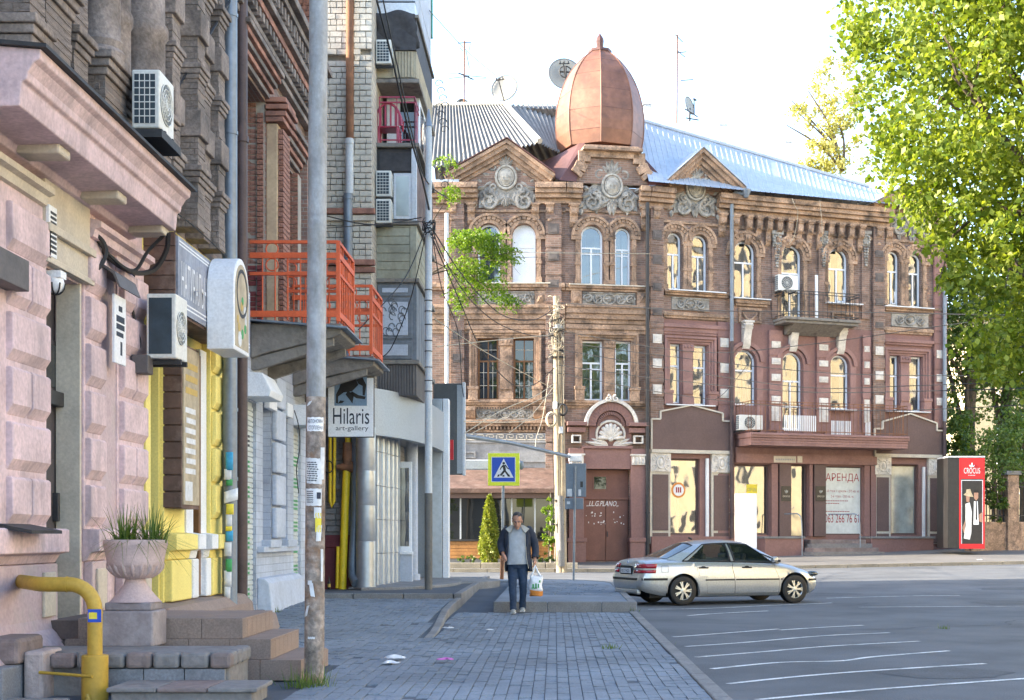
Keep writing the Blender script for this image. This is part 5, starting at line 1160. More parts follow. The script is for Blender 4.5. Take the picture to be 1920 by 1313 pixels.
# upper dark brick storey: piers, pedestals, columns
bset = []
for k in range(6):
    g = MB(); g.cbox((0, 0, 0), (.01, .01, .01)); a, b, c = .5, .5, .5
    vs = [(x*.5+RNG.normal(0, .012), y*.5+RNG.normal(0, .012), z*.5+RNG.normal(0, .02)) for x, y, z in ((-1,-1,-1),(1,-1,-1),(1,1,-1),(-1,1,-1),(-1,-1,1),(1,-1,1),(1,1,1),(-1,1,1))]
    me = bpy.data.meshes.new('brick'); me.from_pydata(vs, [], [(0,3,2,1),(4,5,6,7),(0,1,5,4),(1,2,6,5),(2,3,7,6),(3,0,4,7)]); bset.append(me)
def bricks_of(mt):
    out = []
    for me in bset: m2 = me.copy(); m2.materials.append(M[mt]); out.append(m2)
    return out
BD, BR, BW = bricks_of('darkbrick'), bricks_of('redbrick_piece'), bricks_of('whitebrick')
bcount = {}
def brick(par, set_, c, s, stuff=None):
    k = (par.name, ); bcount[k] = bcount.get(k, 0)+1
    if bcount[k] > 290 or stuff is not None:
        if stuff is None: return False
        stuff.cbox(c, s); return True
    o = bpy.data.objects.new('brick', set_[RNG.integers(6)]); COL.objects.link(o); o.parent = par
    o.location = W[par].inverted() @ Vector(c); o.scale = s; return True
SB = MB()
def pier(u0, u1, w, z0, z1, caps=(), brk=True, mt='darkbrick', round_=False):
    bx(A, 'pier', 'darkwall', u0+.008, u1-.008, -.05, w-.008, z0, z1, bev=0)
    if brk:
        z = z0+.01; k = 0
        while z < z1-.06:
            half = (k % 2); ed_ = (0, .36, .7, 1) if half else (0, .2, .54, .86, 1)
            for a, b in zip(ed_[:-1], ed_[1:]):
                cw = -5+w*(a+b)/2+RNG.normal(0, .004)
                c = (cw, (u0+u1)/2, z+.036); s_ = (w*(b-a)-.008, u1-u0+RNG.normal(0, .004), .069)
                if not brick(A, BD, c, s_): SB.cbox(c, s_)
            z += .078; k += 1
    for zc, h, p in caps:
        for i, (dz, pp) in enumerate(((0, .3), (.33, .62), (.66, 1))): bx(A, 'pier_cap', 'darkbrick', u0-p*pp, u1+p*pp, 0, w+p*pp, zc+h*dz, zc+h*(dz+.33), bev=.012)
pier(11.9, 12.25, .5, 5.5, 6.6, [(5.62, .25, .08)]); pier(12.5, 13.15, .42, 5.5, 7.2, [(6.28, .26, .1)]); pier(13.4, 13.8, .36, 5.5, 7.2, [(6.1, .22, .08)], brk=True)
pier(14.2, 14.9, .4, 5.5, 6.12, [(6.12, .24, .1)]); pier(15.0, 15.4, .32, 5.5, 6.0, [(6.0, .2, .08)])
for u, w, r, z0 in ((14.55, .24, .2, 6.36), (15.2, .18, .17, 6.2), (16.0, .26, .24, 6.35)):
    g = MB(); x = -5+w; g.lathe((x, u, 0), [(r*1.25, z0), (r*1.3, z0+.08), (r*1.1, z0+.13), (r*1.18, z0+.2), (r, z0+.26), (r, z0+.75), (r*1.15, z0+.8), (r*1.15, z0+.9), (r, z0+.95), (r*.95, z0+2.4)], 16); g.build('column', M['darkbrick'], A, smooth=40)
pier(15.75, 16.3, .5, 5.5, 6.1, [(6.1, .2, .09)], brk=True)
for u0, w in ((17.25, .25), (18.05, .36), (18.75, .26), (19.42, .3)):
    pier(u0, u0+.36, w, 5.42, 11.5, [(6.0, .22, .07), (7.35, .2, .06), (8.6, .22, .08), (10.1, .2, .06)], brk=u0 < 20)
    for zc in (6.6, 7.9, 9.2): bx(A, 'pier_block', 'darkbrick', u0-.04, u0+.4, 0, w+.05, zc, zc+.34, bev=.015)
if SB.f: SB.build('brick_course', M['darkbrick'], A)['kind'] = 'stuff'
for u0, u1 in ((17.65, 18.0), (19.35, 19.7)): bx(A, 'window_frame', 'white', u0, u1, -.02, .03, 6.3, 10.5)
# yellow shop: shutter, white pilasters, ledge, plinth
sh = bx(A, 'roller_shutter', 'shutter', 17.02, 17.5, -.2, -.12, .45, 3.95, bev=0)
for k in range(34): bx(sh, 'shutter_slat', 'shutter', 17.04, 17.48, -.125, -.1+.002*(k % 2), .48+.1*k, .56+.1*k, bev=.01)
bx(A, 'white_pilaster', 'white', 18.6, 18.96, 0, .06, .58, 3.9); bx(A, 'white_pilaster', 'white', 19.3, 19.64, 0, .07, .58, 4.0); bx(A, 'door_frame', 'brownwin', 19.18, 19.29, -.02, .08, .58, 3.9); bx(A, 'glass_door', 'glassdark', 18.97, 19.22, -.16, -.12, .6, 3.95)
bx(A, 'yellow_pilaster', 'yellow', 19.66, 20.4, 0, .12, .55, 4.2); bx(A, 'yellow_pilaster', 'yellow', 17.55, 18.55, 0, .05, .55, 4.2); bx(A, 'yellow_pilaster', 'yellow', 16.8, 17.0, 0, .05, .55, 4.2)
for k in range(5):
    z0 = 1.62+.52*k; g = MB(WL); g.prof([(.12, z0+.03), (.12, z0+.5), (.19, z0+.5), (.19, z0+.12), (.14, z0+.03)], 19.7, 20.15); g.build('rusticated_block', M['yellow'], A, bevel=.01)
for u0, u1, m2, e in ((17.55, 18.59, 'yellow', .22), (18.6, 18.96, 'white', .24), (19.3, 19.64, 'white', .24), (19.65, 20.4, 'yellow', .26)):
    g = MB(WL); g.prof([(.02, 1.08), (.1, 1.1), (.12, 1.2), (e, 1.22), (e, 1.42), (.02, 1.45)], u0, u1); g.build('ledge', M[m2], A, bevel=.01); bx(A, 'pilaster_base', m2, u0+.04, u1-.04, 0, .15, .56, 1.09, bev=.02)
g = MB(WL); g.prof([(0, -.1), (.5, -.1), (.42, .4), (.3, .52), (0, .56)], 16.85, 21.05); g.build('shop_plinth', M['browntile'], A, bevel=.02)
# hanging menu board of brown planks
bd = MB(WL).box(17.58, 18.42, .06, .27, 1.75, 3.85).build('menu_board', M['woodbrown'], None); tag(bd, 'brown plank menu board on the yellow wall with tan price list', 'sign')
for k in range(10): bx(bd, 'plank', 'woodbrown', 17.55, 17.58, .04, .275+.004*(k % 2), 1.76+.21*k, 1.95+.21*k, bev=.006)
pf = bx(bd, 'price_list', 'signtan', 17.62, 18.4, .27, .285, 1.8, 3.82, bev=0)
for r_ in range(3): bx(bd, 'print_mark', 'gold', 17.72, 18.3, .285, .288, 3.55-.16*r_, 3.63-.16*r_, bev=0)
for r_ in range(7): bx(bd, 'print_mark', 'paper', 17.7+.05*(r_ % 2), 18.2, .285, .288, 2.98-.13*r_, 3.05-.13*r_, bev=0)
bx(bd, 'print_mark', 'paper', 17.7, 18.05, .285, .288, 1.85, 2.1, bev=0)
# long fascia sign, its plank end, and the round-topped light box
sg = MB(WL).box(16.88, 20.9, .0, .38, 4.12, 5.08).build('shop_sign', M['woodbrown'], None); tag(sg, 'long blue grey shop sign with white Cyrillic lettering above the yellow shop', 'sign')
for k in range(7): bx(sg, 'plank', 'woodbrown', 16.85, 16.88, 0, .385+.003*(k % 2), 3.86+.178*k, 4.03+.178*k, bev=.006)
bx(sg, 'sign_face', 'signgrey', 16.9, 20.9, .38, .41, 4.15, 5.06, bev=0)
for z in (4.22, 4.27, 4.96, 5.0): bx(sg, 'print_line', 'signwhite', 16.95, 20.85, .41, .413, z, z+.02, bev=0)
fs = WL.off(.0); text('НАТУРАЛЬН', .4, M['signwhite'], 'lettering', sg, WL, 17.66, 4.36, w=.4135, width=1.22, sy=1.45)
g = MB(WL); u0, u1 = 18.25, 19.15; g.prism([(u0, 3.86), (u1, 3.86)]+[((u0+u1)/2+.45*math.cos(t), 4.68+.45*math.sin(t)) for t in [math.pi*k/14 for k in range(15)]], .42, .78); lb = g.build('light_box_sign', M['signwhite'], None, bevel=.015); tag(lb, 'white arch-topped light box with a picture on the blue grey shop sign', 'sign')
g = MB(WL); g.prism([(u0+.06, 3.92), (u1-.06, 3.92)]+[((u0+u1)/2+.39*math.cos(t), 4.66+.39*math.sin(t)) for t in [math.pi*k/14 for k in range(15)]], .78, .786); g.build('picture', M['signtan'], lb)
g = MB(WL); g.ring(((u0+u1)/2, 4.66), .28, .33, .786, .79, 0, math.pi*2, 20); g.build('printed_ring', M['darktext'], lb)
for k in range(9):
    g = MB(WL); a = RNG.uniform(u0+.1, u1-.2); b = RNG.uniform(3.95, 4.6); g.disc((a+.06, b), RNG.uniform(.05, .11), .786, .789, 10); g.build('printed_patch', M[['greenprint', 'gold', 'paper'][k % 3]], lb)
# downpipes at the house joint
g = MB(); x = -4.7; PY_ = 20.06; g.tube([(x, PY_, 0), (x, PY_, 11.4)], .11, 12); 
for z in (2.2, 3.2, 5.3, 7.2, 8.9): g.tube([(x, PY_, z), (x, PY_, z+.05)], .122, 12)
dp = g.build('downpipe', M['galv'], A, smooth=50)
# ------------------------------------------------------------------ red brick house with orange balconies
B = thing('brick_house', 'old red brick house with grey painted ground floor and orange balconies', 'house', (-5, 25, .2))
O1 = [rectp(22.55, 24.0, 5.0, 8.9), rectp(25.2, 26.5, 5.0, 8.3)]
mb = MB(WL); mb.holed(rectp(21.3, 28.3, 4.55, 12.5), O1, 0, .45); mb.build('upper_wall', M['redbrick'], B)
O2 = [rectp(22.28, 23.22, .15, 3.62), rectp(23.75, 24.45, 1.32, 3.72), rectp(25.35, 25.95, 1.32, 3.72), rectp(26.55, 27.3, .2, 3.5)]
mb = MB(WL); mb.holed(rectp(21.3, 28.3, -.1, 4.55), O2, 0, .3); mb.build('ground_wall', M['greybrick'], B)
MB(WL).box(28.3, 30.33, -4.2, -.8, -.1, 12.4).build('sun_gap_block', M['redbrick'], B)  # unseen block, added to keep sun from slipping between the two houses
mb = MB(WL); mb.box(21.3, 28.3, -4, -.6, -.1, 12.5); mb.build('inner_wall', M['redbrick'], B)
g = MB(WL); g.add([(21.2, .5, 12.5), (28.4, .5, 12.5), (28.4, -4.2, 13.6), (21.2, -4.2, 13.6), (21.2, .5, 12.6), (28.4, .5, 12.6), (28.4, -4.2, 13.7), (21.2, -4.2, 13.7)], [(0,3,2,1),(4,5,6,7),(0,1,5,4),(1,2,6,5),(2,3,7,6),(3,0,4,7)]); g.build('roof', M['maroon'], B)
for o_ in O1: bx(B, 'window_pane', 'glassdark', o_[0][0], o_[1][0], -.4, -.36, o_[0][1], o_[2][1], bev=0)
bx(B, 'window_frame', 'pale_metal', 22.55, 22.7, -.36, -.3, 5, 8.9)
SB = MB()
def bjamb(u, w0, w1, z0, z1, set_, hh=.085, par=B, depth=.25):
    z = z0; k = 0
    while z < z1-.05:
        n = max(1, round((w1-w0)/.16)); off_ = .5 if (k % 2 and n > 1) else 0
        ed = [w0]+[w0+(w1-w0)*(i+off_)/n for i in range(0 if off_ else 1, n)]+[w1]; ed = sorted(set(ed))
        for a, b in zip(ed[:-1], ed[1:]):
            c = (-5+(a+b)/2, u+depth/2+RNG.normal(0, .006), z+hh/2); s_ = (b-a-.012, depth, hh-.014)
            if not brick(par, set_, c, s_): SB.cbox(c, s_)
        z += hh; k += 1
BP = bricks_of('redpaint')
bx(B, 'jamb_core', 'mortar_pale', 23.98, 24.3, -.36, -.02, 5.0, 8.9, bev=0)
bjamb(23.97, -.33, -.16, 6.1, 8.85, BR, .09); bjamb(23.97, -.33, -.16, 5.0, 6.1, BP, .09); bjamb(23.93, -.145, -.03, 6.1, 8.75, BR, .09); bjamb(23.93, -.145, -.03, 5.0, 6.1, BP, .09)
bx(B, 'plaster_pilaster', 'tanplaster', 24.02, 24.7, 0, .2, 4.95, 8.55, bev=.02); bjamb(24.05, .2, .3, 4.95, 8.5, BR, .09, depth=.6)
for z, w in ((8.56, .32), (8.66, .36), (8.78, .4), (8.9, .36)): bx(B, 'brick_course', 'redbrick_piece', 23.95, 24.85, 0, w, z, z+.085, bev=.01)
bjamb(24.9, .0, .16, 4.95, 8.3, BR, .09, depth=.25); bx(B, 'jamb_core', 'mortar_pale', 26.48, 26.8, -.36, .1, 5, 8.3, bev=0); bjamb(26.46, -.3, .1, 5.0, 8.3, BR, .09)
bx(B, 'pilaster', 'redbrick', 26.9, 27.5, 0, .2, 4.95, 8.8, bev=0); bx(B, 'pilaster', 'redbrick', 27.75, 28.25, 0, .3, 4.6, 11.0, bev=0)
if SB.f: SB.build('brick_jamb', M['redbrick_piece'], B)['kind'] = 'stuff'
# stepped brick window heads and the heavy cornice
for u0, u1, z in ((21.6, 24.0, 8.95), (24.9, 26.8, 8.4)):
    for k in range(5):
        bx(B, 'stepped_head', 'redbrick_piece' if k % 2 else 'darkbrick', u0-.04*k, u1+.04*k, -.02, .08+.055*k, z+.1*k, z+.085+.1*k, bev=.01)
for z, w, h, m2 in ((9.5, .14, .1, 'darkbrick'), (9.62, .2, .1, 'darkbrick'), (9.9, .3, .12, 'redbrick_piece'), (10.04, .38, .12, 'darkbrick'), (10.4, .46, .12, 'darkbrick'), (10.54, .56, .14, 'darkbrick')): bx(B, 'cornice_course', m2, 21.3, 27.7, -.02, w, z, z+h, bev=.012)
k = 21.4
while k < 27.6:
    bx(B, 'dentil', 'darkbrick', k, k+.13, -.02, .28, 9.74, 9.89, bev=.01); bx(B, 'dentil', 'darkbrick', k+.02, k+.12, -.02, .42, 10.18, 10.39, bev=.01); k += .27
for u in (22.3, 24.4, 26.6): g = MB(WL); g.prof([(0, 9.75), (.12, 9.75), (.44, 10.39), (0, 10.39)], u, u+.2); g.build('console', M['darkbrick'], B, bevel=.01)
bx(B, 'attic_pier', 'redbrick', 26.7, 27.6, 0, .45, 10.7, 12.6, bev=0)
SB = MB()
bjamb(26.66, 0, .47, 10.72, 12.55, BR, .11, depth=.3)
if SB.f: SB.build('brick_jamb', M['redbrick_piece'], B)['kind'] = 'stuff'
g = MB(); x = -4.86; g.tube([(x, 21.5, .0), (x, 21.5, 9.8)], .1, 10)
for z in (4.5, 7.5): g.tube([(x, 21.5, z), (x, 21.5, z+.09)], .118, 10)
g.build('downpipe', M['brownpipe'], B, smooth=50)
# ground floor: shutters, window niches, blocks, sloped plinth
for u0, u1, z0, z1, nm in ((22.28, 23.22, .15, 3.62, 'a'), (26.55, 27.3, .2, 3.5, 'b')):
    sh = bx(B, 'roller_shutter', 'shutterpale', u0, u1, -.12, -.07, z0, z1, bev=0); n = int((z1-z0)/.085)
    for k in range(n): bx(sh, 'shutter_slat', 'shutterpale', u0+.02, u1-.02, -.07, -.045, z0+.01+.085*k, z0+.08+.085*k, bev=.012)
    for r_ in range(7):
        for q in range(3):
            for l in range(3): bx(sh, 'print_mark', 'greenprint' if (r_ > 0 or nm == 'b') else 'darktext', u0+.2+.16*q, u0+.32+.16*q, -.045, -.041, z1-.75-.42*r_+.075*l, z1-.71-.42*r_+.075*l, bev=0)
    g = MB(WL); g.prof([(0, z1+.02), (.42, z1+.02), (.45, z1+.12), (.3, z1+.4), (0, z1+.42)], u0-.02, u1+.05); g.build('shutter_housing', M['white'], B, bevel=.012)
for u0, u1 in ((23.75, 24.45), (25.35, 25.95)):
    bx(B, 'boarded_window', 'greypaint', u0, u1, -.29, -.22, 1.32, 3.72); bx(B, 'window_head', 'white', u0+.1, u1+.05, .0, .1, 3.6, 3.85); bx(B, 'sill', 'greypaint', u0-.1, u1+.15, -.2, .16, 1.2, 1.33)
bx(B, 'sill_course', 'greypieces', 23.3, 26.5, 0, .12, 1.12, 1.22)
for k in range(5): bx(B, 'painted_block', 'greypieces', 24.48, 25.32, 0, .1, 1.36+.58*k, 1.9+.58*k, bev=.03)
g = MB(WL); g.prof([(0, -.1), (.28, -.1), (.2, .6), (.12, .68), (0, .7)], 23.3, 26.5); g.build('sloped_plinth', M['greypieces'], B, bevel=.02)
bx(B, 'stone_base', 'oldstone', 22.2, 23.3, -.05, .14, -.1, .16, bev=.02)
# orange balconies
def obalcony(y0, y1, w, z, n):
    g = MB(WL); g.prof([(0, z-.6), (0, z-.03), (w+.05, z-.03), (w+.05, z-.2), (w-.1, z-.26), (.9, z-.36), (.3, z-.5)], y0+.05, y1-.05); sl_ = g.build('balcony_slab', M['slab'], B, bevel=.02)
    g = MB(WL); g.add([(y0-.08, -.0, z+.03), (y1+.08, 0, z+.03), (y1+.1, w+.16, z-.1), (y0-.1, w+.16, z-.1), (y0-.08, 0, z), (y1+.08, 0, z), (y1+.1, w+.16, z-.13), (y0-.1, w+.16, z-.13)], [(0,1,2,3),(7,6,5,4),(0,4,5,1),(1,5,6,2),(2,6,7,3),(3,7,4,0)]); g.build('balcony_flashing', M['galv'], sl_)
    for u in (y0+.12, y1-.25): g = MB(WL); g.prof([(0, z-.78), (.1, z-.78), (w-.1, z-.38), (w-.1, z-.25), (0, z-.6)], u, u+.14); g.build('balcony_beam', M['slab'], sl_)
    rl = thing; pa = [(y0+.03, .0), (y0+.03, w), (y1-.03, w), (y1-.03, 0)]
    g = MB(WL)
    for v, hh in ((z+1.3, .05), (z+1.08, .09), (z+.78, .05), (z+.12, .1)):
        for a, b in zip(pa[:-1], pa[1:]): g.bar((a[0], a[1], v), (b[0], b[1], v), .05, hh)
    for p in pa[1:3]: g.bar((p[0], p[1], z), (p[0], p[1], z+1.3), .06, .06)
    ra = g.build('railing', M['orange'], B)
    for a, b in zip(pa[:-1], pa[1:]):
        L = math.hypot(b[0]-a[0], b[1]-a[1]); k = int(L/.2)
        for i in range(1, k):
            t = i/k; u, w_ = a[0]+(b[0]-a[0])*t, a[1]+(b[1]-a[1])*t; MB(WL).tube([(u, w_, z+.02), (u, w_, z+1.08)], .013, 6).build('baluster', M['orange'], ra)
        for i in range(max(1, k//3)):
            t = (i+.5)/max(1, k//3); u, w_ = a[0]+(b[0]-a[0])*t, a[1]+(b[1]-a[1])*t; du, dw = (b[0]-a[0])/L, (b[1]-a[1])/L
            MB(WL).tube([(u+du*.1*math.cos(q), w_+dw*.1*math.cos(q), z+1.19+.1*math.sin(q)) for q in [2*math.pi*j/14 for j in range(14)]], .012, 5, closed=True).build('railing_ring', M['orange'], ra)
            MB(WL).tube([(u+du*.1*math.cos(q), w_+dw*.1*math.cos(q), z+.93+.1*math.sin(q)) for q in [2*math.pi*j/14 for j in range(14)]], .012, 5, closed=True).build('railing_ring', M['orange'], ra)
obalcony(22.72, 24.4, 1.45, 4.92, 8); obalcony(26.4, 28.0, 1.5, 4.86, 8)
# ------------------------------------------------------------------ white brick block with stacked balconies
C = thing('apartment_block', 'white brick apartment block with patched enclosed balconies', 'building', (-4.5, 34, .25))
FN = Fac((0, 30.4), (1, 0), (0, -1)); WC = Fac((-4.0, 0), (0, 1), (1, 0)); TOP = 17.5
mb = MB(FN); mb.box(-12, -4.05, -8.6, -.06, 0, TOP); mb.build('core_wall', M['mortar_pale'], C)
rowh = .129; z = 4.7; k = 0; SBW = MB(); nb = 0
wm = mat('white_brick_wall', (.5, .455, .385), .9, .22, 1.7, .4, 30)
WBM = brickmat('white_brick_side', (.52, .475, .4), (.42, .38, .33), (.3, .275, .24), bw=.27, bh=.129, ms=.012, stain=(.38, .34, .29), stain_amt=.4)
bx(C, 'side_wall', 'mortar_pale', 30.42, 39.0, -.04, .0, 0, TOP, fr=WC, bev=0).data.materials[0] = WBM
while z < TOP-.1:
    x = -4.0; hdr = (k % 3 == 1)
    first = True
    while x > -5.55:
        L = (.13 if hdr else .26)*(1 if not first else (.5 if k % 2 and not hdr else 1)); L *= RNG.uniform(.94, 1.06); first = False
        c = (x-L/2, 30.4+RNG.normal(0, .005), z+rowh/2); s_ = (L-.014, .15, rowh-.017)
        if x-L > -5.06 and z < 13.6 and nb < 296: brick(C, BW, c, s_); nb += 1
        else: SBW.cbox(c, s_)
        x -= L
    z += rowh; k += 1
SBW.build('brick', M['whitebrick'], C)['kind'] = 'stuff'
for za, w in ((8.28, .09), (8.42, .14), (7.15, .1), (7.3, .16)): bx(C, 'brick_ledge', 'whitebrick' if w < .1 else 'redbrick_piece', -5.5, -3.92, .07, .07+w, za, za+.12, fr=FN, bev=.01)
# downpipe on the end wall: rusty above, galvanised below
for z0, z1, m2, r, x in ((10.05, 14.5, 'rust', .085, -4.46), (8.85, 10.05, 'lamppost', .09, -4.47), (4.9, 8.85, 'galv', .1, -4.5)):
    g = MB(); g.tube([(x, 30.2, z0), (x, 30.2, z1)], r, 10); g.tube([(x, 30.2, z1-.12), (x, 30.2, z1-.04)], r*1.15, 10); g.build('downpipe', M[m2], C, smooth=50)
# lower part of the end wall: grey stone and maroon base
bx(C, 'lower_wall', 'oldstone', -5.6, -4.0, 0, .1, .2, 4.7, fr=FN, bev=0)
SBW = MB()
for r_ in range(22):
    x = -5.5+RNG.uniform(0, .2)
    while x < -4.1:
        L = min(RNG.uniform(.22, .4), -4.03-x); MB().cbox((x+L/2, 30.27+RNG.normal(0, .012), 1.55+.13*r_), (L-.02, .08, .115)).build('brick', M['oldstone'], C, bevel=.01); x += L
bx(C, 'base', 'maroonwall', -5.6, -4.0, .1, .2, .2, 1.42, fr=FN)
bx(C, 'base_coping', 'maroonwall', -5.62, -3.98, .2, .25, 1.15, 1.25, fr=FN)
# stacked balconies: y0..y1 along the street, w out from the wall
Y0, Y1, WB_ = 31.2, 35.2, .86
s3 = F/Y0
def zz(py): return Z_(py, Y0)
def end_boards(par, z0, z1, mt, h, w0=0, w1=WB_, nm='plank'):      # weathered boards on the end facing the street
    z = z0
    while z < z1-.01:
        hh = min(h, z1-z); bx(par, nm, mt, Y0-.03+RNG.uniform(-.006, .006), Y0, w0, w1, z+.008, z+hh-.004, fr=WC, bev=.006); z += h
def side_boards(par, z0, z1, mt, h, nm='plank', vert=False):
    if vert:
        u = Y0+.02
        while u < Y1-.02: bx(par, nm, mt, u, u+h-.012, WB_, WB_+.03+RNG.uniform(0, .006), z0, z1, fr=WC, bev=.005); u += h
    else:
        z = z0
        while z < z1-.01: bx(par, nm, mt, Y0, Y1, WB_, WB_+.03, z+.008, min(z+h, z1)-.004, fr=WC, bev=.006); z += h
def balc(nm, pya, pyb, mt): return bx(C, nm, mt, Y0, Y1, 0, WB_, zz(pyb), zz(pya), fr=WC, bev=0)
for py in (270, 415, 523, 676, 150): bx(C, 'balcony_floor', 'slab', Y0-.1, Y1+.1, -.02, WB_+.1, zz(py+8), zz(py), fr=WC, bev=.015)
b3 = balc('balcony_enclosure', 423, 523, 'olive'); end_boards(b3, zz(523), zz(424), 'olive', .19, 0, WB_-.12); side_boards(b3, zz(523), zz(424), 'olive', .19); bx(b3, 'corner_board', 'olive', Y0-.04, Y0+.05, WB_-.11, WB_+.035, zz(523), zz(424), fr=WC)
b4 = balc('balcony_enclosure', 531, 676, 'greywood'); side_boards(b4, zz(674), zz(532), 'greywood', .16, vert=True)
for a, b, c2, d_ in ((.02, .8, 640, 674), (.02, .8, 560, 636), (.02, .8, 534, 556)):
    bx(b4, 'panel', 'greywood', Y0-.03, Y0, a, b, zz(d_), zz(c2), fr=WC, bev=.015); bx(b4, 'inner_panel', 'greypaint', Y0-.045, Y0-.03, a+.1, b-.1, zz(d_)+.08, zz(c2)-.08, fr=WC, bev=.01)
for k in range(16):
    g = MB(WC); u = .14+RNG.uniform(0, .5); v = RNG.uniform(zz(628), zz(566)); g.tube([(Y0-.05, u+.07*math.cos(t), v+.09*math.sin(t)) for t in [q*.7 for q in range(8)]], .012, 5); g.build('lattice_scroll', M['greywood'], b4)
b5 = balc('balcony_enclosure', 684, 742, 'corrdark'); k = 0
while k < WB_-.04: bx(b5, 'corrugation', 'corrdark', Y0-.04, Y0, k, k+.035, zz(742), zz(684), fr=WC, bev=.008); k += .062
k = Y0
while k < Y1: bx(b5, 'corrugation', 'corrdark', k, k+.06, WB_, WB_+.035, zz(742), zz(684), fr=WC, bev=.01); k += .11
b2 = balc('balcony_enclosure', 326, 415, 'woodbrown'); bx(b2, 'panel', 'bitumen', Y0-.03, Y0, .05, .78, zz(322), zz(287), fr=WC); 
bx(C, 'balcony_enclosure', 'bitumen', Y0, Y1, 0, WB_, zz(326), zz(280), fr=WC, bev=0)
fr_ = bx(b2, 'window_frame', 'pale_metal', Y0-.05, Y0, .38, .78, zz(412), zz(326), fr=WC); bx(b2, 'window_pane', 'glassgrey', Y0-.06, Y0-.05, .44, .72, zz(406), zz(332), fr=WC, bev=0); bx(b2, 'corner_post', 'pale_metal', Y0-.06, Y0+.04, .78, WB_+.04, zz(415), zz(280), fr=WC); side_boards(b2, zz(412), zz(290), 'woodbrown', .3, vert=True)
# open balcony with a plastic chair; white glazed balcony behind it
g = rail(WC.off(0), Y0+.05, Y1-.05, WB_-.02, zz(270), zz(181), 12); g.build('balcony_rail', M['pinkplastic'], C)
gz = bx(C, 'glazed_balcony', 'whitewin', Y0+1.0, Y1, .1, WB_, zz(270)+.02, zz(155), fr=WC); 
for a, b in ((.42, .8),): bx(gz, 'window_pane', 'glassdark', Y0+.985, Y0+1.0, a, b, zz(262), zz(167), fr=WC, bev=0)
for k in range(3): bx(gz, 'window_pane', 'glass', Y0+1.2+k*.95, Y0+1.95+k*.95, WB_, WB_+.012, zz(262), zz(170), fr=WC, bev=0)
ct = bx(C, 'balcony_enclosure', 'corrpale', Y0, Y1, 0, WB_, zz(146), zz(96), fr=WC, bev=0); k = .36
while k < WB_-.03: bx(ct, 'corrugation', 'corrpale', Y0-.035, Y0, k, k+.04, zz(146), zz(97), fr=WC, bev=.008); k += .068
k = Y0
while k < Y1: bx(ct, 'corrugation', 'corrpale', k, k+.06, WB_, WB_+.035, zz(146), zz(97), fr=WC, bev=.01); k += .11
g = MB(WC); g.grid(lambda u, v: (Y0-.12+.5*u*0+(1-v)*.1+.03*math.sin(9*u+5*v), -.02+u*(WB_+.02+.1*(1-v))+.02*math.sin(13*v), zz(97)+.05+v*.8+.04*math.sin(7*u+v*4)), 14, 8); g.build('tarpaulin', M['bitumen'], ct, smooth=180, thick=.02)
bx(ct, 'canopy', 'bitumen', Y0-.06, Y1, 0, WB_+.03, zz(96), zz(38), fr=WC)
for py, m2 in ((30, 'pale_metal'), (0, 'greypaint')): bx(C, 'balcony_enclosure', m2, Y0, Y1, 0, WB_, zz(py+6), zz(py-28), fr=WC); 
bx(C, 'balcony_floor', 'slab', Y0-.08, Y1+.1, 0, WB_+.08, zz(36), zz(30), fr=WC)
bx(C, 'balcony_enclosure', 'greypaint', Y0, Y1, 0, WB_, zz(-30), TOP-.4, fr=WC)
bx(C, 'balcony_enclosure', 'green', 35.25, 35.55, .1, .88, Z_(110, 37), Z_(-20, 37), fr=WC); bx(C, 'balcony_enclosure', 'whitewin', 35.3, 38, .0, .55, Z_(300, 37), Z_(150, 37), fr=WC); bx(C, 'balcony_enclosure', 'greypaint', 35.3, 38, .0, .5, Z_(700, 37), Z_(305, 37), fr=WC); bx(C, 'balcony_enclosure', 'corrdark', 35.3, 38.1, .0, .53, Z_(755, 37), Z_(590, 37), fr=WC)
bx(C, 'roof', 'darkmetal', 30.2, 39.2, -8.2, 1.3, TOP, TOP+.15, fr=WC)
# scroll brackets on the far balcony corners
for py in (150, 195, 300):
    g = MB()
    for k in range(4): x = -2.96+.05*k; zc = Z_(py+k*14, 35); spiral(g.__class__() if False else g, (x, zc), .12, 1.1, 1, 35.3, .012, 0, 14)
    g.build('iron_scroll', M['darkmetal'], C)
# ------------------------------------------------------------------ silver gallery shop front
G = thing('gallery_shopfront', 'curved silver grey shop front with fluted metal columns', 'shop front', (-3.6, 33.5, .25))
def arcpt(t, o=0): # curved line of the front, t 0..1, from the end wall round to the pillar
    a = Vector((-4.34, 29.72)); b = Vector((-2.95, 30.9)); c = Vector((-2.9, 36.6)); p = a*(1-t)**2+b*2*t*(1-t)+c*t*t
    d = ((b-a)*2*(1-t)+(c-b)*2*t).normalized(); n_ = Vector((d.y, -d.x)); return p+n_*o
g = MB(); N = 18
for i in range(N+1):
    for o_, z in ((0, 3.6), (0, 4.62), (-.18, 4.62), (-.18, 3.6)): p = arcpt(i/N, o_); g.v.append((p.x, p.y, z))
for i in range(N):
    for k in range(4): g.f.append((i*4+k, i*4+(k+1) % 4, (i+1)*4+(k+1) % 4, (i+1)*4+k))
g.f += [(3, 2, 1, 0), (N*4, N*4+1, N*4+2, N*4+3)]
g.build('fascia', M['silvermat'], G, smooth=40)
g = MB(); n_ = 14; ps = [arcpt(i/n_, -.12) for i in range(n_+1)]+[Vector((-4.0, 36.6)), Vector((-4.4, 31))]
g.add([(p.x, p.y, 3.75) for p in ps], [tuple(range(len(ps)))]); g.add([(p.x, p.y, 4.2) for p in ps], [tuple(range(len(ps)))]); g.build('soffit', M['silvermat'], G)
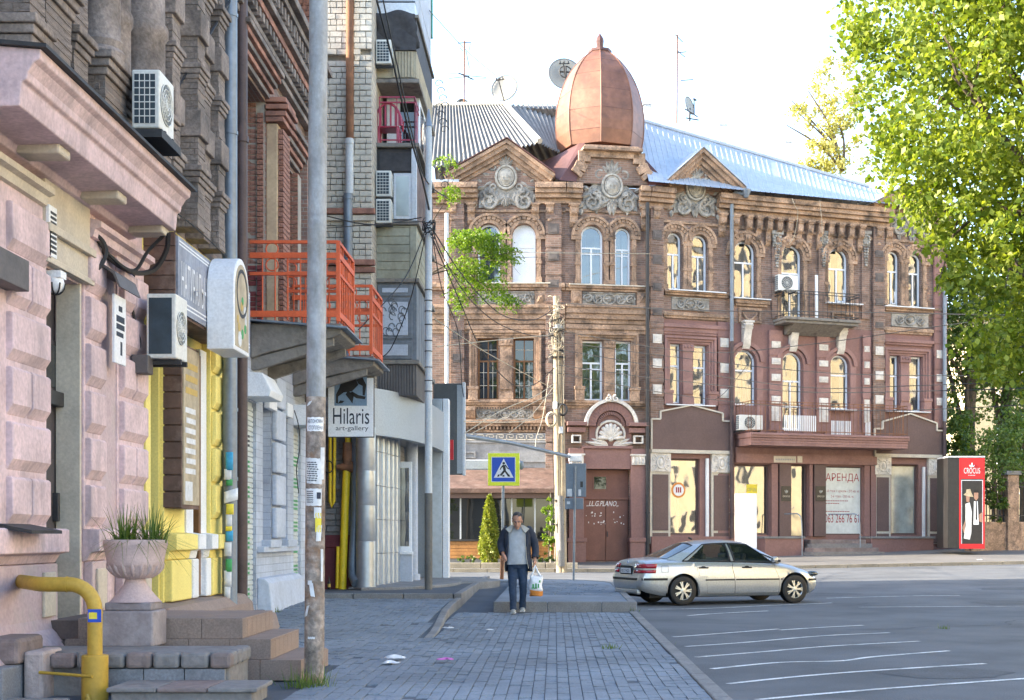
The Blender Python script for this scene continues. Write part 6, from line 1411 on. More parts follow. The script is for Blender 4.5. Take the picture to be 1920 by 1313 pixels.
for x, y, r in ((-4.07, 29.93, .215),):
    g = MB(); g.lathe((x, y, 0), [(r, .25), (r, 1.28), (r*.985, 1.285), (r, 1.295), (r, 2.05), (r*.985, 2.055), (r, 2.065), (r, 2.8), (r*.985, 2.805), (r, 2.815), (r, 3.74)], 24); g.build('column', M['silver'], G, smooth=30)
for k, (px, D, wpx) in enumerate(((707, 31.0, 9), (717, 31.5, 10), (727, 32.0, 9), (735.5, 32.5, 8), (743, 33.0, 7))):
    x = X_(px, D); h = wpx*D/F/2; z0 = .24
    while z0 < 3.7:
        z1 = min(z0+.76, 3.72); g = MB(); g.box(x-h, x+h, D, D+.5, z0+.01, z1); g.lathe((x, D, 0), [(h*.92, z0+.012), (h*.92, z1-.002)], 12); g.build('cladding_segment', M['silver'], G, smooth=40); z0 = z1
wf = bx(G, 'shop_window', 'whitewin', X_(745, 33.6), X_(772, 33.6), -.1, 0, 1.0, 3.2, fr=front(0, 33.6)); bx(wf, 'window_pane', 'glass', X_(750, 33.6), X_(767, 33.6), 0, .01, 1.15, 3.05, fr=front(0, 33.6), bev=0)
bx(G, 'window_base', 'greypaint', X_(744, 33.5), X_(773, 33.5), -.2, .05, .25, .95, fr=front(0, 33.5)); bx(G, 'window_sill', 'white', X_(743, 33.45), X_(774, 33.45), -.1, .12, .95, 1.02, fr=front(0, 33.5))
g = MB(); g.lathe((X_(773, 34.5), 34.5, 0), [(.2, .25), (.2, .45), (.14, .46), (.14, 3.75)], 16); g.build('grey_column', M['greypaint'], G, smooth=30)
bx(G, 'pillar', 'silver', -3.22, -2.95, -.35, 0, .2, 5.0, fr=front(0, 36.4), bev=.015); bx(G, 'pillar', 'whitewin', -2.94, -2.78, -.4, .02, .2, 5.0, fr=front(0, 36.4), bev=.015)
bx(G, 'side_wall', 'silvermat', 36.9, 38.4, -.05, .9, .25, 4.9, fr=WC)
g = MB(); pl = [arcpt(i/16, .35+.9*math.sin(math.pi*i/16)**1.0*0.6) for i in range(17)]+[Vector((-4.3, 37.5)), Vector((-4.6, 30.4))]; pl = [(p.x, p.y) for p in pl]; n_ = len(pl)
g.add([(p[0], p[1], -.2) for p in pl]+[(p[0], p[1], .3) for p in pl], [tuple(range(n_, 2*n_))]+[(i, (i+1) % n_, (i+1) % n_+n_, i+n_) for i in range(n_)]); g.build('entrance_step', M['kerb'], G, bevel=.02)
g = MB(); cx_, cy_ = -3.3, 35.6; pl = [(cx_+1.9*math.cos(t), cy_+2.2*math.sin(t)) for t in [-math.pi/2+math.pi*k/14 for k in range(15)]]; n_ = len(pl)
g.add([(p[0], p[1], -.2) for p in pl]+[(p[0], p[1], .27) for p in pl], [tuple(range(n_, 2*n_))]+[(i, (i+1) % n_, (i+1) % n_+n_, i+n_) for i in range(n_)]); g.build('entrance_step', M['kerb'], G, bevel=.02)
# ------------------------------------------------------------------ steps, urn, gas pipes
def bxx(par, nm, mt, x0, x1, y0, y1, z0, z1, bev=.01): return MB().box(x0, x1, y0, y1, z0, z1).build(nm, M[mt], par, bevel=bev)
ST = thing('tiled_stairs', 'brown tiled stairs of three treads below the yellow shop', 'stairs', (-3.4, 14.2, 0))
for k, (xr, z1) in enumerate(((-2.45, .2), (-2.75, .4), (-3.03, .6))):
    y0, y1 = 13.4+.03*k, 14.9+.05*(2-k)
    bxx(ST, 'tread', 'tilejoint', -4.95, xr-.012, y0+.012, y1, z1-.2, z1-.022, 0)
    x = xr
    while x > -4.6:                                        # riser tiles facing the camera, tread tiles on top
        w = .4; bxx(ST, 'tile', 'browntile', x-w+.005, x, y0, y0+.012, z1-.198, z1-.014, .003)
        for j in range(2): bxx(ST, 'tile', 'browntile', x-w+.005, x+.0, y0+j*.75, min(y0+j*.75+.745, y1), z1-.021, z1, .004)
        x -= w
    y = y0+.013
    while y < y1-.05:
        bxx(ST, 'tile', 'browntile', xr-.011, xr+.0, y, min(y+.205, y1), z1-.198, z1-.022, .003); y += .21
ramp = MB(); ramp.add([(-4.95, 14.95, .3), (-3.9, 14.95, .45), (-4.2, 20.9, .25), (-4.95, 20.9, .3), (-4.95, 14.95, -.1), (-3.9, 14.95, -.1), (-4.1, 20.9, -.1), (-4.95, 20.9, -.1)], [(0,1,2,3),(7,6,5,4),(0,4,5,1),(1,5,6,2),(2,6,7,3)]); ramp.build('ramp', M['browntile'], ST, bevel=.03)
OS = thing('stone_steps', 'worn grey stone steps by the dark door with rough block edging', 'steps', (-3.6, 12.9, 0))
bxx(OS, 'landing', 'oldstone', -4.98, -2.87, 12.26, 13.0, -.1, .33, .03); bxx(OS, 'landing', 'oldstone', -4.98, -3.6, 13.0, 14.4, -.1, .32, .03)
x = -2.84
for k in range(9):
    w = RNG.uniform(.19, .27); g = MB(); g.box(x-w+.015, x, 12.16, 12.3+RNG.uniform(0, .02), .235, .375+RNG.uniform(-.012, .012)); g.build('stone', M['oldstone' if k % 3 else 'oldstone_red'], OS, bevel=.03); x -= w
y = 12.3
for k in range(4): g = MB(); g.box(-3.0, -2.84+RNG.uniform(-.01, .01), y, y+.17, .24, .375); g.build('stone', M['oldstone'], OS, bevel=.03); y += .185
bxx(OS, 'paving_slab', 'oldstone', -4.9, -2.98, 12.3, 12.98, .33, .372, .015)
for k in range(3): bxx(OS, 'tile', 'greytile', -2.9-.36*(k+1)+.008, -2.9-.36*k, 12.19, 12.25, .03, .23, .005)
bxx(OS, 'step', 'oldstone', -3.7, -2.52, 11.55, 12.18, -.1, .1, .02); x = -2.47
for k in range(3): w = .42; bxx(OS, 'paving_slab', 'oldstone_red' if k % 2 else 'oldstone', x-w+.01, x, 11.5, 12.15, .1, .138, .01); x -= w
OS2 = thing('front_steps', 'broken red and grey stone step at the foot of the pink pilaster', 'steps', (-4.4, 11.3, 0))
bxx(OS2, 'step', 'greytile', -5.3, -4.62, 11.6, 12.1, -.1, .29, .02); bxx(OS2, 'stone', 'oldstone_red', -5.3, -4.6, 11.9, 12.5, .29, .52, .04); bxx(OS2, 'corner_block', 'plinth', -4.6, -4.43, 12.0, 12.5, -.1, .4, .03)
bxx(OS2, 'paving_slab', 'oldstone', -5.3, -4.1, 11.0, 11.75, -.1, .03, .02)
# urn on its pedestal
UR = thing('urn', 'pale pink stone urn on a square pedestal with spiky green plant', 'urn', (-4.0, 13.2, .37))
ux, uy = X_(254, 13.2), 13.2; s2 = 13.2/F
def uz(py): return Z_(py, uy)
bxx(UR, 'pedestal', 'pedestal', X_(193, uy), X_(303, uy), 12.92, 13.38, .36, uz(1143), .02); bxx(UR, 'pedestal_cap', 'pedestal', X_(210, uy), X_(296, uy), 12.98, 13.36, uz(1143), uz(1128), .015)
pr = [(48, 1128), (46, 1127), (38, 1118), (28, 1106), (21, 1095), (18, 1086), (20, 1085), (33, 1083), (44, 1073), (49, 1063), (51, 1060), (52, 1059), (52, 1052), (55, 1036), (58, 1024), (59, 1021), (58, 1013), (54, 1012), (50, 1014), (40, 1022)]
g = MB(); g.lathe((ux, uy, 0), [(r*s2, uz(y)) for r, y in pr], 28); g.build('bowl', M['urn'], UR, smooth=45)
for k in range(18):
    t = 2*math.pi*k/18; g = MB(); g.tube([(ux+(r-.8)*s2*math.cos(t), uy+(r-.8)*s2*math.sin(t), uz(y)) for r, y in ((30, 1083), (43, 1073), (49, 1064), (51, 1056))], [.012, .018, .022, .014], 6); g.build('gadroon', M['urn'], UR, smooth=60)
g = MB(); g.lathe((ux, uy, uz(1018)), [(.0, -.02), (.27, 0)], 16); g.build('soil', M['ground'], UR)
def blades(g, c, n, L0, L1, spread, wd_, droop, rngz=.02):
    for _ in range(n):
        a = RNG.uniform(0, 2*math.pi); L = RNG.uniform(L0, L1); tl = RNG.uniform(.05, spread); w = wd_*RNG.uniform(.7, 1.2); d = Vector((math.cos(a), math.sin(a), 0)); b = Vector(c)+d*RNG.uniform(0, .12)+Vector((RNG.normal(0, rngz), RNG.normal(0, rngz), 0)); s_ = Vector((-d.y, d.x, 0)); vs = []
        for k in range(6):
            t = k/5; p = b+d*L*tl*(t+droop*t*t)*.8+Vector((0, 0, L*(t*(1.02-tl*.45)-droop*tl*t*t*.75))); ww = w*(1-t*.9)
            vs += [p-s_*ww, p+s_*ww]
        g.add(vs, [(2*k, 2*k+1, 2*k+3, 2*k+2) for k in range(5)])
g = MB()
for dx in (-.12, .14): blades(g, (ux+dx*.8, uy, uz(1018)), 90, .3, .5, 1.25, .0055, 1.3)
for dx in (-.1, .16): blades(g, (ux+dx, uy, uz(1018)), 45, .28, .42, .7, .011, .7)
g.build('spiky_leaves', M['grass'], UR)
# ochre gas pipe
GP = thing('gas_pipe', 'ochre gas pipe bending down from the pink pilaster into a sleeve', 'pipe', (-4.2, 12.2, .1))
D0 = 11.95; x0, x1, zt = X_(70, D0), X_(178, D0), Z_(1096, D0); r = .064
pts = [(-4.9, 12.72, zt), (x0, D0+.05, zt), (x0+.1, D0, zt), (x1-.22, D0, zt)]+[(x1-.22+.22*math.sin(t), D0, zt-.22+.22*math.cos(t)) for t in [math.pi/2*k/8 for k in range(1, 9)]]+[(x1, D0, .2)]
MB().tube(pts, r, 14).build('pipe', M['gas'], GP, smooth=60)
for p, q in (((x1-.25, D0, zt), (x1-.235, D0, zt)), ((x1, D0, zt-.235), (x1, D0, zt-.25))): MB().tube([p, q], r*1.08, 14).build('weld_ring', M['gas'], GP, smooth=60)
g = MB(); g.tube([(x1, D0, -.1), (x1, D0, Z_(1228, D0))], .112, 16); g.build('sleeve', M['gas'], GP, smooth=60, bevel=.01)
MB().tube([(X_(70, D0), D0+.05, Z_(1262, D0)), (X_(182, D0), D0-.12, Z_(1266, D0))], .014, 8).build('bracket_rod', M['gas'], GP); MB().tube([(X_(172, D0), D0-.12, Z_(1300, D0)), (X_(178, D0), D0-.14, Z_(1312, D0)), (X_(172, D0), D0-.14, 0)], .02, 8).build('vent_pipe', M['gas'], GP)
stk = Fac((x1, D0-r*1.02), (1, 0), (0, -1)); g = MB(stk); g.box(-.04, .075, -.004, .002, Z_(1166, D0), Z_(1142, D0)); sk = g.build('sticker', M['signblue'], GP); g = MB(stk); g.box(-.03, .04, .002, .004, Z_(1160, D0), Z_(1148, D0)); g.build('sticker_patch', M['paperyellow'], GP)
# yellow gas pipes on the end wall
YP = thing('gas_riser', 'yellow gas riser with dark valve in front of the maroon base', 'pipe', (-4.5, 30, .3))
D1 = 30.1
MB().tube([(X_(650, D1), D1, Z_(880, D1)), (X_(647, D1), D1, Z_(950, D1)), (X_(642, D1), D1, Z_(1105, D1))], .085, 12).build('pipe', M['gasyellow'], YP, smooth=60)
MB().tube([(X_(652, D1), D1, Z_(830, D1)), (X_(652, D1), D1, Z_(880, D1))], .11, 12).build('valve_body', M['rust'], YP, smooth=60); MB().tube([(X_(632, D1), D1-.05, Z_(876, D1)), (X_(662, D1), D1, Z_(876, D1))], [.05, .14], 10).build('valve_arm', M['rust'], YP, smooth=60)
MB().tube([(X_(617, D1)+.1*math.cos(t), D1-.1, Z_(876, D1)+.13*math.sin(t)) for t in [2*math.pi*k/16 for k in range(16)]], .014, 6, closed=True).build('handwheel', M['darkmetal'], YP); MB().tube([(X_(652, D1), D1, Z_(800, D1)), (X_(652, D1), D1, Z_(832, D1))], .06, 10).build('pipe', M['gasyellow'], YP, smooth=60)
MB().tube([(X_(619, D1), D1, Z_(800, D1)), (X_(619, D1), D1, Z_(940, D1)), (X_(622, D1), D1, Z_(950, D1)), (X_(626, D1), D1, Z_(940, D1)), (X_(628, D1), D1, Z_(800, D1))], .035, 8).build('pipe', M['gasyellow'], YP, smooth=60); MB().tube([(X_(634, D1), D1, Z_(1025, D1)), (X_(632, D1), D1, Z_(1103, D1))], .04, 8).build('pipe', M['gasyellow'], YP, smooth=60)
g = MB(); p = [(X_(667, D1), D1, Z_(815, D1)), (X_(666, D1), D1, Z_(960, D1)), (X_(662, D1), D1-.05, Z_(1060, D1)), (X_(663, D1), D1-.1, Z_(1080, D1)), (X_(672, D1), D1-.25, Z_(1093, D1))]; g.tube(p, [.09, .09, .1, .1, .12], 10); o = g.build('drainpipe', M['galv'], None, smooth=50); tag(o, 'dented galvanised drainpipe ending in a spout beside the silver column', 'drainpipe')
# bottle and rag on the ground there
g = MB(); x, y, z = X_(617, 29.8), 29.8, .25; g.lathe((x, y, z), [(.03, 0), (.034, .02), (.034, .15), (.015, .2), (.012, .27), (.014, .28)], 12); o = g.build('bottle', M['posterblack'], None, smooth=40); tag(o, 'dark glass bottle standing on the pavement by the maroon base', 'bottle'); g = MB(); g.lathe((x, y, z), [(.0345, .05), (.0345, .12)], 12); g.build('bottle_label', M['gold'], o)
def scrap(name, px, py, D, s_, mt, label, cat, seed, z):
    g = MB(); x = X_(px, D)
    g.grid(lambda u, v: (x+(u-.5)*s_*1.6+.02*math.sin(9*v+seed), D+(v-.5)*s_*1.3+.02*math.sin(8*u+seed*2), z+.02+abs(s_*.35*(.5+.9*noise.noise((u*3+seed, v*3, seed)))*math.sin(math.pi*u)*math.sin(math.pi*v))), 9, 7); o = g.build(name, M[mt], None, smooth=40, thick=.003); return tag(o, label, cat)
scrap('rag', 670, 1107, 30.0, .22, 'paper', 'crumpled pale rag on the ground at the drainpipe spout', 'rag', 3, .25)
scrap('paper_bag', 741, 1240, 15.6, .13, 'paper', 'crumpled white paper on the paving left of the pink scrap', 'litter', 1, .01); scrap('paper_bag', 733, 1248, 15.1, .1, 'signwhite', 'flat white wrapper lying beside the crumpled white paper', 'litter', 5, .0); scrap('plastic_scrap', 835, 1246, 15.3, .1, 'pinkbag', 'bright pink plastic scrap on the grey paving', 'litter', 2, .02); scrap('paper_scrap', 840, 1180, 20.8, .09, 'paper', 'small pale paper scrap below the kerb of the raised pavement', 'litter', 7, .0)
scrap('paper_scrap', 1837, 1036, 53.5, .12, 'paper', 'tiny white paper scrap on the far pavement below the red booth', 'litter', 9, zfar(16.4, 53.5)); scrap('paper_scrap', 918, 1184, 20.4, .05, 'paper', 'tiny pale scrap lying alone in the middle of the paving', 'litter', 8, .0)
# grass tufts
for nm, px, py, D, n, L, lab, z in (('grass_tuft', 575, 1290, 12.9, 140, .26, 'tuft of tall grass at the foot of the big steel pole', 0), ('grass_tuft', 515, 1137, 23.6, 40, .16, 'small grass tuft against the grey painted plinth', .1), ('weed', 1143, 1216, 17.25, 40, .1, 'green weed growing from a crack in the paving near the kerb', 0), ('weed', 1247, 1196, 19.2, 22, .1, 'little weed in the gutter at the end of the topmost parking line', -.1), ('weed', 1768, 1178, 22.4, 26, .13, 'green leafy scrap lying alone on the dark asphalt', -.1), ('weed', 1187, 1141, 25.7, 40, .16, 'small weed at the corner of the raised kerb near the car', 0)):
    g = MB(); blades(g, (X_(px, D), D, z), n, L*.4, L, .9, .006, .6, .1 if n > 100 else .04); o = g.build(nm, M['grass'], None); tag(o, lab, 'weed' if nm == 'weed' else 'grass')
# ------------------------------------------------------------------ air conditioners
def ac_unit(fr, u0, u1, w0, w1, z0, z1, label, end_dark=True, front='w', fan=True):
    um, wm_, = (u0+u1)/2, (w0+w1)/2; loc = fr.map((um, wm_, z0)); t = thing('air_conditioner', label, 'air conditioner', loc, 0, 'air conditioners on the walls')
    MB(fr).box(u0, u1, w0, w1, z0, z1).build('casing', M['acwhite'], t, bevel=.018)
    e = u0-.006                                             # end facing the street corner: coil behind bars
    MB(fr).box(e, u0+.002, w0+.03, w1-.05, z0+.05, z1-.05).build('coil', M['accoil'], t)
    h = z1-z0
    if end_dark != 'plain':
        for k in range(1, 7): MB(fr).box(e-.006, e-.001, w0+.03, w1-.05, z0+.05+(h-.1)*k/7-.005, z0+.05+(h-.1)*k/7+.005).build('guard_bar', M['acwhite'], t)
        for k in range(1, 4): MB(fr).box(e-.0065, e-.0012, w0+.03+(w1-w0-.08)*k/4-.004, w0+.03+(w1-w0-.08)*k/4+.004, z0+.05, z1-.05).build('guard_bar', M['acwhite'], t)
    c = (um-.06*(u1-u0), (z0+z1)/2); R_ = min(h, u1-u0)*.4
    MB(fr).disc(c, R_, w1-.004, w1+.003, 24).build('fan_opening', M['accoil'], t)
    g = MB(fr)
    for q in (1, .75, .5, .25): g.tube([(c[0]+R_*q*math.cos(x), w1+.012, c[1]+R_*q*math.sin(x)) for x in [2*math.pi*k/20 for k in range(20)]], .006, 4, closed=True)
    for k in range(8): x = math.pi*k/8; g.bar((c[0]-R_*math.cos(x), w1+.008, c[1]-R_*math.sin(x)), (c[0]+R_*math.cos(x), w1+.008, c[1]+R_*math.sin(x)), .006, .006)
    g.build('fan_guard', M['acwhite'], t)
    for uu in (u0+.1, u1-.15): MB(fr).box(uu, uu+.05, min(0, w0), w1+.03, z0-.06, z0-.002).build('bracket', M['darkmetal'], t)
    return t
ac_unit(WL, 16.3, 16.8, .2, .55, 3.49, 4.25, 'big pale air conditioner with dark coil end below the blue grey shop sign', end_dark='plain')
ac_unit(WL, 14.75, 15.3, .5, .8, Z_(240, 14.75), Z_(130, 14.75), 'air conditioner with a caged coil above the pink cornice')
MB(WL).box(14.65, 15.4, .2, .85, Z_(262, 14.75), Z_(247, 14.75)).build('shelf', M['darkmetal'], None); tag(bpy.data.objects['shelf'], 'dark ledge board under the air conditioner above the pink cornice', 'shelf')
Yb = 30.95
for y0, y1, lab in ((77, 122, 'white air conditioner high on the balcony stack under the black tarpaulin'), (322, 370, 'upper of two stacked air conditioners beside the small balcony window'), (375, 420, 'lower of two stacked air conditioners above the olive planks')):
    ac_unit(WC, Yb-.1, Yb+.22 if False else Yb+.7, .02, .36, Z_(y1, Yb), Z_(y0, Yb), lab)
u, v = RW.uv(1448, 548); u1_, v1_ = RW.uv(1485, 521)
def ac_front(u0, u1, z0, z1, w, label): return ac_unit(RW, u0, u1, w, w+.32, z0, z1, label)
ac_front(u, u1_, v, v1_, .2, 'white air conditioner on the brown wall above the small upper balcony'); u, v = RW.uv(1386, 797, .9); u1_, v1_ = RW.uv(1430, 771, .9); ac_front(u, u1_, VS+.12, VS+.75, .6, 'white air conditioner standing on the long first-floor balcony')
# ------------------------------------------------------------------ poles and posts
PL = thing('steel_pole', 'tall weathered steel pole in the foreground covered with torn notices', 'pole', (X_(589, 13.2), 13.2, 0))
xb, xt, yp = X_(589, 13.2), X_(598, 13.2), 13.2
def polex(z): return xb+(xt-xb)*z/7.0
zj = Z_(745, yp)
g = MB(); g.tube([(polex(z), yp, z) for z in (zj, 4.5, 8.5)], [.093, .09, .085], 20); g.build('pole_upper', M['pole'], PL, smooth=60)
g = MB(); g.tube([(polex(z), yp, z) for z in (-.1, 1.0, zj)], [.096, .094, .0935], 20); g.build('pole_lower', M['polebrown'], PL, smooth=60)
def wrap(name, px, py, wpx, hpx, mt, tilt=0, lift=.003, par=PL):
    s_ = yp/F; zc = Z_(py, yp); r = .096+lift; cxp = polex(zc); a0 = math.asin(max(-1, min(1, (X_(px, yp)-cxp)/r))) if abs(X_(px, yp)-cxp) < r else (math.pi/2.3 if X_(px, yp) > cxp else -math.pi/2.3); da = wpx*s_/r; hh = hpx*s_
    g = MB(); g.grid(lambda u, v: (cxp+(r+.002*math.sin(17*u+5*v))*math.sin(a0+(u-.5)*da+tilt*(v-.5)), yp-(r+.002*math.sin(17*u+5*v))*math.cos(a0+(u-.5)*da+tilt*(v-.5)), zc+(v-.5)*hh+tilt*.04*(u-.5)+.003*math.sin(20*u)), 8, 3); return g.build(name, M[mt], par, smooth=180)
wrap('notice', 594, 797, 34, 26, 'signwhite')
for px, py, w, h, mt, ti in ((590, 884, 32, 48, 'paper', -.25), (590, 933, 34, 32, 'paper', 0), (599, 962, 14, 20, 'paper', 0), (600, 980, 12, 36, 'paperyellow', 0), (601, 1000, 10, 30, 'paper', .1), (583, 758, 8, 8, 'paper', .3), (578, 1145, 7, 20, 'paper', .3), (588, 1105, 8, 26, 'paper', -.2), (584, 1092, 9, 8, 'paper', 0), (607, 870, 10, 60, 'paper', .1), (606, 1060, 6, 60, 'paper', 0), (587, 1195, 14, 4, 'paper', 0)): wrap('notice', px, py, w, h, mt, ti, .005)
pf_ = Fac((polex(Z_(797, yp)), yp-.1025), (1, 0), (0, -1))
def wrap_text(body, px, py, width, size):
    t = text(body, size, M['navytext'], 'lettering', None, front(0, 0), 0, 0, w=0, width=width); r = .1035; zc = Z_(py, yp); c = polex(zc)
    for v in t.data.vertices: a = v.co.x/r+(X_(px, yp)-c)/r; v.co = (c+r*math.sin(a), yp-r*math.cos(a), v.co.z+zc)
    t.parent = PL; t.matrix_parent_inverse = W[PL].inverted(); return t
wrap_text('АВТОНОМН', 594, 795, .155, .05); wrap_text('ОТОПЛЕНИ', 595, 807, .14, .05)
for k in range(9):
    wrap('print_mark', 588+RNG.uniform(-2, 2), 868+k*4.2, 20, 1.6, 'navytext', -.1, .0085)
for k in range(6): wrap('print_mark', 584, 922+k*4, 14, 1.4, 'navytext', 0, .0085)
wrap('print_mark', 601, 930, 8, 12, 'navytext', 0, .0085)
# stickers on the drainpipe at the house joint
for px, py, w, h, mt in ((437, 865, 14, 34, 'paperblue'), (434, 890, 14, 20, 'paper'), (440, 930, 26, 22, 'signwhite'), (438, 955, 14, 20, 'paperyellow'), (436, 975, 12, 24, 'paper'), (436, 990, 12, 12, 'paperyellow'), (437, 1005, 14, 20, 'paperblue'), (434, 1030, 14, 26, 'paper'), (436, 1060, 12, 24, 'greenprint'), (434, 1085, 14, 30, 'paper'), (437, 905, 12, 12, 'greenprint'), (433, 1110, 12, 24, 'paper')):
    D = 19.93; x = X_(px-6, D); hw = w*D/F/2; zc = Z_(py, D); g = MB(); g.grid(lambda u, v: (x+(u-.5)*2*hw, D-.02-.03*math.cos((u-.5)*2.2)+.006*v, zc+(v-.5)*h*D/F+(u-.5)*.06*(1 if w > 20 else 0)), 5, 2); g.build('notice', M[mt], A, smooth=180, thick=.003)
# lamp post by the gallery
LP = thing('lamp_post', 'slim pale lamp post with a dark base in front of the silver gallery', 'lamp post', (X_(803, 30), 30, .25))
xl = X_(803.5, 30); yl = 30
MB().tube([(xl, yl, Z_(925, yl)), (xl, yl, 6), (xl, yl, Z_(238, yl))], [.082, .078, .07], 14).build('shaft', M['lamppost'], LP, smooth=60); MB().tube([(xl, yl, .05), (xl, yl, Z_(925, yl))], .085, 14).build('base', M['lamplow'], LP, smooth=60); MB().tube([(xl, yl, Z_(238, yl)), (xl, yl, Z_(232, yl)), (xl, yl, Z_(205, yl))], [.085, .07, .02], 12).build('cone_top', M['galv'], LP, smooth=40)
for py in (420, 430, 545, 565, 585, 610, 640, 660, 690, 715, 735): z = Z_(py, yl); MB().tube([(xl, yl, z), (xl, yl, z+.02)], .088, 12).build('strap', M['darkmetal'], LP)
for k in range(7):
    a = RNG.uniform(0, 6); pts = [(xl+.1*math.cos(a+q)*(1+.5*q/6)+.02, yl-.12+.1*math.sin(a+q), Z_(430+RNG.uniform(-18, 20), yl)+.07*math.sin(q*1.7)) for q in range(7)]; MB().tube(spline(pts, 4), .01, 5).build('cable_coil', M['cable'], LP)
# pedestrian crossing sign
XS = thing('crossing_sign', 'square pedestrian crossing sign with fluorescent yellow border on grey post', 'road sign', (X_(942, 39.5), 39.5, .17))
D = 39.5; fs = front(0, D); xm = X_(944, D)
MB().tube([(X_(940.5, D), D+.06, .1), (X_(942, D), D+.06, Z_(1036, D))], .055, 10).build('post_base', M['rust'], XS, smooth=60); MB().tube([(X_(942, D), D+.06, Z_(1036, D)), (X_(944, D), D+.06, Z_(855, D))], .04, 10).build('post', M['galv'], XS, smooth=60)
q = fs.rect(915, 850, 974, 911); MB(fs).box(q[0], q[1], 0, .025, q[2], q[3]).build('yellow_border', M['signyellow'], XS, bevel=.02)
q = fs.rect(922.5, 858, 965.5, 903); MB(fs).box(q[0], q[1], .025, .029, q[2], q[3]).build('blue_square', M['signblue'], XS); MB(fs).box(q[0]-.015, q[1]+.015, .0245, .027, q[2]-.015, q[3]+.015).build('white_rim', M['signwhite'], XS)
def fpoly(pts, w0, w1, mt, nm, par, f=fs): g = MB(f); g.prism([f.uv(*p) for p in pts], w0, w1); return g.build(nm, M[mt], par)
fpoly([(926, 896), (963, 896), (944.5, 860)], .029, .032, 'signwhite', 'white_triangle', XS)
for pts in ([(932, 894), (936, 894), (937, 890), (934, 890)], [(942, 894), (946, 894), (946, 891), (942, 891)], [(952, 894), (957, 894), (955, 890), (951, 890)], [(942, 872), (947, 872), (949, 882), (944, 883)], [(944, 882), (948, 882), (955, 891), (952, 893)], [(944, 882), (947, 885), (940, 893), (937, 891)], [(942, 873), (939, 876), (937, 881), (939, 881), (941, 877), (944, 876)], [(947, 873), (951, 879), (955, 881), (955, 879), (952, 877), (948, 871)]): fpoly(pts, .032, .034, 'posterblack', 'pictogram', XS)
g = MB(fs); g.disc(fs.uv(944.5, 869), .038, .032, .034, 12); g.build('pictogram', M['posterblack'], XS); MB().ball((X_(977, D), D+.2, Z_(872, D)), (.08, .07, .13), 10, 7).build('signal_lamp', M['galv'], XS, smooth=60)
# signs seen from behind
BS = thing('traffic_sign', 'two grey sign plates seen from behind on a thin post', 'road sign', (X_(1075.5, 38.5), 38.5, .17))
D = 38.4; fb = front(0, D); MB().tube([(X_(1075.5, D), D-.05, .1), (X_(1078.5, D), D-.05, Z_(875, D))], .032, 10).build('post', M['galv'], BS, smooth=60)
q = fb.rect(1061, 869, 1099, 932); MB(fb).box(q[0], q[1], -.03, 0, q[2], q[3]).build('plate', M['signback'], BS, bevel=.012); q = fb.rect(1059, 934, 1094, 955); MB(fb).box(q[0], q[1], -.03, 0, q[2], q[3]).build('lower_plate', M['signback'], BS, bevel=.012)
for px, py, w, h in ((1068, 924, 9, 14), (1087, 924, 5, 12), (1066, 943, 6, 5)): q = fb.rect(px-w/2, py-h/2, px+w/2, py+h/2); MB(fb).box(q[0], q[1], .0, .003, q[2], q[3]).build('sticker', M['paper'], BS)
q = fb.rect(1088, 903, 1093, 914); MB(fb).box(q[0], q[1], 0, .003, q[2], q[3]).build('scrawl', M['posterblack'], BS)
# timber utility pole with a strut, and the wire tangle
UP = thing('utility_pole', 'leaning timber utility pole wrapped in cables before the brown house', 'utility pole', (X_(1050, 49), 49, .2))
D = 49.2; za, zb_ = Z_(1066, D), Z_(556, D)
MB().tube([(X_(1052, D), D, za-.3), (X_(1046, D), D, Z_(850, D)), (X_(1043, D), D, zb_)], [.17, .14, .11], 12).build('shaft', M['wood_pole'], UP, smooth=60)
MB().tube([(X_(1058, D), D-.1, za-.3), (X_(1054, D), D-.05, Z_(800, D)), (X_(1048, D), D, Z_(600, D))], [.1, .09, .07], 10).build('strut', M['wood_pole'], UP, smooth=60)
MB().tube([(X_(1053, D), D-.16, Z_(1062, D)), (X_(1050, D), D-.15, Z_(930, D))], .12, 10).build('concrete_foot', M['kerb'], UP, smooth=60)
for py, w in ((660, 14), (672, 18), (760, 13), (940, 13), (985, 14)): x = X_(1047, D); z = Z_(py, D); MB().box(x-w*D/F/2*1.5, x+w*D/F/2*1.5, D-.2, D+.15, z, z+.05).build('clamp', M['darkmetal'], UP)
for k in range(16): 
    a = RNG.uniform(0, 6.28); y0 = RNG.uniform(565, 660); pts = [(X_(1042+RNG.uniform(-16, 16), D), D-.25+RNG.uniform(-.15, .15), Z_(y0+RNG.uniform(-16, 22), D)) for q in range(6)]; MB().tube(spline(pts, 4), .012, 5).build('wire_loop', M['cablepale' if k % 3 else 'cable'], UP)
for k in range(6): xx = 1038+k*3.6; pts = [(X_(xx+RNG.uniform(-3, 3), D), D-.22, Z_(py, D)) for py in (600, 680, 760, 840, 920, 1000)]; MB().tube(spline(pts, 4), .012, 5).build('down_wire', M['cablepale' if k % 2 else 'cable'], UP)
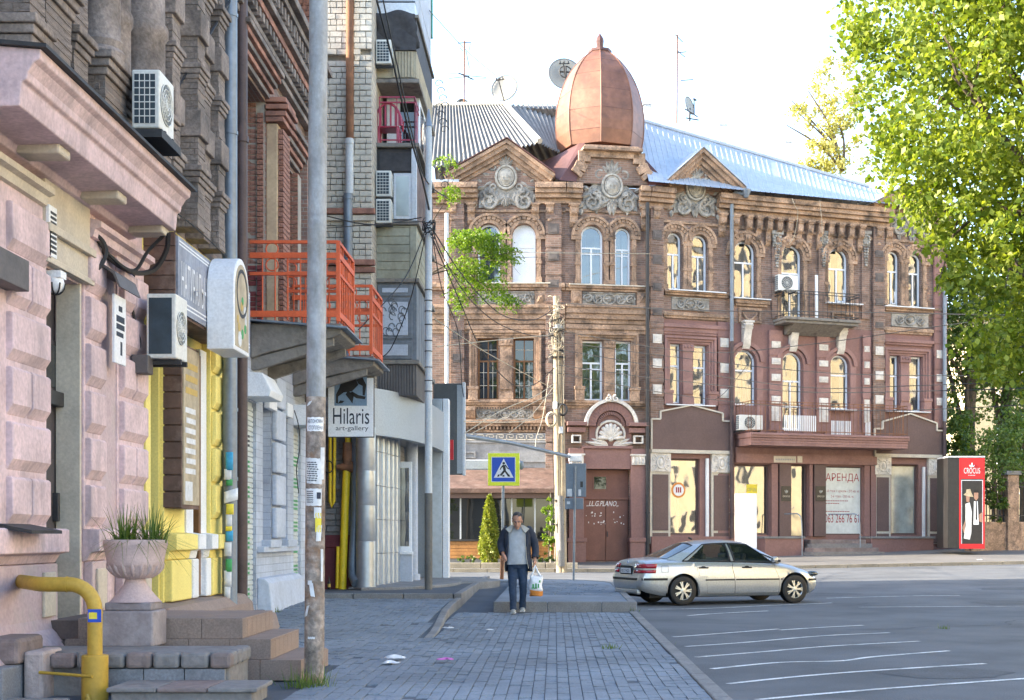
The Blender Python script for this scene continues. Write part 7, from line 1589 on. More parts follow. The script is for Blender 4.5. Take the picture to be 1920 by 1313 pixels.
for px, py, s_, mt in ((1046, 618, .16, 'dishwhite'), (1041, 762, .13, 'signwhite'), (1055, 770, .16, 'cable'), (1034, 788, .2, 'cablepale'), (1052, 808, .12, 'pale_metal')): 
    x, z = X_(px, D), Z_(py, D)
    if mt in ('cable', 'cablepale'):
        g = MB()
        for q in range(4): g.tube([(x+s_*(1-.08*q)*math.cos(t), D-.3-.03*q, z+s_*1.35*(1-.06*q)*math.sin(t)) for t in [2*math.pi*j/16 for j in range(16)]], .018, 5, closed=True)
        g.build('cable_coil', M[mt], UP)
    elif px == 1046: MB().lathe((x, D-.2, z-.1), [(.05, .0), (.18, .1), (.16, .22), (.05, .27)], 12).build('lamp_head', M[mt], UP, smooth=50)
    else: MB().box(x-s_*.6, x+s_*.6, D-.36, D-.2, z-s_, z+s_).build('junction_box', M[mt], UP, bevel=.02)
for k in range(8): px, py = 1047+RNG.uniform(-7, 10), RNG.uniform(920, 1010); q = front(0, D-.16).rect(px-2.5, py-4, px+2.5, py+4); MB(front(0, D-.17)).box(q[0], q[1], 0, .004, q[2], q[3]).build('notice', M['paper'], UP)
LA = thing('street_lamp_arm', 'long pale lamp arm reaching out from the grey sign box to the timber pole', 'street lamp', (X_(870, 40), 40, 4))
MB().tube([(X_(868, 39.5), 39.5, Z_(817, 39.5)), (X_(960, 42), 42, Z_(831, 42)), (X_(1070, 45), 45, Z_(857, 45))], [.065, .06, .055], 10).build('arm', M['galv'], LA, smooth=60); MB().box(X_(1066, 45), X_(1091, 45), 44.9, 45.15, Z_(866, 45), Z_(853, 45)).build('lamp_head', M['pale_metal'], LA, bevel=.03)
# ------------------------------------------------------------------ signs of the gallery
HS = MB(front(0, 27.6)); f2 = front(0, 27.6); q = f2.rect(615, 709, 700, 819); HS = HS.box(q[0], q[1], -.1, 0, q[2], q[3]).build('gallery_sign', M['signwhite'], None, bevel=.01); tag(HS, 'white hanging gallery sign with a dark dancing figure on blue', 'sign')
MB(f2).box(q[0]-.01, q[1]+.012, -.105, -.02, q[2]-.012, q[2]).build('sign_edge', M['darkmetal'], HS); MB(f2).box(q[1], q[1]+.012, -.105, -.02, q[2], q[3]).build('sign_edge', M['darkmetal'], HS)
q2 = f2.rect(627, 700, 688, 761); MB(f2).box(q2[0], q2[1], 0, .004, q2[2], q2[3]).build('blue_picture', M['steelblue'], HS, bevel=.0)
for pts in ([(640, 716), (646, 706), (668, 712), (672, 722), (660, 734), (645, 736), (636, 728)], [(636, 728), (630, 740), (630, 756), (634, 757), (634, 744), (646, 735)], [(652, 733), (664, 740), (661, 757), (655, 749), (648, 740)], [(668, 712), (680, 708), (687, 722), (684, 742), (680, 741), (680, 724), (672, 720)], [(646, 706), (640, 700), (666, 700), (668, 712)], [(660, 734), (672, 741), (686, 744), (684, 749), (668, 747), (656, 738)], [(634, 757), (642, 756), (646, 752), (638, 751)]): fpoly(pts, .004, .008, 'posterblack', 'dancing_figure', HS, f2)
text('Hilaris', .3, M['navytext'], 'lettering', HS, f2, f2.U(658), f2.V(658, 795), w=.003, width=(q[1]-q[0])*.8, sy=1.55); text('art-gallery', .12, M['navytext'], 'lettering', HS, f2, f2.U(660), f2.V(660, 807), w=.003, width=(q[1]-q[0])*.72, sy=1.1)
MB(f2).box(q[0]-.35, q[0], -.08, -.03, q[3]-.1, q[3]-.06).build('hanger', M['darkmetal'], HS)
f3 = front(0, 38.2); q = f3.rect(812, 719, 867, 890); NB = MB(f3).box(q[0], q[1], -.3, 0, q[2], q[3]).build('sign_box', M['signdark'], None, bevel=.01); tag(NB, 'large dark grey sign box with a pale edge beyond the gallery pillar', 'sign')
q = f3.rect(867, 718, 872, 890); MB(f3).box(q[0], q[1], -.32, .02, q[2]-.02, q[3]+.02).build('pale_edge', M['pale_metal'], NB, bevel=.01); q = f3.rect(857, 722, 867, 888); MB(f3).box(q[0], q[1], 0, .012, q[2], q[3]).build('inner_frame', M['silvermat'], NB)
f4 = front(0, 37.4); q = f4.rect(833, 826, 843, 862); RS = MB(f4).box(q[0], q[1], -.1, 0, q[2], q[3]).build('small_sign', M['signwhite'], None); tag(RS, 'small white and red sign plate beside the silver gallery pillar', 'sign'); q = f4.rect(843, 825, 850, 862); MB(f4).box(q[0], q[1], -.11, .01, q[2], q[3]).build('red_band', M['red'], RS)
f5 = front(0, 40.4); q = f5.rect(852, 862, 922, 881); o = MB(f5).box(q[0], q[1], -.15, 0, q[2], q[3]).build('sign_rail', M['pale_metal'], None, bevel=.03); tag(o, 'pale horizontal sign rail behind the pedestrian crossing sign', 'rail')
# plate on the pink wall with its little hood, meter box
f6 = WL; PPt = MB(WL).box(15.16, 15.56, .16, .19, 3.3, 4.05).build('house_plate', M['signwhite'], None, bevel=.005); tag(PPt, 'white plate with dark print under a small metal hood on the pink wall', 'sign')
for k, (a, b, z0, z1) in enumerate(((.14, .26, 3.88, 3.94), (.06, .34, 3.76, 3.83), (.06, .34, 3.68, 3.74), (.06, .3, 3.6, 3.65), (.2, .26, 3.4, 3.55))): MB(WL).box(15.16+a, 15.16+b, .19, .193, z0, z1).build('print_mark', M['navytext'], PPt)
g = MB(WL); g.prof([(.0, 4.3), (.12, 4.34), (.24, 4.26), (.3, 4.1), (.28, 4.1), (.22, 4.24), (.12, 4.31), (.0, 4.27)], 15.0, 15.75); g.build('hood', M['shutter'], PPt)
MB(WL).box(16.2, 16.42, .05, .25, 3.3, 3.52).build('meter_box', M['shutter'], None, bevel=.015); tag(bpy.data.objects['meter_box'], 'small grey junction box on the pink pilaster below the cables', 'box')
# ------------------------------------------------------------------ booth, totem, pavilion, fence
RB = thing('poster_booth', 'tall red and black advertising booth with a fashion poster', 'booth', (X_(1812, 56.5), 56.5, .8))
D = 56.5; fr6 = front(0, D); q = fr6.rect(1799, 858, 1846, 1028); x0b = X_(1777, D)
MB(fr6).box(x0b, q[1], -1.6, -.001, q[2], q[3]).build('case', M['posterblack'], RB, bevel=.01); qh = fr6.rect(1799, 859, 1846, 898)
MB(fr6).box(q[0], q[1], 0, .03, qh[2], qh[3]).build('header', M['red'], RB); qb = fr6.rect(1799, 1020, 1846, 1029); MB(fr6).box(q[0], q[1], 0, .03, qb[2], qb[3]).build('footer', M['red'], RB)
for a, b in ((q[0], q[0]+.05), (q[1]-.05, q[1])): MB(fr6).box(a, b, 0, .03, qb[3], qh[2]).build('side_rail', M['red'], RB)
qp = fr6.rect(1802, 900, 1843, 1022); MB(fr6).box(qp[0], qp[1], 0, .012, qp[2], qp[3]).build('poster_rim', M['signwhite'], RB); e = .035; PO = MB(fr6).box(qp[0]+e, qp[1]-e, .012, .016, qp[2]+e, qp[3]-e).build('poster', M['posterblack'], RB)
MB(fr6).box(x0b, q[1]+.02, -1.6, .02, q[3], q[3]+.06).build('roof', M['pale_metal'], RB)
text('CROCUS', .3, M['signwhite'], 'lettering', RB, fr6, fr6.U(1822), fr6.V(1822, 888), w=.034, width=.66, sy=1.1); g = MB(fr6); c = fr6.uv(1822, 877)
for a, L in ((0, .2), (.8, .15), (-.8, .15)): leafb(g, c, math.pi/2+a, L, .06, .034)
g.build('crocus_emblem', M['signwhite'], RB)
for k in range(5): MB(fr6).box(fr6.U(1815)+k*.06, fr6.U(1815)+k*.06+.04, .03, .034, fr6.V(1822, 892), fr6.V(1822, 891)).build('print_mark', M['signwhite'], RB)
for pts, mt, w in (([(1810, 945), (1818, 942), (1822, 960), (1821, 1000), (1818, 1012), (1807, 1010), (1810, 980)], 'paper', .02), ([(1806, 928), (1811, 924), (1812, 918), (1819, 917), (1821, 924), (1825, 932), (1815, 931)], 'signtan', .024), ([(1811, 930), (1818, 931), (1817, 942), (1812, 941)], 'posterskin', .022), ([(1826, 922), (1834, 922), (1834, 934), (1830, 939), (1826, 934)], 'posterskin', .022), ([(1826, 918), (1834, 919), (1835, 924), (1825, 924)], 'black', .025), ([(1826, 940), (1833, 940), (1835, 984), (1825, 984)], 'signwhite', .02), ([(1829, 940), (1831, 940), (1832, 975), (1829, 975)], 'black', .023), ([(1836, 965), (1842, 960), (1842, 980), (1836, 978)], 'posterskin', .022), ([(1804, 990), (1810, 975), (1811, 985), (1807, 1000)], 'posterskin', .02)): fpoly(pts, .016, w, mt, 'poster_figure', PO, fr6)
TD = 53.6; f7 = front(0, TD); q = f7.rect(1379, 926, 1415, 1046); o = MB(f7).box(q[0], q[1], -.16, 0, zfar(X_(1398, TD), TD), q[3]).build('totem_board', M['signwhite'], None, bevel=.012); tag(o, 'blank white upright board on the far pavement behind the silver car', 'board'); q = f7.rect(1415, 926, 1419, 1046); MB(f7).box(q[0], q[1], -.17, .01, zfar(X_(1398, TD), TD), q[3]+.01).build('side_edge', M['pale_metal'], o)
PV = thing('cafe_pavilion', 'low cafe pavilion with flat roof, dark glass and orange timber skirting', 'pavilion', (X_(940, 53), 53, .3))
D = 53.2; fp = front(0, D); xl_, xr_ = -6.2, X_(1043, D); zs = zfar(-2, 53)
zA, zB, zC, zD, zE = [Z_(y, D) for y in (1047, 1013, 925, 917, 888)]
MB(fp).box(xl_, xr_, -2.7, -.0, zs-.1, zs+.25).build('base', M['kerb'], PV); MB(fp).box(xl_, xr_-.05, -2.6, -.2, zs, zC).build('inner_wall', M['posterblack'], PV)
g = MB(fp); g.add([(xl_-.3, .55, zC), (xr_+.25, .55, zC), (xr_+.25, -2.7, zE+.1), (xl_-.3, -2.7, zE+.1), (xl_-.3, .55, zD), (xr_+.25, .55, zD), (xr_+.1, -2.7, zE+.35), (xl_-.3, -2.7, zE+.35)], [(0,3,2,1),(4,5,6,7),(0,1,5,4),(1,2,6,5),(2,3,7,6),(3,0,4,7)]); g.build('roof', M['woodbrown'], PV)
MB(fp).box(xl_-.2, xr_+.1, .3, .4, zC-.2, zC-.005).build('fascia', M['brownboard'], PV)
z = zs+.25; k = 0
while z < zB-.02: MB(fp).box(xl_, xr_, 0, .03+.004*(k % 2), z, min(z+.13, zB)-.008).build('plank', M['woodorange'], PV, bevel=.006); z += .13; k += 1
for i, (a, b) in enumerate(((838, 862), (865, 912), (914, 958), (961, 1002), (1004, 1043))): MB(fp).box(X_(a, D), X_(b, D), -.04, -.02, zB, zC-.2).build('window_pane', M['glassdark'], PV)
for px in (863.5, 913, 959.5, 1003): MB(fp).box(X_(px, D)-.03, X_(px, D)+.03, -.05, .02, zB, zC-.2).build('window_post', M['pale_metal'], PV)
MB(fp).box(xl_, xr_, -.05, .06, zB-.04, zB+.04).build('window_rail', M['darkmetal'], PV)
for px in (842, 850, 856): g = MB(fp); x = X_(px+8, D); g.grid(lambda u, v: (x+u*.5, -.12+.03*math.sin(u*26), zB+.05+v*(zC-zB-.3)), 16, 1); g.build('curtain', M['creamtrim'], PV, smooth=180)
for px in (918, 922, 1032, 1040): MB().tube([(X_(px, D), D-.45, zs), (X_(px, D), D-.45, zC)], .02, 6).build('trellis_post', M['creamtrim'], PV)
xk = X_(842, 50.6)
while xk < .25:
    o = MB().box(xk, xk+1.16, 50.5, 50.75, .1, .42).build('bed_kerb', M['kerb_warm'], farwalk, bevel=.02); xk += 1.18
MB().box(-6, .3, 50.76, 52.6, .1, .36).build('flower_bed', M['ground'], farwalk)
# brick fence on the right
FE = thing('garden_fence', 'rendered garden wall with square posts and iron bars beyond the booth', 'fence', (19, 60, .8))
FF = Fac((X_(1848, 59), 59), (1, .3), (.3, -1))
MB(FF).box(-.6, 12, -.3, 0, .3, 2.0).build('wall', M['fartrim'], FE, bevel=.03)
for u in (-.5, 1.3, 4.3, 7.3): MB(FF).box(u-.28, u+.28, -.4, .12, .3, 4.0).build('post', M['fartrim'], FE, bevel=.03); MB(FF).box(u-.36, u+.36, -.48, .2, 4.0, 4.18).build('post_cap', M['kerb'], FE, bevel=.03)
u = -.2
while u < 12:
    MB(FF).tube([(u, -.15, 2.0), (u, -.15, 3.7)], .025, 5).build('bar', M['darkmetal'], FE); u += .17
for z in (2.25, 3.5): MB(FF).box(-.5, 12, -.18, -.12, z, z+.05).build('rail', M['darkmetal'], FE)
# distant house between the trees at right, warm in the sun
DHs = thing('distant_house', 'orange plastered house glimpsed between the trunks at the right', 'house', (30, 82, 0))
MB().box(24, 46, 80, 90, -.5, 14).build('wall', M['housewall'], DHs)
for k in range(4):
    for j in range(3): w = MB().box(25.5+5*k, 27+5*k, 79.93, 79.99, 1.5+4*j, 3.9+4*j).build('window', M['whitewin'], DHs); MB().box(25.6+5*k, 26.9+5*k, 79.9, 79.93, 1.6+4*j, 3.8+4*j).build('pane', M['glass'], w)
g = MB(); g.add([(23.5, 79.5, 14), (46.5, 79.5, 14), (46.5, 90.5, 14), (23.5, 90.5, 14), (27, 85, 17), (43, 85, 17)], [(0, 1, 5, 4), (1, 2, 5), (2, 3, 4, 5), (3, 0, 4), (3, 2, 1, 0)]); g.build('roof', M['slate'], DHs)
# sunlit yellow house across the side road (its front shows in the window panes)
YH = thing('yellow_house', 'yellow plastered house across the road mirrored in the upper windows', 'house', (46, 24, 0))
yw = MB(); yw.box(44, 56, -14, 52, -.5, 25); yw.build('wall', M['housewall'], YH)
g = MB(); g.add([(43.5, -14.5, 25), (56.5, -14.5, 25), (56.5, 52.5, 25), (43.5, 52.5, 25), (50, -9, 29), (50, 47, 29)], [(0, 1, 4), (1, 2, 5, 4), (2, 3, 5), (3, 0, 4, 5), (3, 2, 1, 0)]); g.build('roof', M['slate'], YH)
for k in range(16):
    for j in range(6): w = MB().box(43.93, 43.99, -12+4*k, -10.6+4*k, 1.2+4.0*j, 3.6+4.0*j).build('window', M['creamtrim'], YH); MB().box(43.9, 43.93, -11.85+4*k, -10.75+4*k, 1.4+4.0*j, 3.4+4.0*j).build('pane', M['housewin'], w)
# ------------------------------------------------------------------ roof-top aerials
def dish(px, py, rpx, D, label, tiltx, back=False):
    t = thing('satellite_dish', label, 'satellite dish', (X_(px, D), D, Z_(py+rpx, D)), 0, 'dishes on the roof'); r = rpx*D/F; c = Vector((X_(px, D), D, Z_(py, D)))
    rot = Matrix.Rotation(tiltx, 3, 'Z') @ Matrix.Rotation(-.2, 3, 'X'); g = MB(); n0 = 0
    for i in range(6):
        for k in range(24): q = r*i/5; a = 2*math.pi*k/24; p = rot @ Vector((q*math.cos(a), -.25*r*((i/5)**2)+.12, q*math.sin(a))); g.v.append(tuple(c+p))
    for i in range(5):
        for k in range(24): l = (k+1) % 24; g.f.append((i*24+k, i*24+l, (i+1)*24+l, (i+1)*24+k))
    g.build('reflector', M['dishwhite'], t, smooth=60, thick=.02)
    MB().tube([tuple(c+rot @ Vector((r*math.cos(a), -.25*r+.12, r*math.sin(a)))) for a in [2*math.pi*k/24 for k in range(24)]], .02, 5, closed=True).build('rim', M['dishedge'], t)
    g = MB(); g.tube([tuple(c+rot @ Vector((.05, -.1, -r*1.05))), tuple(c+rot @ Vector((-.15, -.75*r, .35*r)))], .025, 6); g.tube([tuple(c+rot @ Vector((-.45*r, -.7*r, .28*r))), tuple(c+rot @ Vector((.2*r, -.7*r, .33*r)))], .022, 6)
    for k in (-.4, -.15, .1): g.tube([tuple(c+rot @ Vector((k*r, -.75*r, .3*r))), tuple(c+rot @ Vector((k*r, -.75*r, .45*r)))], .035, 6)
    if back:
        g.tube([tuple(c+rot @ Vector((.38*r*math.cos(a), -.3*r, .38*r*math.sin(a)))) for a in [2*math.pi*k/18 for k in range(18)]], .03, 5, closed=True); g.tube([tuple(c+rot @ Vector((-.38*r, -.3*r, 0))), tuple(c+rot @ Vector((.38*r, -.3*r, 0)))], .04, 5); g.tube([tuple(c+rot @ Vector((0, -.3*r, -.38*r))), tuple(c+rot @ Vector((0, -.3*r, .38*r)))], .05, 5)
    g.build('feed_arm', M['darkmetal'], t); MB().tube([tuple(c+Vector((0, .15, -r*.2))), tuple(c+Vector((0, .2, -r*1.6)))], .04, 6).build('mast', M['darkmetal'], t)
dish(946, 166, 25.5, 61.2, 'round white dish with a three-pronged feed arm on the slate ridge', -.3); dish(1059, 140, 31, 62.5, 'large white dish partly hidden behind the left of the copper dome', .15, True); dish(867, 196, 12, 62.5, 'dish whose rim just shows over the slate ridge', .1); dish(1294, 198, 17, 62, 'pale dish on the mast above the blue metal roof', 1.0)
def aerial(px, y0, y1, D, label, bars):
    t = thing('aerial', label, 'antenna', (X_(px, D), D, Z_(y0, D))); MB().tube([(X_(px-1, D), D, Z_(y0, D)), (X_(px, D), D, Z_(y1, D))], .035, 6).build('mast', M['rust'], t)
    for (xa, ya, xb2, yb2, r) in bars: MB().tube([(X_(xa, D), D-.05, Z_(ya, D)), (X_(xb2, D), D-.05, Z_(yb2, D))], r, 5).build('element', M['darkmetal'], t)
aerial(871, 196, 76, 61.4, 'thin rusty television aerial with cross bars on the slate roof', [(858, 82, 884, 80, .02), (860, 138, 888, 150, .03), (842, 148, 880, 144, .015), (868, 142, 912, 146, .015), (862, 90, 868, 97, .015), (882, 82, 880, 95, .015), (874, 97, 880, 128, .02), (838, 138, 870, 140, .01), (876, 150, 912, 148, .01)])
aerial(1270, 232, 65, 61.5, 'tall single aerial mast on the blue metal roof ridge', [(1266, 66, 1280, 80, .02), (1270, 100, 1287, 98, .02), (1270, 96, 1284, 108, .02), (1276, 152, 1300, 150, .02), (1284, 205, 1308, 220, .03), (1286, 222, 1310, 226, .03)])
# chair on the open balcony
CH = thing('plastic_chair', 'dark pink plastic armchair on the open balcony', 'chair', (-3.75, 31.5, zz(270)))
cx2, cy2, cz2 = X_(727, 31.4)+.02, 31.55, zz(270); h = .8
for dx in (-.22, .22):
    for dy in (-.22, .22): MB().tube([(cx2+dx*1.1, cy2+dy*1.1, cz2), (cx2+dx, cy2+dy, cz2+.42)], .024, 6).build('leg', M['pinkplastic'], CH)
MB().box(cx2-.25, cx2+.25, cy2-.25, cy2+.25, cz2+.4, cz2+.44).build('seat', M['pinkplastic'], CH, bevel=.02)
ap = [(cx2-.3+.3*(1-math.cos(t)), cy2-.25, cz2+.44+.5*math.sin(t)) for t in [math.pi*k/14 for k in range(15)]]; MB().tube(ap, .028, 6).build('back_rim', M['pinkplastic'], CH, smooth=60)
for k in range(1, 7): t = math.pi*(k+.5)/8; x = cx2+.3*-math.cos(t); MB().box(x-.02, x+.02, cy2-.262, cy2-.24, cz2+.44, cz2+.44+.5*math.sin(t)).build('back_slat', M['pinkplastic'], CH)
for dx in (-.29, .29): MB().tube([(cx2+dx, cy2-.24, cz2+.62), (cx2+dx, cy2+.2, cz2+.64), (cx2+dx*.95, cy2+.22, cz2+.44)], .026, 6).build('armrest', M['pinkplastic'], CH)
# ------------------------------------------------------------------ trees
def leaves_mesh(name, pts, size, mt, parent, elong=1.25, jit=.35, flat=.25, nrm=None):
    n = len(pts); sz = size*RNG.uniform(1-jit, 1+jit, n); d = RNG.normal(size=(n, 3)); d[:, 2] -= .6; d /= np.linalg.norm(d, axis=1)[:, None]
    nn = RNG.normal(size=(n, 3)); nn[:, 2] += .7; nn -= d*(nn*d).sum(1)[:, None]; nn /= np.linalg.norm(nn, axis=1)[:, None]; sd = np.cross(d, nn)
    L = sz[:, None]*elong; Wd = sz[:, None]*.62
    b = pts; t = b+d*L; m = b+d*L*.42
    l = m+sd*Wd*.8+nn*sz[:, None]*flat*.4; r = m-sd*Wd*.8+nn*sz[:, None]*flat*.4
    V = np.stack([b, r, t, l], 1).reshape(-1, 3); inv = W[parent].inverted().translation if parent else Vector((0, 0, 0)); V = V+np.array(inv)
    me = bpy.data.meshes.new(name); me.vertices.add(4*n); me.vertices.foreach_set('co', V.astype(np.float32).ravel())
    idx = np.arange(n)*4; tri = np.stack([idx, idx+1, idx+2, idx, idx+2, idx+3], 1).ravel()
    me.loops.add(6*n); me.loops.foreach_set('vertex_index', tri.astype(np.int32)); me.polygons.add(2*n); me.polygons.foreach_set('loop_start', np.arange(0, 6*n, 3, dtype=np.int32)); me.update(calc_edges=True); me.validate()
    me.materials.append(M[mt]); o = bpy.data.objects.new(name, me); COL.objects.link(o)
    if parent: o.parent = parent; W[o] = W[parent].copy()
    return o
def clump_points(ells, n_cl, per, rc, shell=.55, sag=0):
    out = []; vol = np.array([e[1][0]*e[1][1]*e[1][2] for e in ells]); pr = vol/vol.sum()
    for _ in range(n_cl):
        c, r = ells[RNG.choice(len(ells), p=pr)]; v = RNG.normal(size=3); v /= np.linalg.norm(v); q = RNG.uniform(shell**3, 1)**(1/3)
        cc = np.array(c)+v*np.array(r)*q; rr_ = rc*RNG.uniform(.6, 1.35); p = RNG.normal(size=(per, 3)); p /= np.linalg.norm(p, axis=1)[:, None]; p *= (RNG.uniform(0, 1, (per, 1))**.45)*rr_; p[:, 2] *= .75; p[:, 2] -= sag*RNG.uniform(0, 1, per)
        out.append(cc+p)
    return np.concatenate(out)
def limbs(parent, base, top, r0, ends, mt='bark', lo=.45):
    g = MB(); base, top = Vector(base), Vector(top); pts = [base.lerp(top, k/6)+Vector((math.sin(k*1.3)*.06, math.cos(k*1.7)*.06, 0))*(k > 0) for k in range(7)]; g.tube(pts, [r0*(1.25 if k == 0 else 1-.5*k/6) for k in range(7)], 10)
    tr = g.build('trunk', M[mt], parent, smooth=60)
    for e in ends:
        e = Vector(e); s_ = base.lerp(top, RNG.uniform(lo, 1)); mid = s_.lerp(e, .5)+Vector((RNG.normal(0, .15), RNG.normal(0, .15), .3)); MB().tube(spline([s_, mid, e], 5), [r0*.4*(1-.08*k) for k in range(11)], 6).build('limb', M[mt], parent, smooth=60)
        for _ in range(4):
            f = e+Vector(RNG.normal(0, 1.0, 3)); MB().tube([mid.lerp(e, RNG.uniform(.3, 1)), e.lerp(f, .5)+Vector((0, 0, .1)), f], [r0*.12, r0*.08, r0*.03], 5).build('twig', M[mt], parent)
T1 = thing('poplar_tree', 'big sunlit green tree reaching in over the right end of the brown house', 'tree', (11.6, 27, -.1))
EL = [((11.4, 27, 11.2), (5.5, 4.2, 5.6)), ((8.7, 27, 10.6), (3.0, 3.0, 3.6)), ((8.0, 27, 12.2), (2.3, 2.4, 2.0)), ((9.3, 27, 7.6), (2.1, 2.4, 1.7)), ((11.2, 27, 6.0), (3.5, 3.0, 2.0))]
limbs(T1, (11.6, 27, -.1), (11.3, 27, 9.5), .34, [(7.6, 26.5, 10.2), (8.2, 27.5, 8.2), (9, 26.2, 12), (8.6, 26, 6.6), (12, 25, 13), (10, 28, 14), (7.4, 27, 12.4), (9.6, 25.5, 5.6)])
tp = clump_points(EL, 1250, 62, .52, .25, .12); tp2 = clump_points(EL, 230, 60, .42, .9, .15)
tp = np.concatenate([tp, tp2, clump_points([((8.75, 26.4, 4.7), (.9, .8, .9)), ((9.9, 26.4, 4.4), (1.3, .8, .8)), ((7.95, 26.6, 6.2), (.55, .6, .7))], 40, 60, .3, .3, .1)])
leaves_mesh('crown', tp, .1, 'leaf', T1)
g_cand = [(tuple(p)) for p in tp[:0]]
# street tree branch behind the gallery
T2 = thing('acacia_tree', 'bright feathery acacia branch hanging out from behind the lamp post', 'tree', (-3.9, 41, .2))
limbs(T2, (-4.15, 41, .2), (-4.05, 41, 9.6), .09, [(-2.2, 40.8, 8.9), (-1.6, 41, 9.6), (-2.7, 41, 9.0), (-3.2, 41.2, 11.4)], lo=.92)
E2 = [((-2.35, 41, 10.2), (.95, .8, .3)), ((-1.6, 41, 9.75), (.55, .6, .34)), ((-2.6, 41, 9.3), (.65, .7, .4)), ((-1.95, 41, 8.95), (.6, .6, .45)), ((-2.75, 41, 8.5), (.4, .5, .35)), ((-1.45, 40.9, 8.4), (.3, .4, .24)), ((-3.15, 41, 11.6), (.35, .5, .3)), ((-3.2, 41, 12.5), (.32, .5, .16))]
fp_ = []
for _ in range(470):                                       # pinnate sprays
    c, r = E2[RNG.choice(len(E2), p=np.array([5, 2.2, 2.6, 2.2, 1, .7, .7, .4])/14.8)]; v = RNG.normal(size=3); v /= np.linalg.norm(v); p0 = np.array(c)+v*np.array(r)*RNG.uniform(.1, 1)**(1/2); d = np.array([RNG.normal(.3, .8), RNG.normal(0, .8), RNG.normal(-.35, .35)]); d /= np.linalg.norm(d); s_ = np.cross(d, [0, 0, 1]); s_ /= np.linalg.norm(s_)
    for k in range(10):
        for q in (-1, 1): fp_.append(p0+d*.034*k+s_*q*.035+np.array([0, 0, -.0015*k*k]))
leaves_mesh('foliage', np.array(fp_), .052, 'leafbright', T2, 1.3)
# thuja in the flower bed and a climbing shrub
TH = thing('thuja', 'slender sunlit thuja cone in the bed before the cafe pavilion', 'shrub', (X_(918, 51.3), 51.3, .35))
xc, yc, z0 = X_(918, 51.3), 51.3, .35; hT = Z_(932, 51.3)-z0; n = 9000; t = RNG.uniform(0, 1, n)**.8; rad = .44*np.sin(np.pi*np.clip(.12+.88*(1-t), 0, 1)**.75*.62+.0)*np.where(t > .93, .5, 1); rad = .43*np.clip((1-t)**.62, 0, 1)*np.clip(.55+2.2*t, 0, 1); an = RNG.uniform(0, 2*np.pi, n); q = RNG.uniform(.75, 1.06, n)+.12*np.sin(an*7+t*18)
leaves_mesh('foliage', np.stack([xc+rad*q*np.cos(an), yc+rad*q*np.sin(an), z0+.05+t*hT], 1), .055, 'leafthuja', TH, 1.5); MB().tube([(xc, yc, z0-.1), (xc, yc, z0+hT*.8)], .04, 6).build('trunk', M['bark'], TH)
def shrub(nm, lab, px, py, D, rx, rz, n, mt, sz, cat='shrub', ry=None):
    c = P(px, py, D); t = thing(nm, lab, cat, (c.x, D, max(.2, c.z-rz))); pts = clump_points([(tuple(c), (rx, ry or rx, rz))], n, 45, min(rx, rz)*.35, .5); leaves_mesh('foliage', pts, sz, mt, t)
    MB().tube([(c.x, D, .1), (c.x+.05, D, c.z)], .03 if rx < 1 else .1, 6).build('stem', M['bark'], t); return t
shrub('climber', 'leafy climber on the right trellis of the cafe pavilion', 1028, 985, 52.6, .28, 1.0, 26, 'leafbright', .06, 'climber'); shrub('climber', 'sunlit climber half hidden behind the lamp post base', 792, 975, 48.5, .5, 1.3, 45, 'leafbright', .07, 'climber'); shrub('bed_plant', 'low green plant at the foot of the timber pole', 1015, 1046, 51.6, .5, .2, 12, 'leafdark', .05, 'plant'); shrub('bed_plant', 'low plant in the bed left of the thuja', 880, 1050, 51.6, .5, .14, 10, 'leafdark', .05, 'plant')
# trees at the right behind the booth
def tree(lab, px, D, hgt, r, mt, sz, ncl, trunk=.2, ells=None, zb_=1.2, rc=.6):
    x = X_(px, D); t = thing('garden_tree', lab, 'tree', (x, D, .3), 0, 'trees beyond the house'); E_ = ells or [((x, D, hgt*.62), (r, r*.8, hgt*.36))]; limbs(t, (x, D, .2), (x+.3, D, hgt*.7), trunk, [(x+RNG.uniform(-r, r)*.7, D+RNG.uniform(-1, 1), hgt*RNG.uniform(.5, .95)) for _ in range(5)]); leaves_mesh('crown', clump_points(E_, ncl, 50, rc, .35, .1), sz, mt, t); return t
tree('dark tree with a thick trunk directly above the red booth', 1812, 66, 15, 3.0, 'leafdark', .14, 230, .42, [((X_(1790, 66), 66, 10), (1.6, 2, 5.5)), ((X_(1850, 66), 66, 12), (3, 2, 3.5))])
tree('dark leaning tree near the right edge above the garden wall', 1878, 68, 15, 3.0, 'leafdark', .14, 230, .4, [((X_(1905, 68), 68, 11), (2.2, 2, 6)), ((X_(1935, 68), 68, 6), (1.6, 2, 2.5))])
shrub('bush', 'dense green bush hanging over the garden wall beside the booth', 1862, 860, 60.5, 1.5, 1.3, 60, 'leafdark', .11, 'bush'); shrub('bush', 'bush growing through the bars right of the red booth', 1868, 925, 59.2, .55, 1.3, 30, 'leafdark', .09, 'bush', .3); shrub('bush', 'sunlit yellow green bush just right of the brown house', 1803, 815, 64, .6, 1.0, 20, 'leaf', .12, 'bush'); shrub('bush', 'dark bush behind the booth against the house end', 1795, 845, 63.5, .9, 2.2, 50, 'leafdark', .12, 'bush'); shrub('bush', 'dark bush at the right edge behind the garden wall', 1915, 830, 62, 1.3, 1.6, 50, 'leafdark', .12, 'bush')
T3 = tree('pale yellowish tree rising behind the blue metal roof', 1560, 92, 29, 3.2, 'leafpale', .16, 120, .3, [((X_(1530, 92), 92, 25.5), (1.6, 2, 2.2)), ((X_(1570, 92), 92, 27), (2.2, 2, 2.4)), ((X_(1525, 92), 92, 30), (1.4, 1.4, 1.6)), ((X_(1580, 92), 92, 31), (2, 1.5, 2.5))], rc=.55)
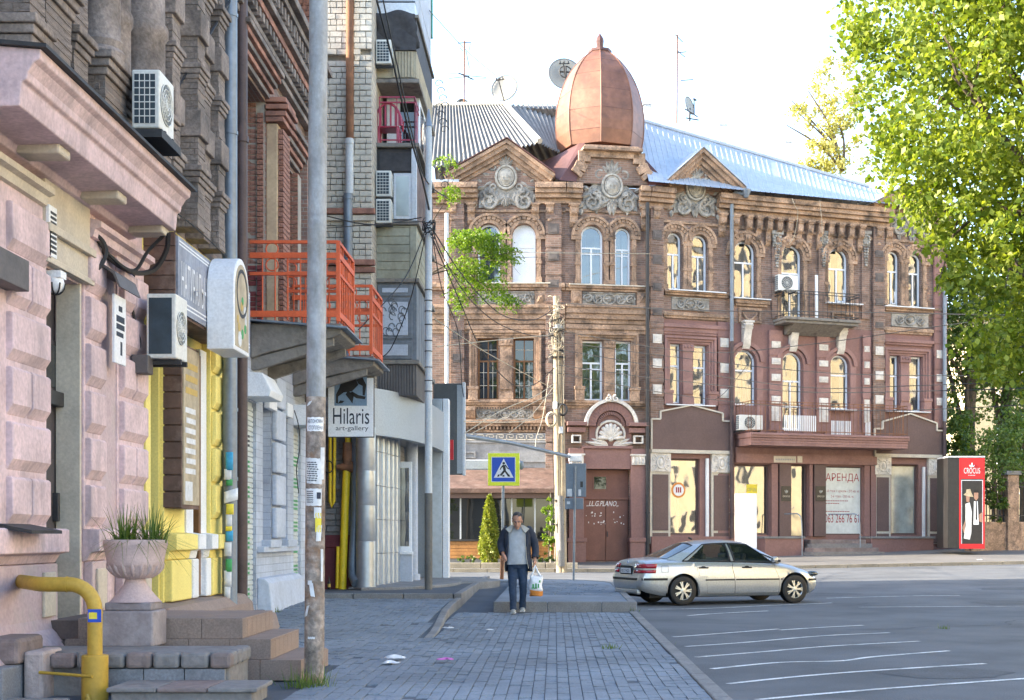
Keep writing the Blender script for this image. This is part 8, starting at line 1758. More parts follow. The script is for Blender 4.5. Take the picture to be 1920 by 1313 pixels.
for e in ((1500, 215), (1485, 190), (1530, 230), (1515, 170), (1560, 205), (1475, 235)): 
    a = P(1580, 320, 92); b = P(e[0], e[1], 92); MB().tube(spline([a, a.lerp(b, .5)+Vector((.4, 0, .1)), b], 5), [.12-.009*k for k in range(11)], 5).build('branch', M['bark'], T3)
# ------------------------------------------------------------------ cables
CABLES = [
 ('heavy dark cable slanting from the brick cornice down to the pink cornice end', [(432, 0, 20), (372, 100, 18.6), (312, 200, 17.2)], .02, 0, 'cable'),
 ('dark cable crossing the upper left piers down onto the cornice flashing', [(85, 0, 12.6), (128, 100, 13.4), (180, 200, 14.6)], .016, .05, 'cable'),
 ('thick twisted bundle hanging from the pink wall to the cornice corner', [(172, 432, 15.0), (185, 460, 15.2), (215, 492, 15.6), (255, 512, 16.0), (290, 505, 16.2), (312, 470, 16.2), (316, 438, 16.1)], .032, 0, 'cable'),
 ('second thick cable of the bundle under the pink cornice', [(172, 434, 14.9), (205, 478, 15.3), (250, 508, 15.9), (278, 470, 16.1), (308, 440, 16.1)], .022, 0, 'cable'),
 ('looped cable end curling against the pink wall above the white plate', [(175, 435, 14.9), (195, 455, 15.0), (198, 480, 15.0), (180, 508, 14.9), (158, 518, 14.8)], .024, 0, 'cable'),
 ('cable dropping from the bundle past the junction box', [(252, 512, 16.2), (246, 550, 16.2), (252, 600, 16.3), (262, 640, 16.4), (258, 658, 16.4), (240, 662, 16.3)], .018, 0, 'cable'),
 ('thin wire hanging from the plate to the junction box', [(190, 590, 15.5), (215, 620, 15.8), (245, 655, 16.2)], .006, .02, 'cable'),
 ('thin knotted wire from the cornice end to the round-topped light box', [(335, 402, 16.4), (370, 430, 17.4), (400, 458, 18.4), (424, 482, 19.4)], .01, 0, 'cable'),
 ('twisted cable descending across the balcony stack to the lamp post', [(706, 0, 27), (735, 110, 27.8), (765, 240, 28.7), (790, 330, 29.4), (806, 400, 30)], .022, 0, 'cable'),
 ('second cable beside the twisted one across the balcony stack', [(718, 0, 27), (742, 110, 27.8), (775, 260, 28.8), (800, 340, 29.6), (840, 372, 34)], .016, 0, 'cable'),
 ('cable from the white brick wall to the lamp post knot', [(612, 405, 28.5), (700, 422, 29), (790, 408, 30)], .014, .15, 'cable'),
 ('lower cable from the brick ledge to the lamp post knot', [(612, 428, 28.5), (720, 420, 29.2), (800, 415, 30)], .01, .1, 'cable'),
 ('cable fanning from the lamp post to the balcony floor', [(798, 430, 30), (760, 520, 29), (690, 600, 27), (672, 618, 26)], .012, 0, 'cable'),
 ('slack cable from the lamp post down to the grey cladding', [(798, 440, 30), (770, 560, 30.5), (735, 650, 31), (712, 672, 31)], .012, 0, 'cable'),
 ('sagging cable from the lamp post over the brown windows', [(808, 440, 30), (860, 560, 36), (905, 660, 42), (960, 720, 46), (1000, 722, 48), (1040, 690, 49)], .016, 0, 'cable'),
 ('upper cable from the lamp post to the timber pole', [(808, 425, 30), (870, 520, 37), (940, 590, 43), (1000, 600, 47), (1040, 578, 49)], .016, 0, 'cable'),
 ('cable from the lamp post crossing below the acacia branch', [(808, 420, 30), (830, 480, 32), (880, 560, 38), (940, 610, 43), (1010, 632, 48), (1040, 628, 49)], .014, 0, 'cable'),
 ('long dark cable looping down to the grey sign box', [(812, 450, 30), (828, 540, 33), (858, 620, 37), (866, 720, 38), (870, 745, 38)], .012, 0, 'cable'),
 ('pale diagonal wire across the left wing', [(815, 598, 32), (910, 660, 40), (1005, 712, 48), (1040, 730, 49)], .014, 0, 'cablepale'),
 ('pale wire rising from the sign box to the timber pole', [(872, 812, 38), (940, 770, 43), (1005, 742, 47), (1040, 718, 49)], .014, 0, 'cablepale'),
 ('second pale wire below the first near the key pattern', [(880, 815, 38.5), (960, 775, 44), (1040, 735, 49)], .012, 0, 'cablepale'),
 ('pale wire sagging along the string course to the pole', [(870, 790, 38), (950, 792, 43), (1010, 786, 47), (1040, 775, 49)], .014, 0, 'cablepale'),
 ('pale wire hanging steeply from the pole to the lamp arm', [(1030, 700, 49), (1018, 780, 47), (1006, 820, 44), (1004, 838, 43.5)], .01, 0, 'cablepale'),
 ('thin pale wire rising left of the pole below the string course', [(955, 812, 42), (1000, 775, 46), (1040, 722, 49)], .01, 0, 'cablepale'),
 ('pale horizontal wire above the brown windows', [(820, 650, 36), (930, 638, 43), (1035, 628, 49)], .012, .05, 'cablepale'),
 ('pale thin wire stretched across the upper windows', [(880, 472, 45), (1000, 474, 50), (1220, 476, 56)], .012, 0, 'cablepale'),
 ('upper dark wire from the pole to the right over the balcony', [(1046, 568, 49), (1300, 582, 46), (1560, 585, 44), (1920, 592, 40)], .016, 0, 'cable'),
 ('second dark wire running right above the arched windows', [(1046, 620, 49), (1300, 660, 46), (1500, 648, 44), (1760, 612, 42), (1920, 590, 40)], .013, 0, 'cable'),
 ('third dark wire from the pole across the red brown storey', [(1046, 640, 49), (1250, 668, 47), (1560, 700, 44), (1920, 705, 40)], .013, 0, 'cable'),
 ('fourth dark wire dipping across the arched windows', [(1046, 655, 49), (1250, 690, 47), (1500, 726, 44), (1700, 724, 42), (1920, 715, 40)], .013, 0, 'cable'),
 ('fifth dark wire running low across the long balcony', [(1046, 685, 49), (1250, 712, 47), (1500, 735, 44), (1760, 733, 41), (1920, 728, 40)], .014, 0, 'cable'),
 ('low wire from the pole sagging over the shop gable panels', [(1046, 700, 49), (1300, 745, 46), (1600, 770, 43), (1920, 760, 40)], .012, 0, 'cable'),
 ('slanting wire from the drainpipe to the pole knot', [(1340, 750, 56), (1365, 730, 56), (1420, 660, 57)], .012, 0, 'cable'),
 ('loose pale wire hanging from the roof edge past the arched door', [(1485, 372, 57.5), (1490, 385, 57.5), (1496, 400, 57.8), (1490, 440, 58), (1480, 458, 58)], .012, 0, 'cablepale'),
 ('thin straight wire hanging from the eaves beside the fruit ornament', [(1537, 375, 58), (1541, 420, 58), (1542, 455, 58.4)], .01, 0, 'cablepale'),
 ('thin sky wire from the balcony roof towards the dishes', [(805, 20, 34), (880, 100, 50), (940, 150, 61)], .01, 0, 'cable'),
 ('thin cable clipped slack across the grey painted window', [(552, 770, 25.8), (560, 800, 26.2), (562, 840, 26.2), (556, 880, 26), (560, 925, 26.3)], .01, 0, 'cable'),
]
for lab, pts, r, sag, mt in CABLES:
    w = [P(*p) for p in pts]; w = sagline(w[0], w[1], sag) if len(w) == 2 else spline(w, 6); tag(MB().tube(w, r, 5).build('cable', M[mt], None, smooth=60), lab, 'cable', 'cables slung across the street')
# ------------------------------------------------------------------ silver car
TH_ = R(21); wxp, wyp = X_(1278, 29.86), 29.86
_f = Vector((math.cos(TH_), math.sin(TH_), 0)); _l = Vector((-math.sin(TH_), math.cos(TH_), 0)); AX0, AX1, TR, WR = 1.0, 3.75, .755, .318
_o = Vector((wxp, wyp, 0))-_f*AX0+_l*TR
CAR = thing('car', 'silver beige four-door saloon car parked with its tail towards the pavement', 'car', (_o.x, _o.y, -.097), TH_)
def itp(tb, x):
    xs = [a for a, b in tb]; return float(np.interp(x, xs, [b for a, b in tb]))
TW = [(0, .60), (.02, .72), (.07, .795), (.2, .84), (1, .868), (2.2, .872), (3.4, .865), (3.95, .845), (4.2, .80), (4.36, .71), (4.43, .62), (4.47, .50)]
TS = [(0, .90), (.12, .925), (1, .945), (2, .93), (3, .905), (3.4, .885), (3.9, .80), (4.2, .715), (4.47, .60)]
TC = [(0, .985), (.06, 1.005), (.4, 1.035), (.8, 1.045), (3.2, 1.0), (3.45, .975), (3.9, .885), (4.2, .79), (4.47, .645)]
TB = [(0, .36), (.1, .29), (.4, .22), (1, .19), (3.9, .19), (4.2, .2), (4.47, .27)]
TXR = [(.2, .10), (.36, .02), (.5, 0), (.6, .0), (.635, .035), (.8, .06), (.93, .10), (1.02, .16)]; TXF = [(.2, 4.40), (.4, 4.47), (.52, 4.47), (.6, 4.44), (.7, 4.36), (.8, 4.3), (1.05, 4.3)]
NS = 124; ROWS = 13
def body_pt(s, j):
    x0 = 4.47*s; w, zs, zc, zb_ = itp(TW, x0), itp(TS, x0), itp(TC, x0), itp(TB, x0); m = zs-zb_
    yf, z = [(.90, zb_), (.965, zb_+.06), (.985, zb_+.16*m), (.995, zb_+.34*m), (1.0, zb_+.48*m), (1.0, zb_+.60*m), (.99, zb_+.72*m), (.975, zb_+.84*m), (.95, zs-.035), (.905, zs), (.80, zs+(zc-zs)*.45), (.45, zs+(zc-zs)*.85), (0, zc)][j]
    xr, xf = itp(TXR, z), itp(TXF, z); x = xr+s*(xf-xr); y = yf*w
    if j <= 8:
        for ax in (AX0, AX1):
            dx = x-ax; Ra = .372
            if abs(dx) < Ra:
                za = WR+math.sqrt(Ra*Ra-dx*dx)
                if z < za: z = za; y = max(y, w*.965)
    return (x, y, z)
GP_ = [[body_pt(i/NS, j) for j in range(ROWS)] for i in range(NS+1)]
def isdoor(i, j):
    x = 4.47*(i+.5)/NS; z = GP_[i][j][2]
    if not (1 <= j <= 8): return 0
    lo = 1.40+max(0, .62-z)*.55*0+(.14 if z < .62 else 0)-max(0, z-.62)*.75
    if lo < x < 2.24: return 1
    if 2.24 <= x < 3.36: return 2
    return 0
body = MB(); doors = {}
for sgn in (-1, 1):
    n0 = len(body.v); body.v += [(p[0], sgn*p[1], p[2]) for row in GP_ for p in row]
    for i in range(NS):
        for j in range(ROWS-1):
            q = [n0+i*ROWS+j, n0+(i+1)*ROWS+j, n0+(i+1)*ROWS+j+1, n0+i*ROWS+j+1]; q = q if sgn < 0 else q[::-1]; d = isdoor(i, j)
            if d: doors.setdefault((sgn, d), []).append((i, j))
            else: body.f.append(tuple(q))
    for i, rev in ((0, 0), (NS, 1)):                         # close tail and nose
        pass
for i in (0, NS):
    n0 = len(body.v); body.v += [(GP_[i][j][0]-(.0), y*GP_[i][j][1], GP_[i][j][2]) for j in range(ROWS) for y in (-1, -.5, 0, .5, 1)]
    for j in range(ROWS-1):
        for k in range(4): body.f.append((n0+j*5+k, n0+j*5+k+1, n0+(j+1)*5+k+1, n0+(j+1)*5+k))
bo = body.build('body', M['carpaint'], CAR, smooth=38, local=True)
inn = MB(); inn.box(.25, 3.35, -.70, .70, .26, .86); inn.box(3.35, 4.2, -.62, .62, .26, .58); inn.build('inner_shell', M['black'], CAR, local=True)
for (sgn, d), cells in doors.items():
    g = MB(); cx0 = np.mean([4.47*(i+.5)/NS for i, j in cells]); mp = {}
    for i, j in cells:
        q = []
        for a, b in ((i, j), (i+1, j), (i+1, j+1), (i, j+1)):
            if (a, b) not in mp: p = GP_[a][b]; mp[(a, b)] = len(g.v); g.v.append((cx0+(p[0]-cx0)*.988, sgn*(p[1]+.001), .55+(p[2]-.55)*.992))
            q.append(mp[(a, b)])
        g.f.append(tuple(q if sgn < 0 else q[::-1]))
    do = g.build('door', M['carpaint'], CAR, smooth=38, local=True)
    hx = {1: 1.36, 2: 2.42}[d]; y = sgn*.845
    MB().box(hx, hx+.24, y-.02, y+.02, .79, .822).build('handle', M['black'], do, local=True, bevel=.01, sub=0); MB().disc((hx+.12, .806), .04, y-.004, y+.006, 14, rx=.065).build('handle_cup', M['black'], do, local=True)
    MB().box({1: 1.52, 2: 2.26}[d], {1: 2.22, 2: 3.34}[d], sgn*.862, sgn*.884, .53, .56).build('door_trim', M['black'], do, local=True, bevel=.006)
# greenhouse
BXS = [.66, .98, 1.10, 1.62, 2.16, 2.27, 2.8, 3.26, 3.45]; TXS = [1.38, 1.60, 1.66, 1.86, 2.12, 2.2, 2.42, 2.64, 2.72]; ZT = [1.335, 1.37, 1.378, 1.395, 1.402, 1.402, 1.392, 1.368, 1.352]
def gh(i, v):                                              # v: 0 belt .. 1 roof edge
    bz = itp(TS, BXS[i])+(.055 if i in (0, 8) else 0); by = itp(TW, BXS[i])*(.80 if i == 0 else .905 if i < 8 else .83); ty = .555 if 0 < i < 8 else .53
    x = BXS[i]+(TXS[i]-BXS[i])*v; bul = .03*math.sin(math.pi*v); return (x, by+(ty-by)*v+bul, bz+(ZT[i]-.045-bz)*v)
glass_cells = {2: (.06, .90), 3: (.06, .93), 5: (.06, .93), 6: (.06, .90)}
pil = MB(); 
for sgn in (-1, 1):
    for i in range(8):
        vs = [0, .06, .5, .92, 1]
        for a, b in zip(vs[:-1], vs[1:]):
            if i in glass_cells and a >= .06 and b <= .92: continue
            if i in (1, 7) and a >= .06 and b <= .92 and False: continue
            q = [gh(i, a), gh(i+1, a), gh(i+1, b), gh(i, b)]; q = [(x, sgn*y, z) for x, y, z in q]; pil.add(q if sgn < 0 else q[::-1], [(0, 1, 2, 3)])
pil.build('pillars', M['carpaint'], CAR, smooth=30, local=True)
for sgn in (-1, 1):
    for nm, cells in (('rear_side_window', (2, 3)), ('front_side_window', (5, 6))):
        g = MB()
        for i in cells:
            for a, b in ((.06, .5), (.5, .92)):
                q = [gh(i, a), gh(i+1, a), gh(i+1, b), gh(i, b)]; q = [(x, sgn*(y-.006), z) for x, y, z in q]; g.add(q if sgn < 0 else q[::-1], [(0, 1, 2, 3)])
        g.build('side_window', M['cargls'], CAR, local=True)
    g = MB()                                                # black window surround
    lo = [gh(i, .03) for i in range(1, 9)]; hi = [gh(i, .955) for i in range(1, 8)]; e_ = .006
    g.tube([(x, sgn*(y+e_), z) for x, y, z in lo], .012, 6); g.tube([(x, sgn*(y+e_), z) for x, y, z in [gh(1, .03), gh(1, .5), gh(1, .955)]+hi[1:]+[gh(7, .5), gh(8, .03)]], .012, 6)
    for i in (4.0, 5.0): i = int(i); g.tube([(x, sgn*(y+.003), z) for x, y, z in [gh(i, .03), gh(i, .5), gh(i, .955)]], .022, 6)
    g.build('window_trim', M['black'], CAR, local=True, smooth=60)
def roofz(i, t): return ZT[i]-.045+.06*(1-t*t)**.8
g = MB(); ts = [-1, -.85, -.6, -.3, 0, .3, .6, .85, 1]
g.grid(lambda u, v: (lambda i, f, t: (TXS[i]*(1-f)+TXS[min(i+1, 8)]*f, (gh(i, 1)[1]*(1-f)+gh(min(i+1, 8), 1)[1]*f)*t, (ZT[i]*(1-f)+ZT[min(i+1, 8)]*f)-.045+.06*(1-abs(t)**2.2)))(min(int(v*8), 7), v*8-min(int(v*8), 7), -1+2*u), 12, 16); g.build('roof', M['carpaint'], CAR, smooth=50, local=True)
def screen(i, nm, mt, inset_=.04):
    b, t = gh(i, 0), gh(i, 1); zc = itp(TC, BXS[i])
    def fn(u, v):
        k = -1+2*u; vv = inset_+v*(1-2*inset_); y = (b[1]+(t[1]-b[1])*vv)*k*.93; ez = (.06*vv+.03*(1-vv))*(1-k*k); ex = (.10 if i == 8 else -.10)*(1-k*k)*(1-.35*vv); return (b[0]+(t[0]-b[0])*vv+ex, y, b[2]+(t[2]-b[2])*vv+ez)
    g = MB(); g.grid(fn, 12, 6); g.build(nm, M[mt], CAR, smooth=180, local=True); f2_ = lambda u, v: (lambda p: (p[0]+(.012 if i == 8 else -.012)*-1, p[1], p[2]-.008))(fn(-.05+1.1*u, -.06+1.12*v)); g = MB(); g.grid(f2_, 12, 6); g.build('screen_surround', M['black'], CAR, smooth=180, local=True)
screen(0, 'rear_window', 'carglass'); screen(8, 'windscreen', 'carglass')
# seats seen through the windows
for x in (1.55, 2.55):
    for y in (-.36, .36): MB().box(x, x+.14, y-.22, y+.22, .6, 1.12).build('seat_back', M['posterblack'], CAR, local=True, bevel=.05); MB().box(x+.01, x+.1, y-.12, y+.12, 1.12, 1.25).build('headrest', M['posterblack'], CAR, local=True, bevel=.03)
MB().tube([(3.0+.02*math.cos(a), .36+.19*math.cos(a), .98+.17*math.sin(a)) for a in [2*math.pi*k/16 for k in range(16)]], .015, 6, closed=True).build('steering_wheel', M['black'], CAR, local=True)
# bumper strips, lights, plate, badge, mirror
def side_strip(x0, x1, z, h, e, mt, nm, both=True, n=10):
    for sgn in ((-1, 1) if both else (-1,)):
        g = MB(); vs = []
        for k in range(n+1):
            x = x0+(x1-x0)*k/n; s_ = x/4.47; w = itp(TW, x)
            for zz_ in (z, z+h): vs.append((x, sgn*(w*1.0+e), zz_))
        g.add(vs, [(2*k, 2*k+1, 2*k+3, 2*k+2) for k in range(n)]); g.build(nm, M[mt], CAR, local=True, thick=.012)
side_strip(.05, .62, .545, .05, .002, 'black', 'bumper_trim'); side_strip(3.38, 3.42, .53, .03, .0, 'black', 'body_trim'); side_strip(4.12, 4.40, .5, .05, .004, 'black', 'bumper_trim')
MB().box(-.012, .02, -.62, .62, .545, .595).build('rear_bumper_trim', M['black'], CAR, local=True, bevel=.008); MB().box(.02, .12, -.6, .6, .24, .36).build('rear_valance', M['carpaint'], CAR, local=True, bevel=.03)
g = MB(); g.prism([(-.0, .62), (0, .62)], 0, 0) if False else None
for sgn in (-1, 1):                                         # wrap-round tail lamps in three bands
    for z0, z1, mt in ((.70, .765, 'taillight'), (.767, .80, 'collar'), (.802, .90, 'taillight')):
        path = []
        for y in (.40, .5, .58, .62): path.append((None, y))
        for x in (.03, .08, .16, .24, .30): path.append((x, None))
        vs = []; g = MB()
        for x, y in path:
            for z in (z0, z1):
                if x is None: vs.append((itp(TXR, z)-.010, sgn*y*(1 if z < .8 else .98), z))
                else: xx = itp(TXR, z)+x; vs.append((xx, sgn*(itp(TW, x)*(.992 if z < .8 else .975)+.006), z))
        g.add(vs, [(2*k, 2*k+1, 2*k+3, 2*k+2) for k in range(len(path)-1)]); g.build('tail_light', M[mt], CAR, smooth=50, local=True, thick=.008)
    MB().ball((4.27, sgn*.70, .655), (.16, .09, .06), 12, 8).build('headlight', M['carglass'], CAR, smooth=60, local=True)
RFc = Fac((0, 0), (1, 0), (0, -1)); 
MB().box(.022, .05, -.30, .30, .665, .855).build('plate_recess', M['black'], CAR, local=True, bevel=.01); pt_ = MB().box(.012, .03, -.26, .26, .69, .80).build('number_plate', M['signwhite'], CAR, local=True, bevel=.004)
t_ = text('0017·423', .1, M['navytext'], 'lettering', None, front(0, 0), 0, 0, w=0, width=.42, sy=.95)
for v in t_.data.vertices: v.co = (.0105, -v.co.x, .71+v.co.z)
t_.parent = pt_
rb = MB(); rb.disc((0, 0), .036, -.004, .004, 18); e_ = rb.build('badge', M['signwhite'], CAR, local=True); e_.rotation_euler = (0, 0, R(90)); e_.location = (.072, 0, .925)
for k in (0, 1): b2 = MB().prism([(0, 0)]+[(.026*math.cos(t), .026*math.sin(t)) for t in [math.pi*k+math.pi/2*q/5 for q in range(6)]], -.006, .006).build('badge_quarter', M['signblue'], e_, local=True)
MB().box(3.12, 3.26, -.98, -.84, .93, 1.04).build('mirror', M['carpaint'], CAR, local=True, bevel=.035); MB().box(3.12, 3.26, .84, .98, .93, 1.04).build('mirror', M['carpaint'], CAR, local=True, bevel=.035); MB().box(3.26, 3.36, -.9, -.8, .92, .97).build('mirror_foot', M['black'], CAR, local=True, bevel=.01)
g = MB(); g.tube([(1.62, 0, 1.42), (1.55, 0, 1.455), (1.54, 0, 1.46)], .02, 6); g.build('aerial_fin', M['black'], CAR, local=True)
g = MB(); q = [(.48, -.8515, .72), (.64, -.858, .72), (.64, -.853, .86), (.48, -.846, .86)]
MB().tube([(a, b-.004, c) for a, b, c in q], .004, 4, closed=True).build('fuel_flap', M['black'], CAR, local=True)
for ax in (AX0, AX1):
    for sgn in (-1, 1):
        wt = MB(); yc_ = sgn*TR; pr = [(.20, -.09), (.285, -.10), (.312, -.085), (.318, -.05), (.318, .05), (.312, .085), (.285, .10), (.20, .09)]
        n0 = len(wt.v); wt.lathe((0, 0, 0), pr, 32, cap=False); wt.v = [(ax+x, yc_+z, WR+y) for x, y, z in wt.v]; wh = wt.build('wheel', M['black'], CAR, smooth=40, local=True)
        g = MB(); g.lathe((0, 0, 0), [(.215, -.06), (.212, .0), (.19, .06), (.215, .085)], 32, cap=False)
        for k in range(7):
            for d_ in (-.12, .12):
                a = 2*math.pi*k/7; c, s_ = math.cos(a+d_*.25), math.sin(a+d_*.25); c2, s2_ = math.cos(a+d_), math.sin(a+d_); g.bar((.05*c, .05*s_, .075), (.2*c2, .2*s2_, .07), .028, .03)
        g.lathe((0, 0, 0), [(.062, .05), (.062, .085), (.03, .092)], 16); g.v = [(ax+x, yc_+sgn*z, WR+y) for x, y, z in g.v]; g.build('rim', M['chrome'], wh, smooth=40, local=True)
        g = MB(); g.lathe((0, 0, 0), [(.21, .0), (.21, .02)], 24); g.v = [(ax+x, yc_+sgn*z, WR+y) for x, y, z in g.v]; g.build('brake_disc', M['darkmetal'], wh, local=True)
        MB().box(ax-.36, ax+.36, min(sgn*.45, sgn*.8), max(sgn*.45, sgn*.8), .25, .69).build('wheel_well', M['black'], CAR, local=True) if False else None
MB().box(.3, 4.1, -.62, .62, .17, .27).build('underbody', M['black'], CAR, local=True); MB().tube([(.12, .35, .25), (.02, .35, .24)], .03, 8).build('exhaust', M['darkmetal'], CAR, local=True)
# ------------------------------------------------------------------ the man
PX, PY = X_(970.4, 25.1), 25.1
MAN = thing('person', 'man walking with bowed head in navy jacket, grey t-shirt and jeans', 'person', (PX, PY, .012))
def lt(pts, rs, n=12):                                      # limb along points, tapering
    p = spline(pts, 5); r2 = np.interp(np.linspace(0, 1, len(p)), np.linspace(0, 1, len(rs)), rs); return p, list(r2), n
bm_ = MB()
def limb(g, pts, rs, n=12): p, r, n = lt(pts, rs, n); g.tube(p, r, n)
HC = Vector((-.0, -.14, 1.66))
hm_ = bm_; bm_ = MB()
bm_.ball(HC+Vector((0, .03, .035)), (.078, .098, .092), 16, 12); bm_.ball(HC+Vector((0, -.035, -.045)), (.062, .07, .085), 14, 10); bm_.ball(HC+Vector((0, -.065, -.105)), (.036, .035, .03), 10, 8)
bm_.tube([HC+Vector((0, -.095, .01)), HC+Vector((0, -.125, -.045)), HC+Vector((0, -.105, -.052))], [.01, .018, .012], 8)
for s_ in (-1, 1): bm_.ball(HC+Vector((s_*.08, .01, -.01)), (.014, .022, .034), 8, 6); bm_.ball(HC+Vector((s_*.03, -.088, .025)), (.026, .014, .009), 8, 6)
HRM = Matrix.Rotation(R(24), 3, 'X')
def hd(p): return HC+HRM @ (Vector(p)-HC)*1.06
hm_.add([hd(p) for p in bm_.v], bm_.f); bm_ = hm_
limb(bm_, [(0, .0, 1.47), (0, -.04, 1.55), (0, -.09, 1.6)], [.062, .056, .055])
limb(bm_, [(0, .0, .88), (0, .01, 1.1), (0, .02, 1.3), (0, .02, 1.42)], [.12, .10, .10, .085])
ARM = {-1: [(-.19, .02, 1.45), (-.30, .05, 1.24), (-.262, -.1, 1.07), (-.235, -.15, 1.03)], 1: [(.20, .02, 1.45), (.315, .03, 1.22), (.315, -.05, .99), (.312, -.065, .95)]}
for s_ in (-1, 1):
    limb(bm_, ARM[s_], [.05, .042, .03, .028]); limb(bm_, [(s_*.085, .0, .9), (s_*.09, -.01, .72), (-.085 if s_ < 0 else .1, -.13 if s_ < 0 else -.02, .48), (-.068 if s_ < 0 else .085, -.16 if s_ < 0 else .17, .1)], [.06, .04, .03])
# hands: palm, four fingers curled, thumb
def hand(c, d, s_, side, curl):
    c, d, s_ = Vector(c), Vector(d).normalized(), Vector(s_).normalized(); nrm = d.cross(s_).normalized()
    bm_.tube([c, c+d*.04, c+d*.085], [.026, .034, .03], 8)
    for k in range(4):
        b = c+d*.08+s_*(k-1.5)*.019; L = (.07, .078, .072, .056)[k]; p1 = b+d*L*.45+nrm*curl*.012; p2 = p1+(d*.4+nrm*curl).normalized()*L*.35; p3 = p2+(nrm*curl-d*.3).normalized()*L*.25; bm_.tube([b, p1, p2, p3], [.0105, .0098, .009, .007], 6)
    b = c+d*.025-s_*.03*side; bm_.tube([b, b-s_*.025*side+d*.03+nrm*curl*.01, b-s_*.02*side+d*.058+nrm*curl*.022], [.013, .0115, .008], 6)
hand((-.236, -.15, 1.035), (.25, -.25, -.75), (.7, -.5, .3), 1, 1); hand((.312, -.066, .955), (0, -.1, -1), (0, 1, 0), 1, -1)
remeshed(bm_, 'body', M['skin'], MAN, .0075, 3, local=True)
g = MB()
for k in range(420):
    a = RNG.uniform(0, 2*math.pi); e = RNG.uniform(-.35, 1.25); d = Vector((math.cos(a)*math.cos(e), math.sin(a)*math.cos(e), math.sin(e)))
    if d.y < -.25 and d.z < .75: continue
    if d.z < -.1 and d.y < .1: continue
    p = HC+Vector((d.x*.079, .03+d.y*.099, .035+d.z*.093)); t = Vector((RNG.normal(0, .4), .6+RNG.normal(0, .3), -.7)); t -= d*t.dot(d); g.tube([p, p+t.normalized()*.02+d*.006, p+t.normalized()*.04], [.006, .006, .002], 4)
g.v = [tuple(hd(p)) for p in g.v]; g.build('hair', M['hair'], MAN, local=True)
g = MB(); g.grid(lambda u, v: HC+Vector((.0815*math.sin(math.pi*(.08+.84*v))*math.cos(-.15+u*(math.pi+.3)), .03+.101*math.sin(math.pi*(.08+.84*v))*math.sin(-.15+u*(math.pi+.3)), .035+.095*math.cos(math.pi*(.0+.62*v)))), 14, 8); g.v = [tuple(hd(p)) for p in g.v]; g.build('hair', M['hair'], MAN, local=True, smooth=180)
for s_ in (-1, 1): MB().ball(hd(HC+Vector((s_*.03, -.092, .006))), (.014, .008, .006), 8, 6).build('eye', M['hair'], MAN, local=True); MB().tube([hd(HC+Vector((s_*.014, -.103, .03))), hd(HC+Vector((s_*.048, -.09, .028)))], .006, 5).build('eyebrow', M['hair'], MAN, local=True)
MB().tube([hd(HC+Vector(p)) for p in ((-.024, -.098, -.075), (0, -.104, -.073), (.024, -.098, -.075))], .005, 5).build('mouth', M['oldstone_red'], MAN, local=True)
def torso(g, secs, phi0, phi1, n=26):
    vs = []
    for z, a, b, y0, x0, p0, p1 in secs:
        for k in range(n+1):
            t = p0+(p1-p0)*k/n; c, s_ = math.cos(t), math.sin(t); vs.append((x0+a*math.copysign(abs(c)**.85, c), y0+b*math.copysign(abs(s_)**.85, s_), z))
    m = n+1; g.add(vs, [(i*m+k, i*m+k+1, (i+1)*m+k+1, (i+1)*m+k) for i in range(len(secs)-1) for k in range(n)])
TP = 2*math.pi
g = MB(); torso(g, [(z, a, b, y, 0, 0, TP) for z, a, b, y in ((1.545, .085, .07, -.02), (1.50, .15, .095, 0), (1.42, .19, .12, 0), (1.3, .195, .135, -.005), (1.15, .185, .14, -.015), (1.02, .19, .145, -.015), (.90, .20, .15, -.01), (.875, .197, .147, -.01))], 0, TP, 36)
ts_ = g.build('t_shirt', M['tshirt'], MAN, smooth=180, local=True)
for v in ts_.data.vertices: n = noise.noise((v.co.x*6, v.co.z*11+v.co.x*7, 2)); v.co.y += n*.016; v.co.x += noise.noise((v.co.z*9, v.co.x*5, 9))*.008; v.co.z += (.03*v.co.x if v.co.z < .95 else 0)
# jacket: open shell plus sleeves
g = MB(); fr0 = -math.pi/2; secs = []
for z, a, b, y, oL, oR, x0 in ((1.565, .10, .095, .0, .75, .75, 0), (1.54, .17, .115, .01, .78, .78, 0), (1.49, .225, .13, .01, .75, .75, 0), (1.40, .24, .15, .005, .72, .72, 0), (1.25, .235, .16, 0, .74, .66, 0), (1.1, .235, .165, 0, .80, .66, 0), (.98, .24, .17, .0, .95, .70, .005), (.88, .245, .175, .0, 1.05, .78, .012), (.80, .245, .18, .0, 1.15, .88, .02), (.745, .24, .18, .0, 1.2, .98, .025)):
    secs.append((z, a, b, y, x0, fr0+oR, fr0+TP-oL))
torso(g, secs, 0, 0, 34)
jk = g.build('jacket', M['jacket'], MAN, smooth=180, local=True, thick=.014)
for v in jk.data.vertices: v.co += Vector((noise.noise((v.co.z*7, v.co.x*4, 1))*.012, noise.noise((v.co.x*5, v.co.z*8, 4))*.016, 0))
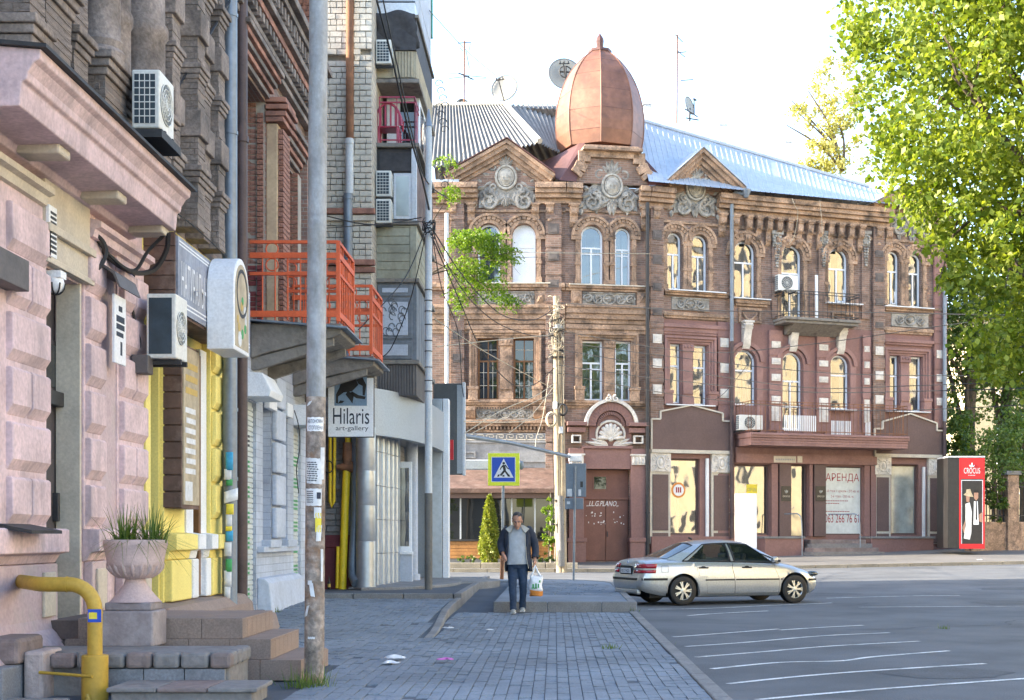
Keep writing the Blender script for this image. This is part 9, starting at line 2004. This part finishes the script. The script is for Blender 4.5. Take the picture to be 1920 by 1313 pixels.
for s_ in (-1, 1):
    g = MB(); a = [Vector(p) for p in ARM[s_]]; pts = spline([Vector((s_*.155, .01, 1.5)), a[0]+Vector((s_*.02, 0, .0)), a[1], a[2]], 7); rs = np.interp(np.linspace(0, 1, len(pts)), [0, .25, .6, .95, 1], [.075, .088, .072, .056, .058]); g.tube(pts, list(rs), 14, cap=False)
    so_ = g.build('sleeve', M['jacket'], jk, smooth=180, local=True, thick=.008)
    for v in so_.data.vertices: n = noise.noise((v.co.z*22, v.co.x*9, s_*3)); v.co += Vector((s_*n*.012, n*.012, 0))
    g = MB(); c0, c1 = (Vector((s_*.065, -.1, 1.50)), Vector((s_*.10, -.04, 1.575))); pl = [(s_*.055, -.085, 1.565), (s_*.10, -.07, 1.585), (s_*.215, -.105, 1.515), (s_*.145, -.155, 1.44), (s_*.12, -.15, 1.46)]; g.add(pl, [(0, 1, 2, 3, 4)]); g.build('collar', M['collar'], jk, local=True, thick=.012)
g = MB(); torso(g, [(1.585, .085, .08, .015, 0, -.4, math.pi+.4), (1.55, .1, .09, .02, 0, -.4, math.pi+.4)], 0, 0, 16); g.build('collar', M['collar'], jk, local=True, smooth=180, thick=.014)
MB().tube([(.135, -.168, 1.42), (.15, -.172, 1.2), (.165, -.176, 1.0), (.2, -.165, .8)], .006, 5).build('zip', M['collar'], jk, local=True)
jm = MB(); torso(jm, [(.96, .165, .125, 0, 0, 0, TP), (.85, .18, .135, 0, 0, 0, TP)], 0, TP, 20); limb(jm, [(0, 0, .94), (0, 0, .8)], [.14, .12])
for s_, kx, ax_, ay, ky in ((-1, -.085, -.068, -.16, -.13), (1, .1, .085, .17, -.02)): limb(jm, [(s_*.085, 0, .9), (s_*.09, -.005, .72), (kx, ky, .48), (ax_, ay, .08)], [.11, .098, .072, .06], 14); limb(jm, [(ax_, ay, .12), (ax_, ay-.01, .055)], [.062, .068])
remeshed(jm, 'jeans', M['jeans'], MAN, .013, 3, local=True, noise_amp=.012)
for s_, x, y, z in ((-1, -.07, -.18, 0), (1, .088, .14, .015)):
    g = MB(); vs = []
    secs = [(.09, .032, .06), (.06, .042, .085), (.0, .045, .088), (-.08, .048, .072), (-.14, .045, .06), (-.18, .03, .045)]
    for dy, w, h in secs:
        for k in range(10): t = 2*math.pi*k/10; vs.append((x+w*math.cos(t), y+dy, z+max(0, h*.5+h*.5*math.sin(t))))
    g.add(vs, [(i*10+k, i*10+(k+1) % 10, (i+1)*10+(k+1) % 10, (i+1)*10+k) for i in range(5) for k in range(10)]+[tuple(range(10))[::-1], tuple(range(50, 60))]); sh_ = g.build('shoe', M['shoe'], MAN, smooth=60, local=True); MB().box(x-.047, x+.047, y-.175, y+.085, z, z+.018).build('sole', M['paper'], sh_, local=True, bevel=.006)
# carrier bag in his hand
BG = thing('carrier_bag', 'white plastic carrier bag with green print and orange base in his hand', 'bag', (PX+.32, PY-.07, .012))
def bagpt(u, v): t = TP*u; w = .115*(1-.12*(v-.5)**2)+.012*math.sin(9*v+3*t); d = .045+.035*math.sin(math.pi*v); return (.335+w*math.copysign(abs(math.cos(t))**.6, math.cos(t))-.32+.32, -.07+d*math.sin(t)+.01*noise.noise((u*8, v*6, 1)), .32+.36*v+.012*math.sin(6*u*TP/3))
for v0, v1, mt, nm in ((0, .26, 'bagorange', 'orange_base'), (.26, 1.0, 'signwhite', 'bag_body')):
    g = MB(); g.grid(lambda u, v: (lambda p: (PX+p[0], PY+p[1], p[2]))(bagpt(u, v0+(v1-v0)*v)), 28, 8); g.build(nm, M[mt], BG, smooth=180, thick=.003)
g = MB(); g.add([(PX+bagpt(u, 0)[0], PY+bagpt(u, 0)[1], bagpt(u, 0)[2]) for u in [k/20 for k in range(20)]], [tuple(range(20))]); g.build('bag_bottom', M['bagorange'], BG)
for s_ in (-1, 1): MB().tube([(PX+.335+s_*.075, PY-.1, .67), (PX+.325+s_*.03, PY-.1, .78), (PX+.315, PY-.085, .885), (PX+.315, PY-.06, .885), (PX+.325+s_*.03, PY-.05, .78), (PX+.335+s_*.075, PY-.045, .67)], [.022, .015, .008, .008, .015, .022], 6).build('bag_handle', M['signwhite'], BG, smooth=60)
for k, (u, v, w, h) in enumerate(((-.05, .5, .03, .07), (.0, .5, .03, .09), (.045, .5, .025, .07), (-.03, .46, .1, .02), (.07, .58, .03, .04))): x, z = PX+.335+u, v; g = MB(); g.grid(lambda a, b: (x+(a-.5)*w, PY-.156-.002, z+(b-.5)*h), 2, 1); g.build('green_print', M['greenprint'], BG)
